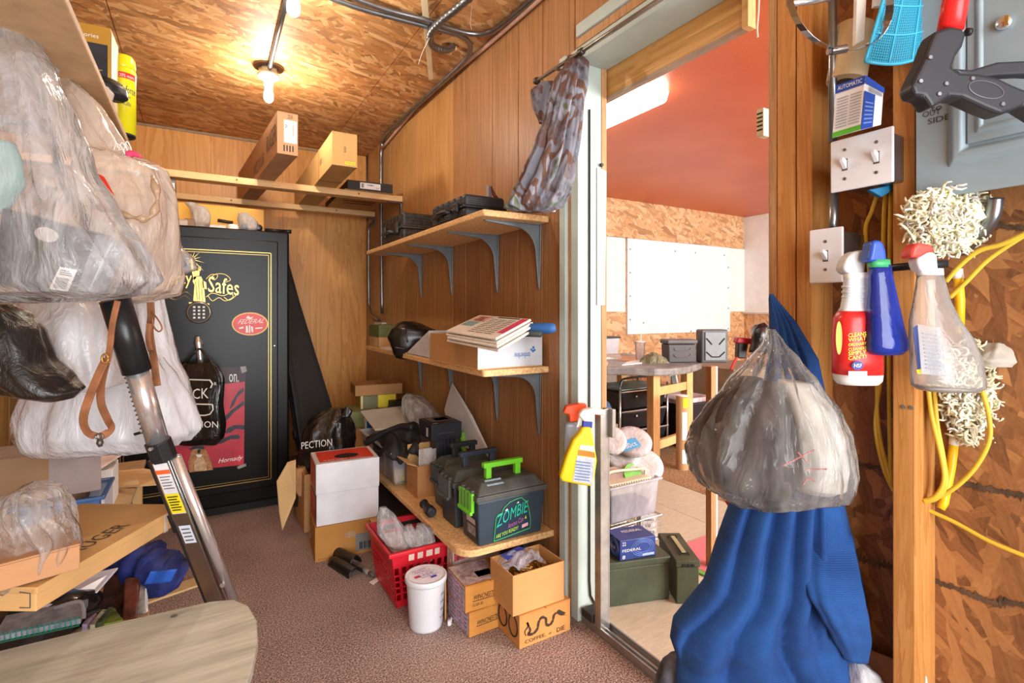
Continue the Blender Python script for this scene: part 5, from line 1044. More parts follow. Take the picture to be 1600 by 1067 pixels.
hk = thing('shelf_hook', 'brown leather tab hanging below the left shelf', 'strap', at(110, 160, d=1.25)); MB().tube(smoothpath([at(82, 98, d=1.24), at(96, 118, d=1.24), at(108, 140, d=1.24), at(124, 170, d=1.24)], 5), [.007] * 16, 8, flat=.35).build('tab', mat('9A5A28', .5), hk, smooth=True); MB().tube([at(82, 92, d=1.23), at(92, 112, d=1.23)], .011, 8).build('knot', mat('4A2E2C', .6), hk, smooth=True)
# lower bags
wb1 = thing('white_bag', 'rumpled white plastic bag hanging under the black boxed device', 'bag', at(110, 600, d=1.08)); rows_loft([(462, 5, 150, .05), (476, 20, 172, .07), (505, 50, 185, .09), (545, 62, 195, .1), (580, 90, 198, .1), (600, 112, 190, .08), (612, 125, 165, .04)], 1.27, n=56, folds=14, fa=.2, seed=15, lump=.014, ls=9).build('film', BG3, wb1, smooth=True)
wb2 = thing('grocery_bag', 'full white grocery bag hanging behind the leather strap', 'bag', at(180, 705, d=1.25)); rows_loft([(560, 110, 250, .05), (585, 90, 270, .09), (615, 60, 285, .11), (650, 50, 297, .12), (672, 46, 303, .12), (690, 48, 290, .11), (702, 60, 240, .09), (710, 80, 190, .04)], 1.42, n=60, folds=13, fa=.15, seed=17, lump=.016, ls=8).build('film', BG4, wb2, smooth=True)
MB().prism([at(208, 677, d=1.27), at(218, 674, d=1.27), at(220, 678, d=1.27), at(210, 681, d=1.27)], FW * .002).build('torn_hole', INK, wb2)
wb3 = thing('white_bag', 'white bag bulging behind metal pole in front of the safe', 'bag', at(255, 690, d=1.4)); rows_loft([(465, 215, 250, .04), (500, 218, 252, .05), (530, 222, 256, .06), (560, 225, 265, .07), (600, 228, 282, .08), (640, 228, 296, .08), (668, 230, 303, .08), (690, 232, 262, .06), (702, 236, 244, .03)], 1.50, n=44, folds=9, fa=.18, seed=19, lump=.012, ls=9).build('film', BG4, wb3, smooth=True)
bj = thing('black_cloth', 'dark translucent black bag hanging at left frame edge', 'bag', at(40, 640, d=1.1)); rows_loft([(476, -40, 10, .03), (490, -40, 32, .05), (520, -40, 52, .06), (560, -40, 66, .06), (590, -40, 100, .06), (612, 10, 122, .05), (624, 70, 112, .02)], 1.06, n=44, folds=8, fa=.2, seed=21, lump=.012, ls=9).build('film', film('14110F', .94, .45, 'black_mesh', .4, 20, .1, .05), bj, smooth=True)
# leather straps
LS = mat('8A5A3C', .5, 0, var=.2, scale=30, name='brown_leather')
s1 = thing('leather_strap', 'brown leather sling loop with metal ring, nearer one', 'strap', at(155, 680, d=1.0))
def ribbon(pts, w, th, d, m, name, par, n=5):
    P_ = smoothpath([at(p[0], p[1], d=d + (p[2] if len(p) > 2 else 0)) for p in pts], n); L = []
    for i, p in enumerate(P_):
        t = (P_[min(i + 1, len(P_) - 1)] - P_[max(i - 1, 0)]).normalized(); s = FW.cross(t).normalized(); L.append([p + s * w + FW * th, p - s * w + FW * th, p - s * w - FW * th, p + s * w - FW * th])
    mb = MB(); mb.loops(L, True, True); return mb.build(name, m, par, bevel=.0008)
ribbon([(184, 470), (176, 505), (172, 540), (168, 565)], .0055, .0018, .98, LS, 'upper_strap', s1)
ribbon([(166, 560), (152, 590, -.01), (138, 625, -.02), (130, 655, -.02), (136, 674, -.01), (150, 682)], .0075, .0018, .98, LS, 'loop', s1); ribbon([(166, 565, .01), (158, 600, .02), (158, 630, .02), (168, 655, .02), (174, 668, .01), (165, 678), (156, 682)], .0070, .0018, .98, LS, 'loop', s1)
MB().tube([at(155 + 6 * math.cos(t), 682 + 4 * math.sin(t), d=.975) for t in [k * PI / 8 for k in range(17)]], .0016, 8).build('ring', STEEL, s1, smooth=True); MB().tube([at(156, 686, d=.975), at(156, 692, d=.975), at(157, 698, d=.975)], [.004, .006, .003], 8).build('clip', mat('5A5650', .4, .7), s1, smooth=True)
MB().tube([at(164 + 5 * math.cos(t), 560 + 7 * math.sin(t), d=.97) for t in [k * PI / 8 for k in range(17)]], .002, 6).build('keeper', mat('B98A4A', .4, .5), s1, smooth=True)
s2 = thing('leather_strap', 'thin brown leather sling with knotted lace, farther one', 'strap', at(245, 600, d=1.25)); ribbon([(235, 472), (236, 495), (234, 515), (236, 535), (240, 560), (243, 585), (246, 603)], .008, .002, 1.2, LS, 'strap', s2)
MB().tube(smoothpath([at(237, 488, d=1.19), at(246, 498, d=1.185), at(253, 512, d=1.185), at(248, 518, d=1.185), at(240, 510, d=1.19), at(238, 497, d=1.19)], 5), .0018, 6).build('lace', LS, s2, smooth=True); ribbon([(234, 505), (232, 530), (236, 548)], .005, .004, 1.18, LS, 'twisted_end', s2)
# telescoping aluminium pole
tpm = thing('telescoping_pole', 'telescoping chrome pole with black grip leaning across the left', 'pole', at(340, 940, d=1.5))
a, b = at(180, 468, d=1.10), at(214, 580, d=1.14); c = at(246, 688, d=1.19); d = at(345, 940, d=1.36)
MB().tube([a, b], .028, 28).build('black_grip', mat('1D2023', .3, var=.1), tpm, smooth=True); MB().tube([b, c], .0225, 28).build('inner_tube', CHROME, tpm, smooth=True)
e_ = (c - b).normalized(); off = RT * -.016 - FW * .018
for k in range(13): p = b.lerp(c, .08 + k * .065) + off; MB().lathe([(.0022, -.001), (.0022, .001)], 8, M=Matrix.Translation(p) @ FW.to_track_quat('Z', 'Y').to_matrix().to_4x4()).build('stop_hole', mat('4A4744', .5), tpm)
c2 = at(257, 716, d=1.205); MB().tube([c, c2], .027, 8).build('clamp', BLACKP, tpm, bevel=.002); MB().lathe([(.004, -.002), (.004, .004)], 10, M=Matrix.Translation(c.lerp(c2, .3) - FW * .03) @ FW.to_track_quat('Z', 'Y').to_matrix().to_4x4()).build('clamp_screw', CHROME, tpm)
AL2 = mat('B9B4AE', .22, 1, var=.06, scale=4, stretch=(1, 1, .1), name='polished_aluminium')
s_ = (d - c2).normalized(); sd2 = FW.cross(s_).normalized()
if sd2.dot(RT) < 0: sd2 = -sd2
def rail(o0, o1, t0, t1, m, name): 
    q = [c2 + sd2 * o0 + FW * t0, c2 + sd2 * o1 + FW * t0, c2 + sd2 * o1 + FW * t1, c2 + sd2 * o0 + FW * t1]; MB().prism(q, d - c2).build(name, m, tpm, bevel=.002)
rail(-.026, .016, -.014, .014, AL2, 'outer_rail'); MB().tube([c2 + sd2 * .026, d + sd2 * .034], .012, 16).build('side_tube', CHROME, tpm, smooth=True); rail(-.034, -.027, -.012, .012, BLACKP, 'edge_trim')
def onrail(u0, u1, o0, o1, m, name, e=-.0155): 
    f = lambda u, o: c2.lerp(d, u) + sd2 * o + FW * e; MB().add([f(u1, o0), f(u1, o1), f(u0, o1), f(u0, o0)], [(0, 1, 2, 3)]).build(name, m, tpm); return f
onrail(.02, .34, -.02, .013, mat('D9D9DC', .4), 'warning_label'); onrail(.06, .085, -.02, .013, mat('D8602A', .4), 'label_stripe', -.0165); onrail(.21, .335, -.02, .013, mat('F0DC1E', .4), 'yellow_label', -.0165)
for k in range(6): onrail(.225 + k * .017, .232 + k * .017, -.016, .009 - .004 * (k % 2), INK, 'text_line', -.0175)
for k in range(5): onrail(.10 + k * .018, .105 + k * .018, -.016, .009 - .004 * (k % 2), GREYINK, 'text_line', -.0165)
onrail(.42, .54, -.018, .01, mat('CFD8E6', .4), 'spec_label'); [onrail(.44 + k * .025, .448 + k * .025, -.014, .006, GREYINK, 'text_line', -.0168) for k in range(4)]
f = lambda u, o: c2.lerp(d, u) + sd2 * o; MB().prism([f(.36, -.05), f(.36, -.034), f(.48, -.034), f(.48, -.05)], FW * .03).build('latch_block', BLACKP, tpm, bevel=.003); MB().lathe([(.006, -.002), (.006, .003)], 12, M=Matrix.Translation(f(.86, .03) - FW * .013) @ FW.to_track_quat('Z', 'Y').to_matrix().to_4x4()).build('rivet', CHROME, tpm)
# bench of the left wall (mostly hidden) carrying the pile
bn = thing('storage_bench', 'low wooden bench along left wall under the heaped boxes', 'bench', (-.5, 2.2, 0)); MB().box(XL + .002, -.24, 2.0, 3.20, .38, .40).build('top', SHB, bn, bevel=.002); MB().box(XL + .002, -.14, 1.49, 1.98, .20, .22).build('low_step', SHB, bn, bevel=.002)
for X in (XL + .03, -.29):
    for Y in (2.02, 3.12): MB().box(X, X + .04, Y, Y + .04, 0, .38).build('leg', PINE, bn, bevel=.002)
solo(MB().prism([at(225, 946, z=0), at(312, 916, z=0), at(309, 903, z=0), at(222, 932, z=0)], (0, 0, .008)), 'floor_strip', wood('D9BC8A', 'C0A06C', 'x', 'pale_strip', .6, 6, .5), 'pale wooden strip lying on carpet under the metal pole', 'plank', bevel=.001)
# grey-green laminate table in the foreground
def lam():
    t = NT('grey_oak_laminate'); v = t.coord((.35, 3, 1), (0, 0, .12)); n = t.noise(v, 7, 5, .6, .6); n2 = t.noise(v, 40, 3)
    c = t.ramp(n.outputs[0], [(.3, lin('9FA294')), (.5, lin('C2C4B4')), (.7, lin('D5D6C8'))]); t.ln(t.mix(.2, c, t.ramp(n2.outputs[0], [(.4, lin('96988A')), (.6, lin('CFD0C0'))])), t.b.inputs['Base Color']); t.b.inputs['Roughness'].default_value = .35; return t.m
zt_ = .47; tbl = thing('laminate_table', 'grey-green wood-look table with rounded corner in the near left', 'table', (-.2, 1.0, 0))
c = [at(-60, 1030, z=zt_), at(0, 1016, z=zt_), at(200, 968, z=zt_), at(330, 939, z=zt_), at(365, 936, z=zt_), at(388, 946, z=zt_), at(401, 968, z=zt_), at(403, 1000, z=zt_), at(395, 1040, z=zt_), at(380, 1085, z=zt_), at(360, 1130, z=zt_), at(-60, 1160, z=zt_)]
MB().prism([p - UP * .022 for p in c][::-1], (0, 0, .022)).build('top', lam(), tbl, bevel=.003)
for p in (at(385, 1030, z=zt_), at(60, 1050, z=zt_)): MB().tube([Vector((p.x - .03, p.y, zt_ - .023)), Vector((p.x + .0, p.y + .01, 0))], [.016, .012], 14).build('leg', mat('6A6E7C', .3, .8), tbl, smooth=True)
MB().lathe([(.007, 0), (.007, .0012)], 12, at(272, 963, z=zt_)).build('screw_cap', mat('7A7468', .5), tbl)
# pile on the bench
zb_ = .4005
rg = thing('kraft_gun_box', 'flat kraft box with dark printed logo lying across the pile', 'box', at(57, 955, z=.56)); K_ = kraft('D2A76E')
q0, q1 = at(56, 956, z=.585), at(272, 822, z=.585); q1 = q0 + (q1 - q0).normalized() * .42; dr = (q1 - q0).normalized(); pr = Vector((-dr.y, dr.x, 0)); h_ = .045
MB().prism([q0, q1, q1 + pr * .27, q0 + pr * .27], UP * h_).build('body', K_, rg, bevel=.002); MB().prism([q0 + UP * (h_ * .72) - pr * .002, q1 + UP * (h_ * .72) - pr * .002, q1 + pr * .272 + UP * (h_ * .72), q0 + pr * .272 + UP * (h_ * .72)], UP * (h_ * .3)).build('lid', K_, rg, bevel=.001)
a = q0 + dr * .135 + pr * .035 + UP * (h_ * 1.025); letters('RUGER', a, dr * .15, pr * .035, mat('5A4632', .6), rg)
m = MB(); a = q0 + dr * .20 + pr * .105 + UP * (h_ * 1.02 + .001)
for k in range(4): m.add([a + dr * (.008 * k) + pr * (.006 * k), a + dr * (.025 - .004 * k) + pr * (.012 + .008 * k), a + dr * (.012 + .002 * k) + pr * (.018 + .008 * k)], [(0, 1, 2)])
m.build('bird_mark', mat('5A4632', .6), rg); patch([q1 - dr * .075 - pr * .003 + UP * .0, q1 - dr * .06 - pr * .003, q1 - dr * .06 - pr * .003 + UP * h_, q1 - dr * .075 - pr * .003 + UP * h_], film('F2F0EA', .6, .2, 'tape_c'), rg, 'tape')
lb_ = q0 - dr * .0008 + pr * .0; m = MB().tube([lb_ + pr * .03 + UP * .008, lb_ + pr * .01 + UP * .008, lb_ + pr * .01 + UP * .035, lb_ + pr * .03 + UP * .037], .0012, 5); m.build('slot_line', GREYINK, rg)
kb = carton('small_kraft_carton', 'small kraft carton wrapped in clear plastic at the left edge', 'carton', at(122, 895, z=.635) + Vector((0, .02, 0)), math.radians(18), .26, .13, .05, kraft('B98A62'), corner=(1, -1))
cw = thing('clear_bag', 'crumpled clear plastic bag over the small kraft carton', 'bag', at(80, 900, d=1.35)); rows_loft([(758, 20, 50, .015), (768, 5, 78, .03), (785, -10, 88, .045), (805, -30, 100, .055), (830, -40, 110, .06), (855, -40, 115, .06), (880, -30, 106, .055), (905, 0, 90, .04), (915, 10, 50, .02)], 1.04, n=70, folds=11, fa=.4, seed=23, lump=.022, ls=16, fade=0).build('film', film('E9E4DE', .22, .08, 'glossy_clear', 1.0, 16, .3), cw, smooth=True)
wp = thing('wrapped_packet', 'brown paper packet in clear wrap behind the crumpled bag', 'packet', at(110, 800, d=1.75)); rows_loft([(735, 30, 110, .03), (750, 15, 132, .05), (775, 10, 135, .06), (800, 20, 130, .06), (812, 50, 110, .03)], 1.7, n=36, folds=6, fa=.15, seed=25, lump=.015, ls=9).build('wrap', film('C99A6C', .8, .12, 'brown_wrap', .8, 14), wp, smooth=True); rows_loft([(738, 20, 60, .02), (752, 12, 95, .03), (770, 30, 100, .03), (780, 60, 95, .02)], 1.62, n=26, folds=5, fa=.2, seed=2, lump=.014).build('grey_film', film('8E9AA2', .6, .15, 'grey_clear', .8, 14), wp, smooth=True)
gx = carton('grey_carton', 'grey-sided carton on the pile below white grocery bag', 'carton', at(158, 765, z=.60), math.radians(8), .30, .20, .13, mat('9A8C88', .6, var=.1), corner=(1, -1)); fprint(gx, 'front', .25, 0, .60, 1, kraft('9A7A5C'))
cf2 = thing('torn_flap', 'torn pale cardboard sheet lying against the safe door', 'cardboard', at(215, 755, d=2.3)); MB().prism([at(155, 765, d=2.2), at(219, 760, d=2.2), at(262, 757, d=2.35), at(262, 740, d=2.45), at(225, 733, d=2.45), at(170, 738, d=2.4)], UP * .004).build('sheet', KRL, cf2); MB().prism([at(160, 764, d=2.15), at(218, 756, d=2.15), at(216, 751, d=2.15), at(165, 752, d=2.2)], UP * .004).build('folded_edge', KRL, cf2)
wpp = thing('pink_paper', 'white and pink printed paper sheet under the grocery bag', 'paper', at(140, 720, d=1.95)); 
def wpf(u, v):
    a = at(70, 728, d=1.9); b = at(150, 722, d=1.9); c = at(90, 706, d=2.1); d = at(196, 702, d=2.1); p = (a * (1 - u) + b * u) * (1 - v) + (c * (1 - u) + d * u) * v; return p + UP * (.015 * math.sin(u * 5) + .03 * max(0, u - .75) * -6 * (1 - v) * .5)
MB().grid(wpf, 16, 8).build('sheet', mat('E9D2CC', .6, var=.15, scale=10), wpp, smooth=True, solid=.002)
pc_ = at(125, 716, d=2.0); solo(MB().box(pc_.x - .11, pc_.x + .11, pc_.y - .08, pc_.y + .08, .4005, .545), 'paper_stack', PAPER, 'stack of white papers under the pink printed sheet', 'paper', bevel=.003)
bt2 = thing('blue_tub', 'translucent blue plastic tub behind flat kraft box', 'tub', at(155, 800, d=2.0)); tub(bt2, -.47, -.27, 2.05, 2.25, .4005, .57, .015, film('5F8FD0', .75, .25, 'blue_tub', .1, 8)); MB().box(-.27, -.262, 2.06, 2.24, .42, .56).build('side_label', mat('C9CBD2', .5), bt2)
bb2 = thing('blue_binder', 'dark blue lettered binder under the blue tub', 'binder', at(170, 815, d=1.8)); a, b, c, d = at(140, 820, d=1.75), at(195, 797, d=1.85), at(200, 790, d=1.95), at(140, 800, d=1.9); MB().prism([a, b, c, d], UP * -.03).build('cover', mat('2A3568', .5), bb2, bevel=.003); letters('MASTER', a + UP * .001 + (b - a) * .2, (b - a) * .6, (d - a) * .4, mat('8A94C0', .5), bb2)
# blue jacket sleeve
bjk = thing('blue_jacket', 'crumpled navy and royal blue jacket sleeve hanging out of pile', 'jacket', at(245, 920, d=1.6)); NB = mat('1E2D6E', .6, var=.35, scale=14, bump=.15, bscale=60, name='navy_nylon')
P_ = smoothpath([at(185, 868, d=1.62), at(215, 884, d=1.58), at(240, 888, d=1.56), at(262, 896, d=1.56), at(274, 902, d=1.57)], 8); MB().tube(P_, [.05 + .008 * math.sin(i * .9) for i in range(len(P_))], 22).build('sleeve', NB, bjk, smooth=True)
rows_loft([(868, 228, 262, .04), (876, 226, 274, .06), (890, 222, 283, .07), (908, 224, 284, .06), (918, 234, 280, .05), (923, 250, 272, .02)], 1.56, n=34, folds=6, fa=.2, seed=7, lump=.018, ls=12).build('cuff', NB, bjk, smooth=True)
MB().grid(lambda u, v: at(235 + u * 42 - 10 * v, 893 + v * 20 - u * 4, d=1.478 + .006 * math.sin(u * 7)), 10, 6).build('royal_lining', mat('2A5FC0', .6, var=.15), bjk, smooth=True, solid=.003)
rows_loft([(850, 232, 246, .03), (858, 228, 252, .04), (868, 224, 250, .04)], 1.62, n=20, lump=.012, ls=12).build('hood_tip', NB, bjk, smooth=True)
# papers, magazines, pan, notebook
wpl = thing('white_sleeve', 'glossy white plastic folder edge under the flat kraft box', 'folder', at(120, 930, d=1.4)); MB().prism([at(60, 950, d=1.32), at(150, 926, d=1.42), at(185, 886, d=1.52), at(120, 900, d=1.5)], UP * -.006).build('sheet', mat('D5D3DE', .25), wpl, bevel=.002)
mg = thing('magazine', 'brown covered magazine standing curled in the pile', 'magazine', at(205, 965, d=1.42)); L = [[], []]
for k in range(10): u = k / 9; x_ = 193 + 20 * u + 3 * math.sin(u * 3); L[0].append(at(x_, 968 - 3 * u, d=1.42)); L[1].append(at(196 + 23 * u, 905 - 2 * math.sin(u * PI), d=1.50))
m = MB(); m.loops(L, False, False); m.build('pages', mat('5A2E20', .35, var=.35, scale=25), mg, smooth=True, solid=.008)
mg = thing('magazine', 'magazine with grey photo cover leaning at right of the pile', 'magazine', at(225, 960, d=1.44)); L = [[], []]
for k in range(10): u = k / 9; L[0].append(at(206 + 20 * u * u, 962 - 4 * u, d=1.43)); L[1].append(at(203 + 24 * u, 918 - 6 * math.sin(u * PI), d=1.5))
m = MB(); m.loops(L, False, False); m.build('pages', mat('8A8078', .3, var=.4, scale=30), mg, smooth=True, solid=.006); MB().prism([at(222, 960, d=1.46), at(229, 957, d=1.46), at(229, 930, d=1.5), at(226, 915, d=1.5)], FW * .006).build('white_edge', PAPER, mg)
mg = thing('magazine', 'dark brown magazine bundle behind the black case', 'magazine', at(170, 930, d=1.5)); MB().prism([at(150, 962, d=1.46), at(194, 966, d=1.46), at(196, 890, d=1.56), at(165, 905, d=1.56)], FW * .02).build('pages', mat('3E2018', .4, var=.4, scale=20), mg, bevel=.002)
for k, (a_, b_, c2_) in enumerate((((128, 975), (152, 948), 'B9A8C4'), ((140, 976), (162, 952), 'C9C4B0'), ((150, 972), (172, 948), '4A5A3A'))): solo(MB().prism([at(a_[0], a_[1], d=1.36), at(a_[0] + 8, a_[1], d=1.36), at(b_[0] + 6, b_[1], d=1.46), at(b_[0] - 2, b_[1], d=1.46)], UP * -.02), 'booklet', mat(c2_, .4, var=.3, scale=30), ('lilac', 'cream', 'olive')[k] + ' glossy booklet fanned beside black case', 'booklet', 'booklets fanned in the pile', bevel=.001)
bc2 = thing('black_clamshell', 'shiny black rounded case lying under the flat kraft box', 'case', at(60, 1000, d=1.34)); rows_loft([(930, 60, 128, .03), (940, 10, 134, .08), (955, -40, 134, .11), (975, -50, 130, .12), (995, -50, 110, .12), (1010, -50, 60, .1)], 1.38, n=40, lump=.003, sq=3.5).build('shell', mat('17171A', .18, var=.1, coat=.4), bc2, smooth=True); ribbon([(85, 950), (110, 942), (126, 940), (131, 952), (131, 966)], .004, .002, 1.27, mat('A9A9AE', .25, .6), 'metal_trim', bc2)
nb = thing('spiral_notebook', 'spiral notebook with teal wire behind the laminate table', 'notebook', at(60, 1005, d=1.36)); a, b = at(-12, 1004, d=1.20), at(126, 974, d=1.27); MB().prism([a, b, b + Vector((-.0, .10, .0)), a + Vector((0, .1, 0))], UP * .012).build('pages', mat('8F949A', .5, var=.2, scale=40), nb); MB().prism([a + UP * -.004 - FW * .004, b + UP * -.004 - FW * .004, b + Vector((.0, .1, -.004)), a + Vector((0, .1, -.004))], UP * .003).build('green_cover', mat('1E6A4A', .4), nb)
for k in range(16): p = a.lerp(b, (k + .5) / 16) + UP * .008; MB().tube([p + FW * (.006 * math.cos(t)) + UP * (.009 * math.sin(t)) for t in [i * PI / 6 for i in range(13)]], .0011, 5).build('wire_ring', mat('2FA6A0', .35, .3), nb)
solo(MB().prism([at(125, 984, d=1.36), at(192, 968, d=1.4), at(180, 950, d=1.46), at(140, 958, d=1.44)], UP * -.01), 'coloured_booklet', mat('6A7A2A', .4, var=.5, scale=20), 'green and ochre booklet beside the spiral notebook', 'booklet', bevel=.001)
# things on top of the safe
zf = SZ + .0005
o = carton('tall_box', 'tall grey box with white label at left on safe', 'box', at(274, 357, z=zf) + Vector((0, .02, 0)), 0, .09, .10, .28, mat('7E7870', .5), corner=(1, -1)); fprint(o, 'front', .05, .55, .95, .93, PAPER, 'label'); barcode(o, 'front', .6, .62, .85, .8, 5)
yt = thing('parts_tray', 'amber yellow tray with slot handle on top of safe', 'tray', (.1, 3.6, zf)); YL = mat('E5A62E', .4, var=.05); a, b = at(262, 330, y=3.62), at(412, 352, y=3.62); MB().box(a.x, b.x, 3.60, 3.604, zf, at(340, 322, y=3.62).z).build('front_wall', YL, yt, bevel=.002); MB().box(a.x, b.x, 3.604, 3.9, zf, zf + .004).build('base', YL, yt)
for X in (a.x, b.x - .004): MB().box(X, X + .004, 3.604, 3.9, zf, zf + .09).build('side_wall', YL, yt)
m = MB(); e0, e1 = at(340, 344, y=3.598), at(364, 348, y=3.598); m.tube([e0, e1], .010, 12).build('slot', mat('3A2A1A', .6), yt, smooth=True)
ck = film('E9E9EA', .6, .1, 'foil', .9, 18); solo(rows_loft([(316, 290, 305, .01), (325, 298, 322, .03), (335, 301, 326, .04), (348, 303, 326, .04), (358, 306, 322, .03)], 3.0, n=26, folds=6, fa=.2, seed=3, lump=.012, ls=12), 'foil_packet', ck, 'crinkled silver packet standing on the safe', 'packet', smooth=True)
solo(rows_loft([(334, 374, 388, .02), (345, 372, 400, .04), (356, 374, 402, .04), (362, 380, 396, .03)], 3.05, n=26, folds=6, fa=.2, seed=6, lump=.012, ls=12), 'clear_packet', ck, 'crumpled clear packet at right end of the safe', 'packet', smooth=True)
def knob(px, py, r, m, label): 
    c = at(px, py, y=3.40); c.z = zf + r; o = thing('lens_cap', label, 'cap', c - UP * r, group='small round caps on the safe'); Mx = Matrix.Translation(c) @ Matrix.Rotation(PI / 2, 4, 'X'); MB().lathe([(r * .8, -.03), (r, -.02), (r, 0), (r * .8, .006)], 20, M=Mx).build('barrel', m, o, smooth=True); MB().lathe([(r * .62, .0064), (r * .3, .008)], 20, M=Mx).build('face', mat('4A4E5A', .15), o, smooth=True)
knob(382, 356, .022, BLACKP, 'black round eyepiece on the safe, left one'); knob(404, 357, .022, mat('1E1A2A', .2), 'dark violet round eyepiece on the safe, right one')
o = thing('bottle_cap', 'round white plastic cap lying on the safe', 'cap', at(362, 361, z=zf)); c = at(364, 355, y=3.42); MB().lathe([(.028, 0), (.03, .02), (.022, .034), (.004, .037)], 20, (c.x, 3.42, zf)).build('dome', WHITEP, o, smooth=True); MB().lathe([(.032, 0), (.032, .008)], 20, (c.x, 3.42, zf)).build('flange', WHITEP, o, smooth=True)
o = thing('black_torch', 'slim black torch lying across right end of safe top', 'torch', at(433, 363, z=zf)); a, b = at(414, 358, y=3.40), at(455, 362, y=3.40); a.z = b.z = zf + .014; MB().tube([a, a.lerp(b, .75)], .010, 14).build('barrel', BLACKP, o, smooth=True); MB().tube([a.lerp(b, .75), b], [.010, .0135], 14).build('head', BLACKP, o, smooth=True)
for k, (px, w, hh, c, lab) in enumerate(((282, .07, .035, 'B9A79A', 'small brown part box at left on safe'), (340, .08, .018, 'D9D6D0', 'flat white part box in front of amber tray'), (296, .05, .05, '8A6A4A', 'tan part box behind silver packet on safe'))): o = carton('part_box', lab, 'box', (at(px, 352, y=3.42).x, 3.40 + .05 * (k == 2) , zf), 0, w, .05, hh, mat(c, .5), group='small part boxes on the safe')
solo(MB().prism([at(393, 331, y=3.63), at(409, 333, y=3.63), at(409, 356, y=3.63), at(393, 354, y=3.63)], (0, .03, 0)), 'grey_case', mat('8A8886', .5), 'small grey case standing behind the eyepieces on safe', 'case', bevel=.004)
# ================================================================ far room
fx = thing('ceiling_fixture', 'long white lit fluorescent fixture on the red ceiling', 'lamp', (2.24, 2.8, 2.40)); LENS = glow('FFFDF6', LENS_E, 'diffuser_glow')
def rrect(x0, x1, y0, y1, r, z, n=5):
    out = []
    for cx, cy, a0 in ((x1 - r, y1 - r, 0), (x0 + r, y1 - r, PI / 2), (x0 + r, y0 + r, PI), (x1 - r, y0 + r, 1.5 * PI)): out += [(cx + r * math.cos(a0 + k * PI / 2 / n), cy + r * math.sin(a0 + k * PI / 2 / n), z) for k in range(n + 1)]
    return out
MB().hexa(rrect(2.075, 2.385, 2.17, 3.40, .06, 2.392), rrect(2.065, 2.395, 2.16, 3.41, .06, 2.448)).build('diffuser', LENS, fx, bevel=.006); MB().box(2.10, 2.36, 2.2, 3.37, 2.449, 2.459).build('housing', WHITEP, fx)
MET = mat('6A6E58', .5, .2, var=.12, scale=10, name='olive_metal'); OLV = mat('4A5240', .5, .15, var=.15, scale=8, name='olive_enamel')
def metalcan(label, P, yaw, sx, sy, sz):
    """steel ammo can: P = front-left bottom corner, front short or long side = x"""
    o = thing('steel_ammo_can', label, 'ammo can', P, yaw, 'olive steel ammo cans on the tiles'); MB().box(0, sx, 0, sy, 0, sz * .84).build('body', OLV, o, bevel=.004, world=False)
    MB().box(-.004, sx + .004, -.004, sy + .004, sz * .845, sz).build('lid', OLV, o, bevel=.004, world=False)
    if sx > sy: MB().box(sx * .2, sx * .8, sy * .44, sy * .56, sz + .003, sz + .007).box(sx * .2, sx * .22, sy * .44, sy * .56, sz, sz + .004).box(sx * .78, sx * .8, sy * .44, sy * .56, sz, sz + .004).build('handle', MET, o, bevel=.001, world=False)
    else:
        MB().box(sx * .40, sx * .60, sy * .2, sy * .8, sz + .006, sz + .010).build('handle', mat('B9B48A', .4, .3), o, bevel=.001, world=False)
        for q in (.16, .80): MB().tube([(sx * .3, sy * q, sz + .003), (sx * .3, sy * (q + .05), sz + .005), (sx * .7, sy * (q + .05), sz + .005), (sx * .7, sy * q, sz + .003)], .0025, 6).build('handle_wire', INK, o, world=False)
        for q in (.3, .5, .7): MB().box(sx * q - .006, sx * q + .006, -.006, -.003, sz * .86, sz * .92).build('hinge', INK, o, world=False)
    return o
metalcan('wide olive steel ammo can on tiles carrying blue cartridge box', (1.345, 1.545, .0005), math.radians(-17), .27, .15, .172)
metalcan('narrow olive steel ammo can with wire handle beside the wide one', (1.598, 1.425, .0005), math.radians(-31), .088, .25, .172)
fb = carton('cartridge_box', 'blue cartridge box with white lettering on wide olive can', 'box', (1.400, 1.53, .1735), math.radians(-12), .162, .11, .078, mat('27408A', .3, var=.12, scale=20), corner=(-1, -1), flaps=False)
LB = mat('6F90D8', .3)
for k in range(3):
    for sd_2, u in (('front', .62), ('left', .6)):
        c, X, Y = face(fb, sd_2, u - .30 + .05 * k, .1 + .08 * k, u + .32 - .05 * k, .95 - .08 * k); MB().tube([c + X * (.5 + .5 * math.cos(t)) + Y * (.5 + .5 * math.sin(t)) for t in [i * PI / 10 for i in range(21)]], .0012, 4).build('ring_print', LB, fb)
ftext(fb, 'front', 'FEDERAL', .06, .42, .58, .55, PAPER); ftext(fb, 'front', '22', .06, .74, .16, .92, PAPER); fprint(fb, 'front', .62, .08, .95, .2, mat('A9BCE0', .4)); ftext(fb, 'front', '8', .06, .08, .14, .26, PAPER); ftext(fb, 'top', 'FEDERAL', .3, .55, .85, .72, PAPER); ftext(fb, 'left', '22LR', .3, .4, .7, .55, PAPER)
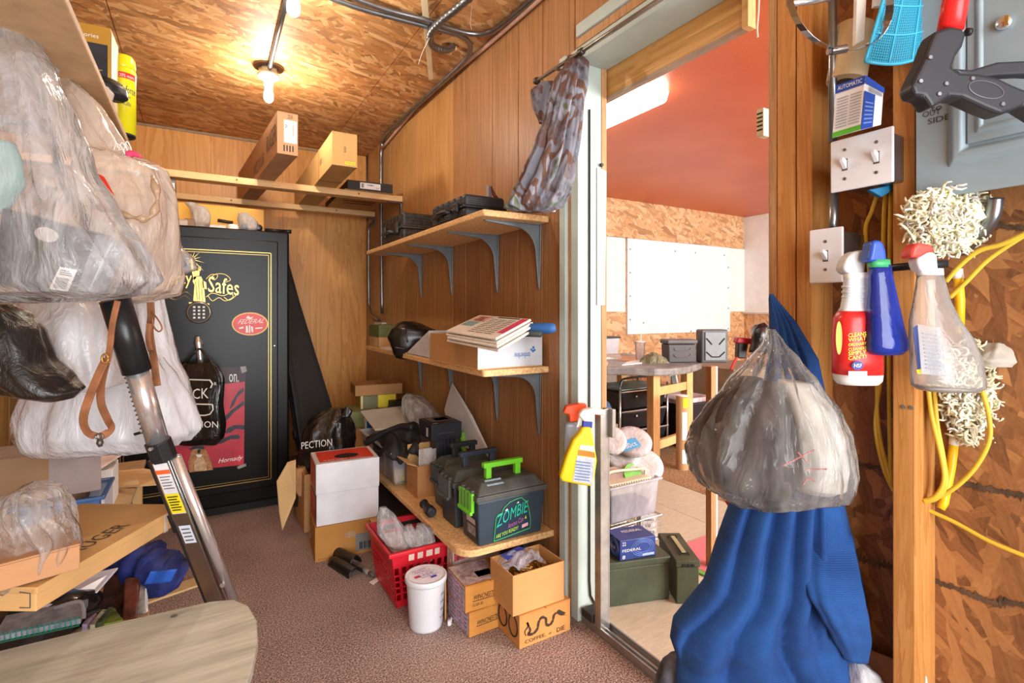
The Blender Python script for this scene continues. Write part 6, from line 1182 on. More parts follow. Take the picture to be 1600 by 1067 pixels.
# wire basket, milky tub with plates
wk = thing('wire_basket', 'white wire basket on tiles behind the blue cartridge box', 'basket', (1.83, 2.0, 0)); WIRE = mat('BFBFC0', .35, .6); m = MB()
for k in range(12):
    X = 1.66 + k * .03; m.tube([(X, 1.88, .118), (X, 1.88, .003), (X, 2.12, .003), (X, 2.12, .118)], .0016, 5)
for k in range(9):
    Y = 1.88 + k * .03; m.tube([(1.66, Y, .118), (1.66, Y, .003), (1.99, Y, .003), (1.99, Y, .118)], .0016, 5)
for z in (.03, .06, .09, .116): m.tube([(1.66, 1.88, z), (1.99, 1.88, z), (1.99, 2.12, z), (1.66, 2.12, z), (1.66, 1.88, z)], .002, 5)
m.build('mesh', WIRE, wk, kind='stuff'); MB().tube([(1.655, 1.875, .12), (1.995, 1.875, .12), (1.995, 2.125, .12), (1.655, 2.125, .12), (1.655, 1.875, .12)], .003, 6).build('rim', WIRE, wk)
o = carton('white_carton', 'small white carton printed with the number 10 by wire basket', 'carton', at(1001, 840, z=.0005), math.radians(-25), .085, .06, .115, mat('E9E7E4', .5), corner=(-1, -1)); ftext(o, 'front', '10', .3, .45, .6, .62, INK); ftext(o, 'front', 'MARKS', .1, .72, .8, .82, INK); barcode(o, 'front', .55, .1, .85, .3, 6)
mt = thing('plastic_tub', 'milky plastic tub of party plates beside the ammo cans', 'tub', (1.84, 2.0, .124)); tub(mt, 1.665, 1.99, 1.885, 2.12, .125, .305, .012, film('DADDE8', .6, .3, 'milky_tub', .1, 8)); solo(MB().box(1.70, 1.96, 1.92, 2.09, .128, .20), 'dark_garment', mat('4A5060', .7, var=.3, scale=15, bump=.3), 'dark folded cloth seen through the milky tub', 'cloth', bevel=.02)
cp = thing('cream_basket', 'cream ribbed plastic basket with arched handle inside tub', 'basket', (1.75, 1.93, .25)); MB().hexa([(1.69, 1.91, .255), (1.93, 1.905, .255), (1.93, 1.99, .255), (1.69, 1.99, .255)], [(1.675, 1.90, .315), (1.945, 1.895, .315), (1.945, 2.0, .315), (1.675, 2.0, .315)]).build('body', mat('E2D8BC', .5), cp, bevel=.004)
for k in range(16): MB().box(1.685 + k * .016, 1.69 + k * .016, 1.893, 1.897, .262, .312).build('rib', mat('EAE2C8', .5), cp)
MB().tube(smoothpath([(1.68, 1.95, .315), (1.70, 1.945, .352), (1.74, 1.94, .362), (1.88, 1.935, .352), (1.935, 1.935, .345), (1.945, 1.94, .315)], 6), .007, 8).build('handle', mat('E9DFC4', .5), cp, smooth=True)
for k, (x, y, c, lab) in enumerate(((1.76, 1.96, '9A7A66', 'brown plate stack standing in the cream basket'), (1.87, 1.955, '6FB83A', 'bright green plate in the cream basket'))):
    o = thing('party_plate', lab, 'plate', (x, y, .316), group='plates in cream basket'); Mx = Matrix.Translation((x, y, .318)) @ Matrix.Rotation(1.1, 4, 'X'); MB().lathe([(.001, 0), (.04, 0), (.055, .008), (.057, .008), (.04, -.003), (.001, -.003)], 24, M=Mx).build('disc', mat(c, .5), o, smooth=True)
PLW = film('F8F6F8', .6, .12, 'plate_wrap', .6, 18)
for k, (px, py, d_, r, lab) in enumerate(((988, 694, 2.75, .095, 'upper pack of white paper plates in clear wrap'), (970, 716, 2.72, .085, 'middle pack of white paper plates in clear wrap'), (1008, 730, 2.72, .085, 'lower right pack of plates in clear wrap'), (955, 690, 2.66, .07, 'small pack of plates tucked behind metal upright'))):
    c = at(px, py, d=d_); o = thing('plate_pack', lab, 'plates', c - UP * .05, group='wrapped paper plates over the tub'); Mx = Matrix.Translation(c) @ Matrix.Rotation(.55 + .15 * k, 4, 'X') @ Matrix.Rotation(-.3, 4, 'Y')
    for l in range(5): MB().lathe([(.001, 0), (r * .7, 0), (r, .012), (r, .014), (r * .7, .003), (r * .001, .003)], 28, M=Mx @ Matrix.Translation((0, 0, .004 * l))).build('plate', mat('DDD8D2', .6), o, smooth=True)
    MB().lathe([(.001, -.006), (r * .8, -.004), (r * 1.05, .014), (r * 1.04, .03), (r * .7, .03), (.001, .028)], 28, M=Mx).build('wrap', PLW, o, smooth=True)
    if k == 0: MB().add([Mx @ Vector(p) for p in ((-.085, -.045, .034), (.015, -.05, .034), (.02, .01, .034), (-.08, .02, .034))], [(0, 1, 2, 3)]).build('blue_label', mat('4FA8DC', .4), o); letters('80ct', Mx @ Vector((-.07, -.035, .0355)), Mx @ Vector((.07, -.005, 0)) - Mx @ Vector((0, 0, 0)), Mx @ Vector((0, .03, 0)) - Mx @ Vector((0, 0, 0)), PAPER, o)
solo(rows_loft([(732, 950, 975, .03), (738, 945, 1000, .05), (746, 945, 1020, .06), (752, 950, 1015, .04)], 2.85, n=26, folds=6, fa=.2, seed=3, lump=.015), 'clear_bag', CLR2, 'crumpled clear bag under the wrapped plates', 'bag', smooth=True)
# post with red cloth, pink mat
o = thing('white_post', 'white-edged wooden post standing behind the grey bag', 'post', at(1116, 888, z=0)); p = at(1116, 888, z=.0); MB().box(p.x - .02, p.x + .012, p.y, p.y + .03, .001, .9).build('post', BARE, o, bevel=.002); MB().box(p.x + .013, p.x + .024, p.y, p.y + .03, .001, .9).build('white_edge', WHITEP, o, bevel=.002)
solo(rows_loft([(740, 1118, 1150, .02), (758, 1120, 1152, .02), (780, 1130, 1152, .02), (800, 1142, 1152, .015), (815, 1150, 1154, .01)], 1.50, n=22, folds=5, fa=.3, seed=2, lump=.006), 'red_cloth', mat('D42A22', .6, var=.1), 'bright red cloth hanging beside white-edged post', 'cloth', smooth=True)
pm = thing('play_mat', 'pink mat with green edge lying on the tiles', 'mat', at(1100, 870, z=0)); MB().prism([at(1066, 852, z=.002), at(1088, 888, z=.002), at(1150, 915, z=.002), at(1180, 850, z=.002), at(1130, 828, z=.002)], UP * .004).build('pink_sheet', mat('D97A80', .6, var=.08), pm); MB().prism([at(1088, 889, z=.002), at(1086, 894, z=.002), at(1148, 921, z=.002), at(1150, 916, z=.002)], UP * .005).build('green_edge', mat('6FA84A', .6), pm)
# work table
TT = .725; wt = thing('work_table', 'work table with marbled curved top and pine legs', 'table', (3.0, 3.3, 0))
tp2 = [(2.15, 3.45), (2.45, 3.12), (2.70, 2.86), (2.84, 2.74), (2.98, 2.69), (3.2, 2.72), (3.5, 2.86), (3.62, 2.96), (3.62, 3.9), (2.2, 4.0)]
MB().prism([(x, y, TT - .055) for x, y in tp2][::-1], UP * .055).build('top', mat('8A8784', .4, var=.25, scale=14, name='marbled_laminate'), wt, bevel=.012, seg=3)
la, lb2 = at(1021, 722, z=0), at(1073, 702, z=0)
for p in (la, lb2, Vector((2.45, 3.7, 0)), Vector((3.5, 3.8, 0))): MB().box(p.x - .035, p.x + .035, p.y - .035, p.y + .035, .003, TT - .056).build('leg', PINE, wt, bevel=.003)
for z in (.50, .09):
    d_ = (lb2 - la).normalized(); s = Vector((-d_.y, d_.x, 0)) * .018; a, b = la + d_ * .036 + UP * z, lb2 - d_ * .036 + UP * z; MB().prism([a - s, b - s, b + s, a + s], UP * .065).build('rail', PINE, wt, bevel=.002)
# drawer cart
dc = thing('drawer_cart', 'chrome cart with black drawers under the work table', 'cart', (3.05, 3.2, 0)); X0, X1, Y0, Y1 = 2.80, 3.32, 3.06, 3.40
for X in (X0, X1):
    for Y in (Y0, Y1): MB().tube([(X, Y, .01), (X, Y, .56)], .009, 10).build('post', CHROME, dc, smooth=True)
for Y in (Y0,): MB().tube(smoothpath([(X0, Y, .55), (X0 + .02, Y, .60), (X0 + .06, Y, .615), (X1 - .26, Y, .62), (X1 - .20, Y, .60), (X1 - .19, Y, .55)], 5), .009, 10).build('handle', mat('5A5A5C', .3, .8), dc, smooth=True)
for k in range(3):
    z = .06 + k * .155; dr_ = MB().hexa([(X0 + .045, Y0 + .01, z), (X1 - .045, Y0 + .01, z), (X1 - .045, Y1 - .02, z), (X0 + .045, Y1 - .02, z)], [(X0 + .02, Y0 - .012, z + .135), (X1 - .02, Y0 - .012, z + .135), (X1 - .02, Y1, z + .135), (X0 + .02, Y1, z + .135)]).build('drawer', mat('1B1C1F', .35), dc, bevel=.006); MB().lathe([(.008, 0), (.012, .01), (.008, .018)], 12, M=Matrix.Translation((X0 + .16, Y0 - .004, z + .10)) @ Matrix.Rotation(PI / 2, 4, 'X')).build('knob', CHROME, dr_, smooth=True)
    MB().box(X0, X1, Y0 - .016, Y0 - .006, z + .138, z + .147).build('shelf_wire', CHROME, dc)
MB().box(X0 - .005, X1 + .005, Y0 - .02, Y1 + .01, .525, .535).build('cart_top', mat('8FA098', .4, var=.3, scale=8), dc, bevel=.003)
ct = thing('cardboard_tube', 'tall cardboard mailing tube with yellow sticker by table leg', 'tube', at(1068, 735, z=0)); c = at(1068, 735, z=.001) + Vector((.02, .03, 0)); MB().lathe([(.043, 0), (.043, .53)], 28, c).build('tube', kraft('C69A6E'), ct, smooth=False, bevel=.001); MB().lathe([(.041, .5302), (.041, .536)], 28, c).build('end_cap', PAPER, ct)
def ontube(z0, z1, a0, a1, m, n): 
    mb = MB(); t0 = math.atan2(-c.y, -c.x); mb.loops([[(c.x + .0438 * math.cos(t0 + a0 + (a1 - a0) * k / 8), c.y + .0438 * math.sin(t0 + a0 + (a1 - a0) * k / 8), z) for k in range(9)] for z in (z0, z1)], False, False); mb.build(n, m, ct)
ontube(.45, .52, .1, 1.3, mat('F0C81E', .5), 'yellow_sticker'); ontube(.22, .42, .0, .9, PAPER, 'label'); ontube(.05, .15, .0, .8, PAPER, 'label')
solo(MB().box(3.45, 3.85, 3.05, 3.5, .003, .36), 'black_tote', mat('1C1C20', .4), 'black storage tote under right end of work table', 'tote', bevel=.02); o = bpy.data.objects['black_tote']; MB().box(3.43, 3.87, 3.03, 3.52, .361, .40).build('lid', mat('C9B4B8', .4, var=.3, scale=12), o, bevel=.008)
# table-top clutter
zz = TT + .0005
ga = thing('utility_box', 'dark grey moulded utility box on work table', 'box', at(1066, 567, z=zz), -YAW * .8); S_ = .115
MB().hexa([(-S_, 0, 0), (S_, 0, 0), (S_, .14, 0), (-S_, .14, 0)], [(-S_ * 1.05, -.005, .15), (S_ * 1.05, -.005, .15), (S_ * 1.05, .145, .15), (-S_ * 1.05, .145, .15)]).build('body', mat('4C494A', .45, var=.1), ga, bevel=.012, seg=3, world=False); MB().box(-S_ * 1.12, S_ * 1.12, -.012, .152, .152, .19).build('lid', mat('5A5655', .45, var=.12), ga, bevel=.012, seg=3, world=False)
for z in (.05, .10): MB().tube(smoothpath([(-.07, -.007, z + .02), (-.05, -.008, z), (.05, -.008, z), (.07, -.007, z + .02)], 3), .004, 6).build('moulded_rib', mat('6A6667', .45), ga, world=False)
cs = thing('utility_case', 'upright grey hard case with cross braces behind utility box', 'case', at(1117, 572, z=.70), -YAW * .9); MB().box(-.11, .11, 0, .12, 0, .27).build('shell', mat('54585C', .45, var=.12), cs, bevel=.014, seg=3, world=False); MB().box(-.085, .085, -.012, .001, .02, .25).build('raised_face', mat('7E868C', .45), cs, bevel=.006, world=False)
for a, b in (((-.075, .20), (-.03, .15)), ((.075, .20), (.03, .15)), ((-.075, .09), (-.03, .05)), ((.075, .09), (.03, .05)), ((-.03, .05), (.03, .05))): MB().tube([(a[0], -.014, a[1]), (b[0], -.014, b[1])], .005, 6).build('brace', BLACKP, cs, world=False)
bpy.data.objects[cs.name].location.z = zz
solo(MB().box(3.44, 3.70, 2.97, 3.06, zz, zz + .07), 'clear_container', film('DCE0E6', .45, .15, 'clear_box', .3, 10), 'clear plastic container in front of upright grey case', 'container', bevel=.006)
cu2 = thing('tumbler', 'clear plastic tumbler with straw on the work table', 'cup', at(1000, 562, z=zz)); c = at(1000, 563, z=zz); c.z = zz; MB().lathe([(.032, 0), (.034, .004), (.043, .15), (.044, .155)], 24, c, caps=True).build('cup', film('EFE6E8', .4, .12, 'clear_cup', .1, 8), cu2, smooth=True); MB().lathe([(.047, .155), (.047, .163), (.03, .166), (.002, .167)], 24, c).build('lid', WHITEP, cu2, smooth=True); MB().tube([c + Vector((0, 0, .02)), c + Vector((.012, 0, .23))], .004, 8).build('straw', WHITEP, cu2, smooth=True)
solo(rows_loft([(550, 1018, 1024, .02), (555, 1010, 1034, .05), (561, 1000, 1042, .07), (568, 996, 1046, .08)], 4.25, n=26, folds=5, fa=.3, seed=6, lump=.02, ls=14), 'camo_cloth', camo(('7A7458', '4A4434', '9A9478', '5E6248', '8C8468'), 22), 'crumpled olive camouflage cloth on work table', 'cloth', smooth=True)
solo(MB().prism([at(965, 563, z=zz), at(1000, 566, z=zz), at(996, 558, z=zz), at(968, 556, z=zz)], UP * .004), 'tan_envelope', kraft('E2B88A'), 'tan envelope lying on the work table', 'paper'); solo(MB().prism([at(972, 571, z=zz), at(1003, 568, z=zz), at(1000, 562, z=zz), at(980, 566, z=zz)], UP * .006), 'white_sheet', PAPER, 'white sheet near front edge of work table', 'paper'); solo(MB().prism([at(935, 562, z=zz), at(972, 561, z=zz), at(968, 554, z=zz), at(936, 555, z=zz)], UP * .012), 'magazine', mat('D9D4CC', .5, var=.2, scale=20), 'pale open magazine at left of the work table', 'magazine')
solo(rows_loft([(560, 930, 945, .03), (565, 926, 950, .04), (571, 926, 948, .04)], 4.0, n=20, lump=.015, ls=18), 'red_rag', mat('C08A78', .7, var=.3, scale=20), 'reddish rag at left end of work table', 'cloth', smooth=True)
o = thing('tape_dispenser', 'white and blue tape dispenser at left of work table', 'dispenser', at(940, 556, z=zz)); c = at(940, 552, d=4.5); c.z = zz + .035; MB().lathe([(.035, -.02), (.035, .02)], 20, M=Matrix.Translation(c) @ Matrix.Rotation(PI / 2, 4, 'X')).build('roll', mat('4A6AA8', .5), o); MB().box(c.x - .06, c.x + .08, c.y - .022, c.y + .022, zz, zz + .02).build('base', WHITEP, o, bevel=.004)
# things against the far side
solo(MB().box(2.42, 2.62, 4.0, 4.3, .003, .72), 'side_stand', mat('5A4A3C', .6), 'dark side stand behind the work table', 'stand', bevel=.005)
o = thing('grey_monitor', 'grey boxy monitor seen at the left edge of doorway', 'monitor', at(928, 556, z=zz)); p = at(936, 556, d=4.3); MB().box(p.x - .30, p.x, p.y, p.y + .25, zz, zz + .31).build('housing', mat('8C8880', .5), o, bevel=.01); MB().box(p.x - .28, p.x - .02, p.y - .004, p.y - .001, zz + .03, zz + .28).build('front_panel', mat('6A6862', .4), o, bevel=.004); MB().box(p.x + .004, p.x + .04, p.y + .01, p.y + .2, zz, zz + .26).build('vent_side', BLACKP, o, bevel=.004)
o = thing('white_bin', 'white plastic bin with dark rim near the far wall', 'bin', at(955, 552, y=4.2)); a, b = at(943, 552, y=4.2), at(967, 528, y=4.2); MB().hexa([(a.x + .01, 4.2, a.z - .1), (b.x - .02, 4.2, a.z - .1), (b.x - .02, 4.4, a.z - .1), (a.x + .01, 4.4, a.z - .1)], [(a.x, 4.19, b.z), (b.x, 4.19, b.z), (b.x, 4.41, b.z), (a.x, 4.41, b.z)]).build('body', mat('D5D8E0', .5), o, bevel=.008); MB().box(a.x - .01, b.x + .01, 4.18, 4.42, b.z, b.z + .015).build('rim', mat('4A4648', .5), o, bevel=.003); MB().box(a.x, b.x, 4.2, 4.42, .003, a.z - .102).build('stand_block', mat('9A9082', .6), o)
o = thing('water_jug', 'blue translucent water jug at left behind the door post', 'jug', at(930, 650, d=3.4)); c = at(928, 640, d=3.4); MB().lathe([(.10, 0), (.115, .02), (.115, .10), (.10, .13), (.06, .16), (.05, .2), (.055, .3), (.045, .36)], 28, (c.x, c.y, .42)).build('body', film('2A6AA0', .85, .12, 'blue_jug', .1, 6), o, smooth=True); MB().box(c.x - .11, c.x + .11, c.y - .11, c.y + .11, .003, .419).build('stand', mat('8A7458', .7), o, bevel=.004); MB().lathe([(.03, .36), (.03, .39)], 16, (c.x, c.y, .42)).build('cap', mat('6A5A4A', .6), o)
o = thing('cordless_tool', 'red and black power tool near the far right wall', 'tool', at(1160, 560, d=4.7)); MB().box(-.06, .06, 0, .1, 0, .06).build('battery', BLACKP, o, bevel=.01) if False else None
MB().prism([at(1153, 560, d=4.7), at(1166, 560, d=4.7), at(1170, 535, d=4.7), at(1154, 535, d=4.7)], FW * .08).build('grip', BLACKP, o, bevel=.01); MB().prism([at(1151, 536, d=4.69), at(1174, 538, d=4.69), at(1176, 529, d=4.69), at(1153, 527, d=4.69)], FW * .09).build('motor_body', mat('B8283A', .4), o, bevel=.012); MB().tube(smoothpath([at(1152, 558, d=4.7), at(1147, 566, d=4.7), at(1142, 578, d=4.7)], 4), .012, 8).build('red_hose', mat('C02A2A', .4), o, smooth=True)
solo(MB().box(4.1, 4.9, 3.0, 3.6, .003, .62), 'far_cabinet', mat('8A7458', .6), 'low cabinet beyond the work table under power tool', 'cabinet', bevel=.005)
solo(rows_loft([(505, 1180, 1196, .04), (512, 1177, 1200, .06), (530, 1174, 1204, .08), (550, 1172, 1206, .08)], 4.6, n=24, folds=5, fa=.2, seed=2, lump=.02), 'black_bag', bl, 'shiny black bag by the far right wall', 'bag', smooth=True)
o = thing('framed_card', 'small white framed card leaning under the work table', 'frame', at(1054, 605, d=4.2)); MB().prism([at(1049, 606, d=4.2), at(1061, 606, d=4.2), at(1057, 583, d=4.25), at(1046, 585, d=4.25)], FW * .01).build('card', WHITEP, o); MB().prism([at(1051.5, 603, d=4.185), at(1059, 603, d=4.185), at(1055.5, 586, d=4.235), at(1049, 588, d=4.235)], FW * .004).build('picture', mat('7A7670', .5), o)
o = thing('hung_sheet', 'white sheet hanging inside the far room beside door jamb', 'sheet', at(930, 330, d=2.3)); MB().prism([(1.282, 1.527, 1.17), (1.318, 1.527, 1.17), (1.326, 1.527, 1.68), (1.282, 1.527, 1.69)], (0, -.003, 0)).build('paper', PAPER, o); MB().lathe([(.008, 0), (.006, .008)], 10, M=Matrix.Translation((1.30, 1.524, 1.70)) @ Matrix.Rotation(PI / 2, 4, 'X')).build('pin', BLACKP, o)
o = thing('wall_thermostat', 'small cream slotted box on jamb inside the far room', 'thermostat', at(1196, 200, d=1.35)); p = at(1197, 192, d=1.40); MB().box(p.x - .012, p.x + .02, p.y, p.y + .02, p.z - .035, p.z + .04).build('case', mat('E4DCC0', .5), o, bevel=.002)
for k in range(5): MB().box(p.x - .0135, p.x - .012, p.y + .002, p.y + .018, p.z - .02 + k * .011, p.z - .016 + k * .011).build('slot', INK, o)
# spray bottles clipped on the upright
sb2 = thing('spray_bottle', 'yellow cleaner spray bottle hooked on the aluminium upright', 'spray bottle', at(905, 760, d=1.80)); dd = 1.775; YB_ = mat('F0D81E', .3, var=.04, name='yellow_bottle')
def sil(pts, d, th, m, name, par, bev=.012, seg=4): return MB().prism([at(p[0], p[1], d=d) for p in pts], FW * th).build(name, m, par, bevel=bev, seg=seg)
sil([(874, 746), (884, 715), (895, 688), (905, 676), (910, 668), (924, 668), (928, 690), (933, 720), (928, 755), (924, 761), (900, 757), (878, 753)], dd, .05, YB_, 'bottle', sb2)
sil([(910, 669), (925, 669), (926, 659), (911, 658)], dd + .012, .026, mat('2A3AA8', .4), 'collar', sb2, .003); sil([(912, 659), (926, 660), (929, 648), (945, 650), (946, 642), (925, 638), (910, 641), (904, 649)], dd + .010, .03, mat('EDE6E0', .4), 'trigger_head', sb2, .006); sil([(906, 648), (910, 650), (904, 668), (900, 668)], dd + .018, .014, mat('EDE6E0', .4), 'trigger', sb2, .003)
bl_ = [(895, 752), (926, 757), (930, 716), (902, 712)]; sil(bl_, dd - .001, .002, mat('C9D2E0', .4, var=.1, scale=60), 'label', sb2, 0); sil([(903, 711), (930, 715), (929.5, 707), (904, 703)], dd - .0012, .002, mat('C98A2A', .4), 'label_band', sb2, 0); sil([(905, 702), (929, 706), (928, 697), (907, 695)], dd - .0012, .002, mat('E4E6EA', .4), 'label_top', sb2, 0)
for k in range(7): sil([(900 - k * .4, 720 + k * 4.6), (923 - k * .3, 723 + k * 4.6), (923 - k * .3, 724.5 + k * 4.6), (900 - k * .4, 721.5 + k * 4.6)], dd - .0022, .001, mat('6A86B8', .5), 'text_line', sb2, 0)
sb3 = thing('spray_bottle', 'spray bottle with orange trigger behind the yellow one', 'spray bottle', at(893, 700, d=1.9)); sil([(880, 646), (884, 635), (905, 631), (917, 632), (918, 640), (905, 646), (904, 658), (890, 660), (889, 648)], 1.86, .035, mat('E8521E', .4), 'trigger_head', sb3, .005); sil([(884, 662), (903, 660), (906, 700), (904, 745), (884, 745), (882, 700)], 1.86, .045, film('C9D6EA', .6, .15, 'clear_bottle', .1, 8), 'bottle', sb3)
# ================================================================ right foreground
sw = thing('blue_sweater', 'royal blue knitted sweater hanging from the door post', 'sweater', at(1205, 1060, d=1.2))
def knit():
    t = NT('blue_knit'); v = t.coord(); n = t.noise(v, 8, 3); w = t.add('ShaderNodeTexWave', wave_type='BANDS', bands_direction='Z'); w.inputs['Scale'].default_value = 90; w.inputs['Distortion'].default_value = 1.5; t.ln(v, w.inputs[0])
    t.ln(t.ramp(n.outputs[0], [(.3, lin('11366E')), (.7, lin('1C4D8C'))]), t.b.inputs['Base Color']); t.b.inputs['Roughness'].default_value = .95
    t.bump(w.outputs[0], .4, .002); return t.m
KN = knit()
SR = [(459, 1203, 1208, .006), (466, 1202, 1212, .012), (500, 1203, 1240, .03), (560, 1203, 1275, .05), (640, 1190, 1290, .06), (720, 1168, 1300, .065), (780, 1146, 1312, .07), (850, 1120, 1330, .075), (910, 1100, 1344, .08), (945, 1074, 1349, .085), (972, 1054, 1351, .09), (1000, 1050, 1352, .09), (1030, 1060, 1350, .09), (1100, 1052, 1345, .09)]
def sweater():
    out = []; NS = 10
    for a in range(len(SR) - 1):
        for k in range(NS): out.append([SR[a][i] + (SR[a + 1][i] - SR[a][i]) * k / NS for i in range(4)])
    out.append(list(SR[-1])); L = []; n = 200
    for q, (py, l, r, dp_) in enumerate(out):
        A, B = at(l, py, d=1.20), at(r, py, d=1.20); c = (A + B) / 2; hw = (B - A).length / 2; v = (py - 459) / 641; ring_ = []
        for k in range(n):
            th = 2 * PI * k / n; cs, sn = math.cos(th), math.sin(th); u = (cs + 1) / 2
            amp = min(1, v / .35); low = max(0, v - .74) / .26
            ph = u * 6.2 + .35 * math.sin(v * 2.2) + low * (1.1 * math.sin(u * 5 + 1.5)) + .3 * nz((u * 2, v * 1.5, 3))
            rid = (math.sin(PI * ph) ** 2 + .004) ** .42
            w = 1 if u < .60 else max(.12, 1 - (u - .60) / .08)
            g = .040 * amp * rid * w + (.030 * amp * (1 if u >= .62 else max(0, (u - .56) / .06)) * math.sin(min(1, max(0, (u - .58) / .42)) * PI) ** .5 * (1 - low * .3) if u > .56 else 0)
            g += .014 * low * math.sin(v * 60 + u * 7 + 3 * nz((u * 3, v * 4, 8)))
            p = c + RT * (hw * cs) - FW * (sn * dp_ * .75 + max(0, sn) ** .5 * g if sn > 0 else sn * dp_)
            ring_.append(p + Vector(noise.noise_vector(p * 7)) * .004)
        L.append(ring_)
    m = MB(); m.loops(L, True, True); return m
sweater().build('body', KN, sw, smooth=True)
rows_loft([(800, 1262, 1318, .02, .09), (850, 1258, 1332, .03, .055), (895, 1256, 1341, .036, .02), (930, 1264, 1348, .036, .0), (960, 1280, 1353, .034, -.005), (992, 1296, 1354, .03, 0), (1030, 1318, 1352, .016, .01)], 1.10, n=60, folds=6, fa=.12, seed=33, lump=.008, ls=8, fade=0, nsub=8).build('sleeve_cuff', KN, sw, smooth=True)
gbag = thing('grey_bag', 'bulging grey translucent bin liner hanging on the blue sweater', 'bag', at(1200, 780, d=1.05)); dg = 1.02
rows_loft([(512, 1200, 1209, .012), (530, 1192, 1220, .025), (560, 1168, 1243, .05), (600, 1135, 1270, .075), (640, 1104, 1300, .095), (675, 1084, 1316, .11), (708, 1076, 1323, .115), (735, 1082, 1323, .115), (755, 1095, 1318, .11), (772, 1115, 1312, .10), (781, 1160, 1300, .06)], dg, n=80, folds=15, fa=.30, seed=41, lump=.010, ls=9, sq=2.2, nsub=6, fade=.9).build('film', film('A4A2A0', .27, .09, 'grey_liner', 1.0, 9, .25, .24), gbag, smooth=True)
rows_loft([(590, 1158, 1205, .03), (625, 1118, 1222, .06), (665, 1096, 1228, .08), (710, 1090, 1230, .085), (745, 1100, 1230, .08), (765, 1125, 1225, .05)], dg + .005, n=44, folds=7, fa=.2, seed=43, lump=.014, ls=9).build('dark_contents', mat('3A2F2A', .7, var=.35, scale=10), gbag, smooth=True)
rows_loft([(600, 1222, 1262, .03), (630, 1226, 1290, .06), (670, 1234, 1305, .08), (720, 1236, 1310, .085), (755, 1234, 1306, .07), (768, 1245, 1295, .04)], dg + .005, n=36, folds=5, fa=.1, seed=45, lump=.010, ls=8).build('pale_contents', mat('D2CDC2', .6, var=.08, scale=8), gbag, smooth=True)
for q in (((1222, 728), (1272, 703)), ((1246, 706), (1262, 722)), ((1258, 734), (1292, 733)), ((1255, 757), (1260, 749), (1268, 748), (1273, 752))): MB().tube([at(p[0], p[1], d=dg - .095) for p in q], .0016, 5).build('red_pen_mark', mat('B0524A', .6), gbag)
solo(rows_loft([(1030, 1046, 1090, .03), (1045, 1034, 1100, .04), (1067, 1026, 1104, .05), (1090, 1020, 1104, .05)], 1.25, n=26, folds=5, fa=.2, seed=7, lump=.012), 'grey_rag', mat('5E6472', .8, var=.4, scale=18), 'grey and blue patterned rag at the foot of the sweater', 'cloth', smooth=True)
# --- switches and conduit
SW = mat('DEDFE2', .35, var=.03, name='switch_white')
def plate(label, xq, pxa, pxb, pya, pyb, n):
    a, b = at(pxa, pya, x=xq), at(pxb, pyb, x=xq); y0, y1 = b.y, a.y; z1 = a.z; z0 = at(pxa, pyb, x=xq).z
    o = thing('light_switch', label, 'switch', (xq, (y0 + y1) / 2, z0), group='white wall switches'); MB().box(xq, xq + .006, y0, y1, z0, z1).build('plate', SW, o, bevel=.003); MB().box(xq + .006, W + .05, y0 + .008, y1 - .008, z0 + .008, z1 - .008).build('metal_box', STEEL, o, bevel=.003)
    for k in range(n):
        yc = y1 - (y1 - y0) * (k + .5) / n; zc2 = (z0 + z1) / 2; MB().box(xq - .0005, xq, yc - .0055, yc + .0055, zc2 - .013, zc2 + .011).build('slot', GREYINK, o)
        MB().hexa([(xq, yc - .0045, zc2 - .010), (xq, yc + .0045, zc2 - .010), (xq, yc + .0045, zc2 + .008), (xq, yc - .0045, zc2 + .008)], [(xq - .016, yc - .0035, zc2 + .006), (xq - .016, yc + .0035, zc2 + .006), (xq - .014, yc + .0035, zc2 + .013), (xq - .014, yc - .0035, zc2 + .013)]).build('toggle', SW, o, bevel=.001)
        for s in (-1, 1): MB().lathe([(.0035, 0), (.003, .0015)], 10, M=Matrix.Translation((xq, yc, zc2 + s * .030)) @ Matrix.Rotation(-PI / 2, 4, 'Y')).build('screw', STEEL, o)
    return o
plate('white double switch plate below the slanted lamp box', 1.145, 1297, 1396, 222, 302, 2); plate('white single switch plate left of the red spray bottle', 1.145, 1264, 1317, 360, 443, 1)
pipe('wall_conduit', 'steel conduit rising from the double switch plate', [at(1301, -40, x=1.172), at(1301, 222, x=1.172)], .0085, STEEL); pipe('wall_conduit', 'short steel conduit between double and single switch', [at(1302, 300, x=1.172), at(1302, 345, x=1.172), at(1301, 362, x=1.172)], .0085, STEEL)
o = thing('lamp_box', 'slanted white blue and green bulb carton on double switch', 'carton', at(1340, 212, d=1.02)); bq = [at(1300, 216, d=1.03), at(1344, 203, d=.985), at(1377, 195, d=1.02), at(1332, 207, d=1.07)]; tq_ = [at(1306, 134, d=1.03), at(1352, 118, d=.985), at(1381, 138, d=1.02), at(1335, 140, d=1.07)]
MB().hexa(bq, tq_).build('body', mat('E9EAEE', .4), o, bevel=.001); BLU = mat('2A4FB0', .35); GRE = mat('5CB83A', .35)
fl = lambda u, v: (bq[0] * (1 - u) + bq[1] * u) * (1 - v) + (tq_[0] * (1 - u) + tq_[1] * u) * v - FW * .0012 - RT * .0006; frr = lambda u, v: (bq[1] * (1 - u) + bq[2] * u) * (1 - v) + (tq_[1] * (1 - u) + tq_[2] * u) * v - FW * .0012 + RT * .0006
def qd(f, u0, u1, v0, v1, m, n='print', e=0): MB().add([f(u0, v0) - FW * e, f(u1, v0) - FW * e, f(u1, v1) - FW * e, f(u0, v1) - FW * e], [(0, 1, 2, 3)]).build(n, m, o)
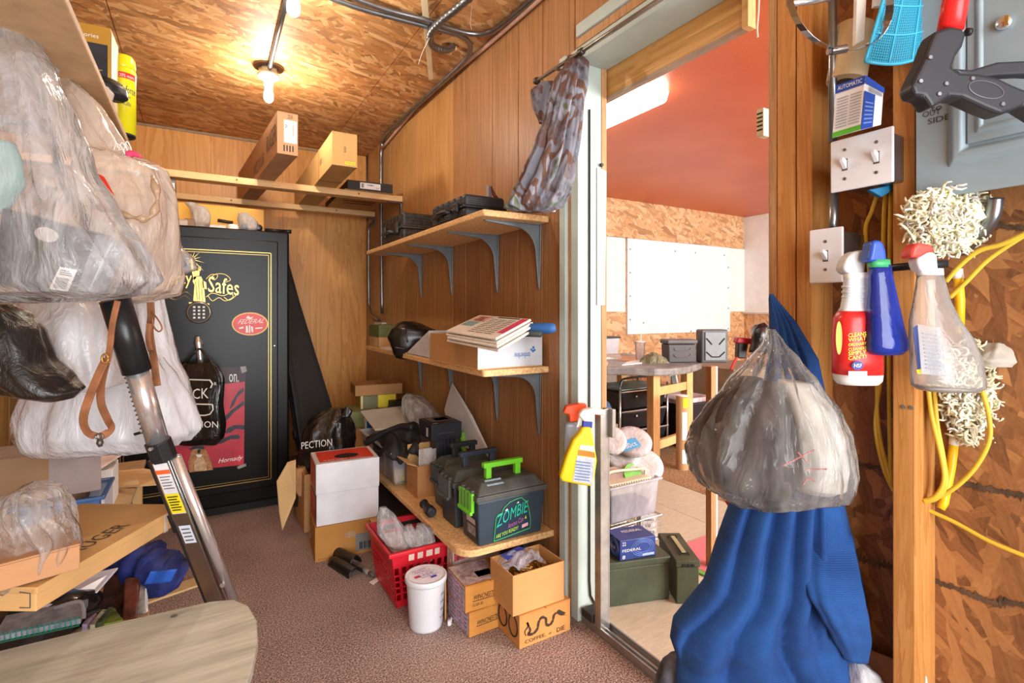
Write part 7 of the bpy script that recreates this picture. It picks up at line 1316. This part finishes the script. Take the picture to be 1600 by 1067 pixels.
qd(fl, 0, 1, .84, 1, BLU); qd(fl, 0, 1, 0, .10, GRE); qd(frr, 0, .55, 0, .72, BLU); qd(frr, 0, 1, .86, 1, BLU); a = fl(.08, .88) - FW * .0008; letters('AUTOMATIC', a, fl(.92, .88) - a, fl(.08, .96) - a, PAPER, o)
for k in range(11): 
    for l in range(2): qd(fl, .08 + l * .46, .48 + l * .44, .16 + k * .055, .178 + k * .055, mat('9AA0A8', .5), 'text_line', .0006)
for k in range(6): qd(frr, .08, .48, .1 + k * .08, .13 + k * .08, mat('7A94D0', .5), 'text_line', .0006)
for k in range(5): qd(frr, .2, .9, .74 + k * .02, .75 + k * .02, GREYINK, 'text_line', .0006)
o = thing('paper_roll', 'tan paper roll end behind the steel band clamp', 'roll', at(1325, 120, d=1.1)); a, b = at(1298, 118, d=1.12), at(1345, 55, d=1.16); MB().lathe([(.038, 0), (.038, .12)], 28, M=Matrix.Translation(at(1322, 128, d=1.13)) @ (at(1335, 50, d=1.13) - at(1322, 128, d=1.13)).to_track_quat('Z', 'Y').to_matrix().to_4x4()).build('roll', mat('D5C09A', .6), o, smooth=False)
MB().lathe([(.018, -.001), (.018, .121)], 20, M=Matrix.Translation(at(1322, 128, d=1.13)) @ (at(1335, 50, d=1.13) - at(1322, 128, d=1.13)).to_track_quat('Z', 'Y').to_matrix().to_4x4()).build('core', mat('4A4036', .7), o)
o = thing('band_clamp', 'large steel worm-drive band clamp hanging at top right', 'clamp', at(1300, 90, d=.98)); SST = mat('B4B4B6', .2, 1, var=.1, scale=30, name='stainless')
L = []
for k in range(41):
    th = 2 * PI * k / 40; c = at(1312 + 78 * math.cos(th), -2 + 80 * math.sin(th) + 10 * math.cos(th), d=.97 + .03 * math.sin(th * 2)); nrm = (RT * math.cos(th) - UP * math.sin(th)); wv = (RT * -.35 + FW * .8 + UP * .3).normalized() * .0075
    L.append([c + wv, c - wv, c - wv + nrm * .0012, c + wv + nrm * .0012])
m = MB(); m.loops(L, True, False); m.build('band', SST, o, bevel=.0004); MB().tube([at(1298, 80, d=.965), at(1322, 76, d=.965)], .0075, 14).build('worm_housing', mat('8C8480', .25, .9), o, smooth=False); MB().tube([at(1293, 81, d=.965), at(1298, 80, d=.965)], .006, 6).build('hex_head', SST, o)
pipe('top_rod', 'chrome rod crossing the top right corner', [at(1232, 6, d=1.02), at(1268, 2, d=1.04), at(1312, -6, d=1.06)], .006, CHROME, 'rod')
solo(MB().prism([at(1337, 70, d=1.06), at(1351, 62, d=1.06), at(1356, -30, d=1.06), at(1340, -30, d=1.06)], FW * .012), 'white_strip', WHITEP, 'white plastic strip behind the blue fly swatter', 'strip', bevel=.002); solo(MB().prism([at(1366, 10, d=1.04), at(1386, 8, d=1.04), at(1392, -30, d=1.04), at(1370, -30, d=1.04)], FW * .01), 'white_ribbon', WHITEP, 'short white ribbon end at the top by fly swatter', 'ribbon', bevel=.002)
# fly swatter
TQ = mat('3FA9C9', .35, var=.04, name='turquoise_plastic'); o = thing('fly_swatter', 'turquoise mesh fly swatter hanging upside down by red grabber', 'fly swatter', at(1400, 110, d=1.0))
Q = [(1352, 96), (1462, 78), (1468, -30), (1392, -40)]; fq = lambda u, v, e=0: at((Q[0][0] * (1 - u) + Q[1][0] * u) * (1 - v) + (Q[3][0] * (1 - u) + Q[2][0] * u) * v, (Q[0][1] * (1 - u) + Q[1][1] * u) * (1 - v) + (Q[3][1] * (1 - u) + Q[2][1] * u) * v + (12 * math.sin(u * PI) if v < .01 else 12 * math.sin(u * PI) * (1 - v)), d=1.0) + FW * e
m = MB()
for k in range(31): u = k / 30; m.tube([fq(u, v / 8) for v in range(9)], .0013, 4, caps=False)
for k in range(34): v = k / 33; m.tube([fq(u / 8, v, .0008) for u in range(9)], .0013, 4, caps=False)
m.build('mesh', TQ, o, kind='stuff'); MB().tube([fq(k / 10, 0) for k in range(11)] + [fq(1, k / 10) for k in range(1, 11)], .0032, 8).build('rim', TQ, o, smooth=True); MB().tube([fq(0, k / 10) for k in range(11)], .0032, 8).build('rim', TQ, o, smooth=True)
for u in (.33, .66): MB().tube([fq(u, v / 8, -.001) for v in range(9)], .0022, 6).build('spine', TQ, o, smooth=True)
for v in (.33, .66): MB().tube([fq(u / 8, v, -.001) for u in range(9)], .0022, 6).build('spine', TQ, o, smooth=True)
# breaker panel
PG = mat('8FA0A8', .42, .1, var=.06, scale=5, name='panel_grey'); ep = thing('breaker_panel', 'large blue-grey steel breaker panel with raised door', 'breaker panel', (1.19, .3, 1.36)); xp = 1.186
yL = at(1431, 300, x=xp).y; zB = at(1431, 314, x=xp).z; MB().box(xp, xp + .006, -.05, yL, zB, 2.2).build('cover', PG, ep, bevel=.001); MB().box(xp + .006, 1.285, -.02, yL - .03, zB + .03, 2.18).build('box', STEEL, ep)
def ring(y0, y1, z0, z1, w, x0_, x1_, m, n): 
    mb = MB(); A_ = [(y0, z0), (y1, z0), (y1, z1), (y0, z1)]; g2 = lambda k, x: [(x, p[0] + (k if p[0] == y0 else -k), p[1] + (k if p[1] == z0 else -k)) for p in A_]; mb.loops([g2(0, x0_), g2(w * .35, x1_), g2(w * .75, x1_), g2(w, x0_)], True, False); mb.build(n, m, ep, bevel=.003, seg=3)
yd = at(1481, 270, x=xp).y; zd = at(1481, 262, x=xp).z; ring(-.04, yd, zd, 2.19, .03, xp, xp - .012, PG, 'raised_frame'); yd2, zd2 = at(1512, 200, x=xp).y, at(1512, 226, x=xp).z
MB().box(xp - .006, xp - .001, -.04, yd2, zd2, 2.19).build('door', PG, ep, bevel=.004, seg=3); ring(-.03, yd2 - .012, zd2 + .015, 2.18, .012, xp - .006, xp - .010, PG, 'door_rib'); c = at(1570, 37, x=xp - .006)
MB().lathe([(.010, 0), (.012, .006), (.009, .010)], 20, M=Matrix.Translation(c) @ Matrix.Rotation(-PI / 2, 4, 'Y')).build('latch', CHROME, ep, smooth=True); MB().box(c.x - .013, c.x - .009, c.y - .008, c.y - .003, c.z - .008, c.z + .008).build('latch_tab', mat('C9A85A', .3, .8), ep)
pw = lambda px, py: at(px, py, x=xp - .0006)
for s, x0_, y0_, x1_, y1_, h2 in (('OUT', 1442, 184, 1470, 178, 9), ('SIDE', 1450, 195, 1484, 186, 9), ('to', 1455, 175, 1472, 171, 8)): lt(s, x0_, y0_, x1_, y1_, h2, mat('3A3E40', .6), ep, fn=pw, eps=.0008)
pipe('panel_conduit', 'bent steel conduit leaving the bottom of breaker panel', smoothpath([at(1556, 310, x=1.23), at(1552, 335, x=1.23), at(1540, 358, x=1.24), at(1520, 378, x=1.25), at(1500, 392, x=1.26)], 5), .012, STEEL)
# grabber tool
gr_ = thing('reacher_grabber', 'black pistol-grip reaching tool with red shaft over panel', 'reacher tool', at(1500, 180, d=.86)); GB = mat('26252A', .45, var=.08, name='grabber_black'); dg2 = .81
sil([(1425, 134), (1432, 118), (1445, 92), (1456, 62), (1462, 48), (1485, 40), (1504, 42), (1512, 52), (1506, 72), (1496, 86), (1490, 104), (1500, 112), (1530, 114), (1560, 120), (1585, 132), (1600, 138), (1640, 150), (1640, 190), (1600, 165), (1588, 170), (1565, 178), (1540, 168), (1505, 152), (1485, 150), (1468, 162), (1456, 168), (1450, 158), (1444, 150), (1430, 148)], dg2, .032, GB, 'housing', gr_, .006, 3)
sil([(1490, 106), (1520, 108), (1560, 96), (1600, 94), (1640, 96), (1640, 118), (1600, 116), (1560, 118), (1530, 122), (1500, 116)], dg2 + .008, .018, GB, 'trigger', gr_, .004, 3)
MB().tube([at(1485, 46, d=dg2 + .016), at(1493, 0, d=dg2 + .016), at(1500, -45, d=dg2 + .016)], .0175, 24).build('red_shaft', mat('E22A28', .3, var=.04), gr_, smooth=True); MB().tube([at(1510, 50, d=dg2 + .012), at(1516, 50, d=dg2 + .012)], .006, 12).build('pivot_pin', BLACKP, gr_, smooth=True); MB().tube([at(1443, 158, d=dg2 + .014), at(1448, 168, d=dg2 + .014)], .006, 10).build('hinge_pin', BLACKP, gr_, smooth=True)
for p in ((1438, 127), (1478, 131), (1519, 123), (1566, 163), (1467, 147), (1453, 90)): 
    c = at(p[0], p[1], d=dg2 - .0005); MB().lathe([(.004, 0), (.003, .002)], 12, M=Matrix.Translation(c) @ (-FW).to_track_quat('Z', 'Y').to_matrix().to_4x4()).build('screw', STEEL, gr_)
MB().tube([at(1541 + 27 * math.cos(t), 140 + 13 * math.sin(t) + 5 * math.cos(t), d=dg2 - .0005) for t in [k * PI / 14 for k in range(29)]], .0009, 5).build('oval_moulding', mat('5E5C64', .4), gr_)
# hanging bottles
def bottle(rings, d, m, name, par, n=36, flat=.72): 
    L = []
    for (px, py, hw) in rings:
        c = at(px, py, d=d); w = hw * d / FPX; L.append([c + RT * (w * math.copysign(abs(math.cos(t)) ** .75, math.cos(t))) - FW * (w * flat * math.copysign(abs(math.sin(t)) ** .75, math.sin(t))) for t in [2 * PI * k / n for k in range(n)]])
    mb = MB(); mb.loops(L, True, True); return mb.build(name, m, par, smooth=True)
d1 = .99
rbt = thing('spray_bottle', 'red labelled spray bottle with white nozzle hanging on the stud', 'spray bottle', at(1340, 600, d=d1)); bottle([(1338, 428, 16), (1337, 440, 17), (1337, 460, 18), (1336, 480, 20), (1337, 488, 26)], d1, mat('D5DCE0', .35), 'neck', rbt)
bottle([(1337, 484, 22), (1338, 496, 30), (1339, 520, 33), (1340, 560, 34), (1340, 585, 34), (1340, 594, 33), (1340, 600, 28)], d1, mat('D6D3CE', .3), 'bottle', rbt); bottle([(1337, 486, 25), (1338, 497, 31.5), (1338.5, 520, 34), (1339.5, 560, 34.6), (1339.5, 584, 34.8)], d1, mat('CF2A28', .3, var=.05), 'red_label', rbt)
sil([(1318, 420), (1324, 402), (1336, 392), (1352, 390), (1356, 398), (1352, 428), (1326, 428)], d1 - .012, .03, mat('C9CCCC', .4), 'trigger_head', rbt, .008); bottle([(1338, 426, 18), (1338, 436, 18)], d1, WHITEP, 'collar', rbt)
for k in range(5): bottle([(1337, 446 + k * 8, 18.8), (1337, 448 + k * 8, 19.4), (1337, 450 + k * 8, 18.8)], d1, mat('D5DCE0', .35), 'neck_ring', rbt, flat=.74)
fl_ = lambda px, py: at(px, py, d=d1 - .0325)
for k, s in enumerate(('CLEANS', 'WHAT', 'ORDINARY', 'CLEANERS', 'SIMPLY', "CAN'T!")): lt(s, 1325, 527 + k * 7.1, 1353, 524 + k * 7.1, 6 if k not in (2, 3) else 4.6, mat('E9E23A', .4), rbt, fn=fl_)
MB().add([at(1340 + 9 * math.cos(t), 571 + 7 * math.sin(t), d=d1 - .0325) for t in [-k * PI / 12 for k in range(24)]], [tuple(range(24))]).build('badge', mat('2A3A8A', .4), rbt); lt('NSF', 1334, 574, 1346, 574, 6, PAPER, rbt, fn=lambda px, py: at(px, py, d=d1 - .0335)); sil([(1326, 580), (1355, 580), (1355, 587), (1326, 588)], d1 - .0328, .001, PAPER, 'white_panel', rbt, 0)
MB().add([at(1311 + 5 * math.cos(t), 528 + 26 * math.sin(t), d=d1 - .021) for t in [-k * PI / 12 for k in range(24)]], [tuple(range(24))]).build('logo_patch', mat('E8A03A', .4), rbt)
d2 = .955; bbt = thing('spray_bottle', 'clear blue spray bottle with blue nozzle beside the red one', 'spray bottle', at(1385, 555, d=d2)); BLF = film('2A44B0', .82, .08, 'blue_clear', .1, 8, .45)
bottle([(1375, 414, 15), (1376, 430, 16), (1378, 450, 18), (1380, 480, 22), (1382, 510, 26), (1384, 535, 30), (1384, 545, 30), (1384, 554, 22)], d2, BLF, 'bottle', bbt); bottle([(1381, 490, 21), (1383, 520, 26), (1384, 540, 28), (1384, 551, 20)], d2, mat('1C2F9A', .2), 'liquid', bbt)
sil([(1358, 408), (1362, 390), (1364, 376), (1376, 374), (1382, 380), (1386, 392), (1388, 410)], d2 - .012, .03, mat('2A52B8', .35), 'trigger_head', bbt, .006); bottle([(1373, 406, 15), (1374, 418, 15.5)], d2, mat('3FA86A', .4), 'green_collar', bbt)
d3 = .935; cbt = thing('spray_bottle', 'empty clear spray bottle with red and white nozzle', 'spray bottle', at(1480, 610, d=d3)); CLB = film('D5D2CC', .30, .06, 'clear_pet', .25, 10, .2, .1)
bottle([(1453, 428, 17), (1454, 440, 19), (1456, 470, 24), (1460, 500, 33), (1470, 530, 42), (1477, 560, 46), (1480, 590, 48), (1481, 603, 48), (1481, 610, 40)], d3, CLB, 'bottle', cbt); bottle([(1452, 420, 18), (1453, 430, 18)], d3, WHITEP, 'collar', cbt)
sil([(1434, 406), (1440, 424), (1468, 424), (1466, 396), (1452, 392), (1440, 398)], d3 - .012, .028, mat('E4E2E4', .35), 'trigger_head', cbt, .006); sil([(1424, 402), (1428, 386), (1436, 378), (1456, 382), (1464, 392), (1450, 396), (1440, 402)], d3 - .013, .03, mat('E24A3E', .35), 'red_cap', cbt, .005)
sil([(1434, 506), (1470, 512), (1478, 588), (1440, 584)], d3 - .0365, .001, film('C6CCD2', .3, .2, 'faded_label', .1, 8), 'label', cbt, 0); sil([(1427, 512), (1434, 508), (1440, 580), (1434, 580)], d3 - .030, .001, mat('3A4A8A', .4), 'label_edge', cbt, 0)
sil([(1432, 578), (1440, 576), (1440, 584), (1434, 584)], d3 - .031, .001, mat('E9D82A', .4), 'yellow_patch', cbt, 0)
for k in range(10): sil([(1442 + k * .6, 520 + k * 6), (1464 + k * .8, 523 + k * 6), (1464 + k * .8, 524.5 + k * 6), (1442 + k * .6, 521.5 + k * 6)], d3 - .038, .0006, mat('8A909A', .5), 'text_line', cbt, 0)
pipe('black_peg', 'black peg rod on the stud holding the spray bottles', [at(1388, 419, d=1.02), at(1440, 414, d=.985), at(1480, 412, d=.97)], .0075, BLACKP, 'rod')
# yellow cables
YW = mat('D9B63A', .45, var=.08, name='yellow_cable'); xw = 1.25
def cable(label, pts, r=.0042, x=xw): 
    mb = MB().tube(smoothpath([at(p[0], p[1], x=(p[2] if len(p) > 2 else x)) for p in pts], 6), r, 8); o = thing('house_cable', label, 'cable', base_of(mb), group='yellow house cables'); mb.build('sheath', YW, o, smooth=True)
cable('yellow cable dropping from double switch, leftmost strand', [(1372, 300), (1362, 330), (1352, 360), (1358, 420), (1366, 520), (1370, 600), (1371, 650), (1378, 700), (1392, 750)])
cable('yellow cable beside the left stud, middle strand', [(1384, 296), (1381, 340), (1380, 420), (1380, 560), (1372, 620), (1368, 670), (1380, 730), (1398, 770)])
cable('yellow cable hugging the middle stud, straight strand', [(1392, 300), (1390, 400), (1389, 560), (1390, 680), (1393, 760)])
cable('yellow cable looping right of middle stud, inner strand', [(1450, 600), (1456, 650), (1470, 710), (1475, 750), (1462, 775), (1443, 782)], x=1.24); cable('yellow cable looping right of middle stud, outer strand', [(1460, 600), (1464, 660), (1474, 715), (1478, 755), (1464, 778), (1443, 784)], x=1.245)
cable('yellow cable sweeping up to the upper duster', [(1443, 782), (1480, 770), (1520, 735), (1545, 690), (1545, 650), (1535, 610)], x=1.25); cable('yellow cable running diagonally down across the strand board', [(1441, 793), (1490, 815), (1545, 845), (1600, 868), (1640, 884)], x=1.27)
cable('yellow cable crossing below panel, upper strand', [(1478, 440), (1500, 415), (1530, 392), (1570, 380), (1640, 345)], x=1.22); cable('yellow cable crossing below panel, lower strand', [(1484, 465), (1510, 440), (1545, 405), (1600, 368), (1640, 345)], x=1.23)
o = thing('blue_wire_cap', 'blue plastic scrap under the double switch plate', 'plastic scrap', at(1378, 312, d=1.08)); MB().prism([at(1358, 296, d=1.07), at(1396, 288, d=1.07), at(1394, 298, d=1.07), at(1378, 308, d=1.07)], FW * .012).build('scrap', mat('2A86B8', .4), o, bevel=.002)
# dusters with fluffy heads
FL = mat('F2EACB', .85, var=.15, scale=20, name='cream_yarn'); FLW = mat('D9D5CC', .8, var=.1)
def duster(label, centre, rx, ry, d, n, handle, seed):
    o = thing('fluffy_duster', label, 'duster', at(centre[0], centre[1] + ry, d=d)); rr_ = random.Random(seed); m1, m2 = MB(), MB()
    for k in range(n):
        a, q = rr_.uniform(0, 2 * PI), math.sqrt(rr_.random()); c = at(centre[0] + rx * q * math.cos(a), centre[1] + ry * q * math.sin(a), d=d - .045 * math.sqrt(max(0, 1 - q * q)) * rr_.random()); v = Vector((rr_.uniform(-1, 1), rr_.uniform(-1, 1), rr_.uniform(-1.2, .6))).normalized(); s = v.orthogonal().normalized(); b = v.cross(s); l = rr_.uniform(.014, .032); pts_ = [c + v * (l * t) + (s * math.cos(5 * t + k) + b * math.sin(5 * t + k)) * .006 for t in [i / 6 for i in range(7)]]
        (m1 if rr_.random() < .78 else m2).tube(pts_, [.001, .002, .0025, .0025, .0023, .002, .001], 5)
    m1.build('yarn_head', FL, o, smooth=True, kind='stuff'); m2.build('pale_strands', FLW, o, smooth=True, kind='stuff'); rows_loft([(centre[1] - ry * .8, centre[0] - rx * .6, centre[0] + rx * .6, .03), (centre[1], centre[0] - rx * .95, centre[0] + rx * .95, .045), (centre[1] + ry * .8, centre[0] - rx * .45, centre[0] + rx * .45, .02)], d + .012, n=60, nsub=14, lump=.014, ls=60).build('core', FL, o, smooth=True)
    MB().tube([at(p[0], p[1], d=d + .015) for p in handle], [.008] * (len(handle) - 1) + [.007], 14).build('handle', mat('E8B81E', .35), o, smooth=True); MB().tube([at(handle[0][0], handle[0][1], d=d + .014), at(handle[0][0] * .7 + handle[1][0] * .3, handle[0][1] * .7 + handle[1][1] * .3, d=d + .014)], .0085, 12).build('ferrule', WHITEP, o, smooth=True)
duster('cream fluffy duster hanging under the breaker panel', (1478, 342), 58, 48, .98, 1000, ((1496, 420), (1500, 470), (1500, 520)), 5); duster('dusty cream fluffy duster behind the empty clear bottle', (1528, 612), 50, 84, 1.03, 1200, ((1492, 680), (1486, 730), (1475, 785), (1470, 795)), 9)
o = thing('dust_wad', 'grey lint wad stuck on top of the lower duster', 'lint', at(1555, 570, d=.98)); rows_loft([(536, 1545, 1560, .01), (548, 1532, 1584, .02), (562, 1524, 1588, .03), (574, 1532, 1575, .02)], .99, n=26, folds=5, fa=.2, seed=3, lump=.010, ls=30).build('lint', mat('B9B2A4', .9, var=.15, bump=.4), o, smooth=True)
pipe('yellow_handle', 'yellow pole slanting at the right frame edge', [at(1578, 550, d=1.05), at(1600, 500, d=1.05), at(1640, 410, d=1.05)], .0085, mat('E8B81E', .35), 'pole')
o = thing('wood_shim', 'thin pale wooden shim slanting over the yellow cables', 'shim', at(1560, 460, d=1.02)); MB().prism([at(1524, 410, d=1.02), at(1532, 406, d=1.02), at(1590, 454, d=1.02), at(1582, 462, d=1.02)], FW * .004).build('stick', PINE, o, bevel=.0005); MB().prism([at(1574, 452, d=1.018), at(1578, 447, d=1.018), at(1580, 449, d=1.018), at(1576, 454, d=1.018)], FW * -.001).build('pencil_mark', GREYINK, o)
# brush with white strap
o = thing('scrub_brush', 'yellow handled brush hanging by a white strap', 'brush', at(1535, 1060, d=1.0)); db = 1.05
ribbon([(1586, 778), (1572, 810), (1556, 850), (1552, 880), (1548, 905), (1543, 928), (1545, 940)], .004, .0012, db, WHITEP, 'strap', o); ribbon([(1592, 784), (1580, 820), (1562, 850), (1556, 880)], .004, .0012, db + .004, WHITEP, 'strap', o)
MB().tube([at(1553, 946, d=db), at(1550, 956, d=db), at(1544, 975, d=db), at(1534, 1015, d=db), at(1526, 1046, d=db)], [.015, .0165, .0125, .012, .012], 20).build('handle', mat('F0B81E', .35), o, smooth=True); MB().tube([at(1526, 1046, d=db), at(1520, 1075, d=db), at(1514, 1110, d=db)], .0125, 20).build('red_grip', mat('C8222A', .4), o, smooth=True); MB().prism([at(1545, 963, d=db - .013), at(1553, 965, d=db - .013), at(1552, 973, d=db - .013), at(1544, 971, d=db - .013)], FW * -.001).build('hole_tag', WHITEP, o)
o = thing('leaning_cardboard', 'brown cardboard sheet leaning at the foot of the studs', 'cardboard', at(1400, 1060, d=1.1)); MB().prism([at(1350, 1012, d=1.16), at(1440, 1048, d=1.05), at(1452, 1110, d=1.05), at(1340, 1110, d=1.16)], FW * .005).build('sheet', kraft('9A6A48'), o)
MB().prism([at(1440, 1047, d=1.049), at(1448, 1058, d=1.049), at(1456, 1110, d=1.049), at(1450, 1110, d=1.049)], FW * .004).build('white_edge', PAPER, o)
solo(rows_loft([(1036, 1334, 1350, .02), (1048, 1330, 1368, .03), (1067, 1326, 1378, .04), (1090, 1324, 1384, .04)], 1.12, n=22, folds=5, fa=.25, seed=4, lump=.01), 'plastic_scrap', BG3, 'white plastic scrap between sweater and cardboard sheet', 'plastic', smooth=True)
# ---------------------------------------------------------------- light path limits keep the many films affordable
S.cycles.max_bounces = 7; S.cycles.transparent_max_bounces = 14; S.cycles.diffuse_bounces = 4; S.cycles.glossy_bounces = 3; S.cycles.transmission_bounces = 4
S.cycles.sample_clamp_indirect = 6
for o in list(S.objects):
    for k in ('_d',):
        if k in o.keys(): del o[k]
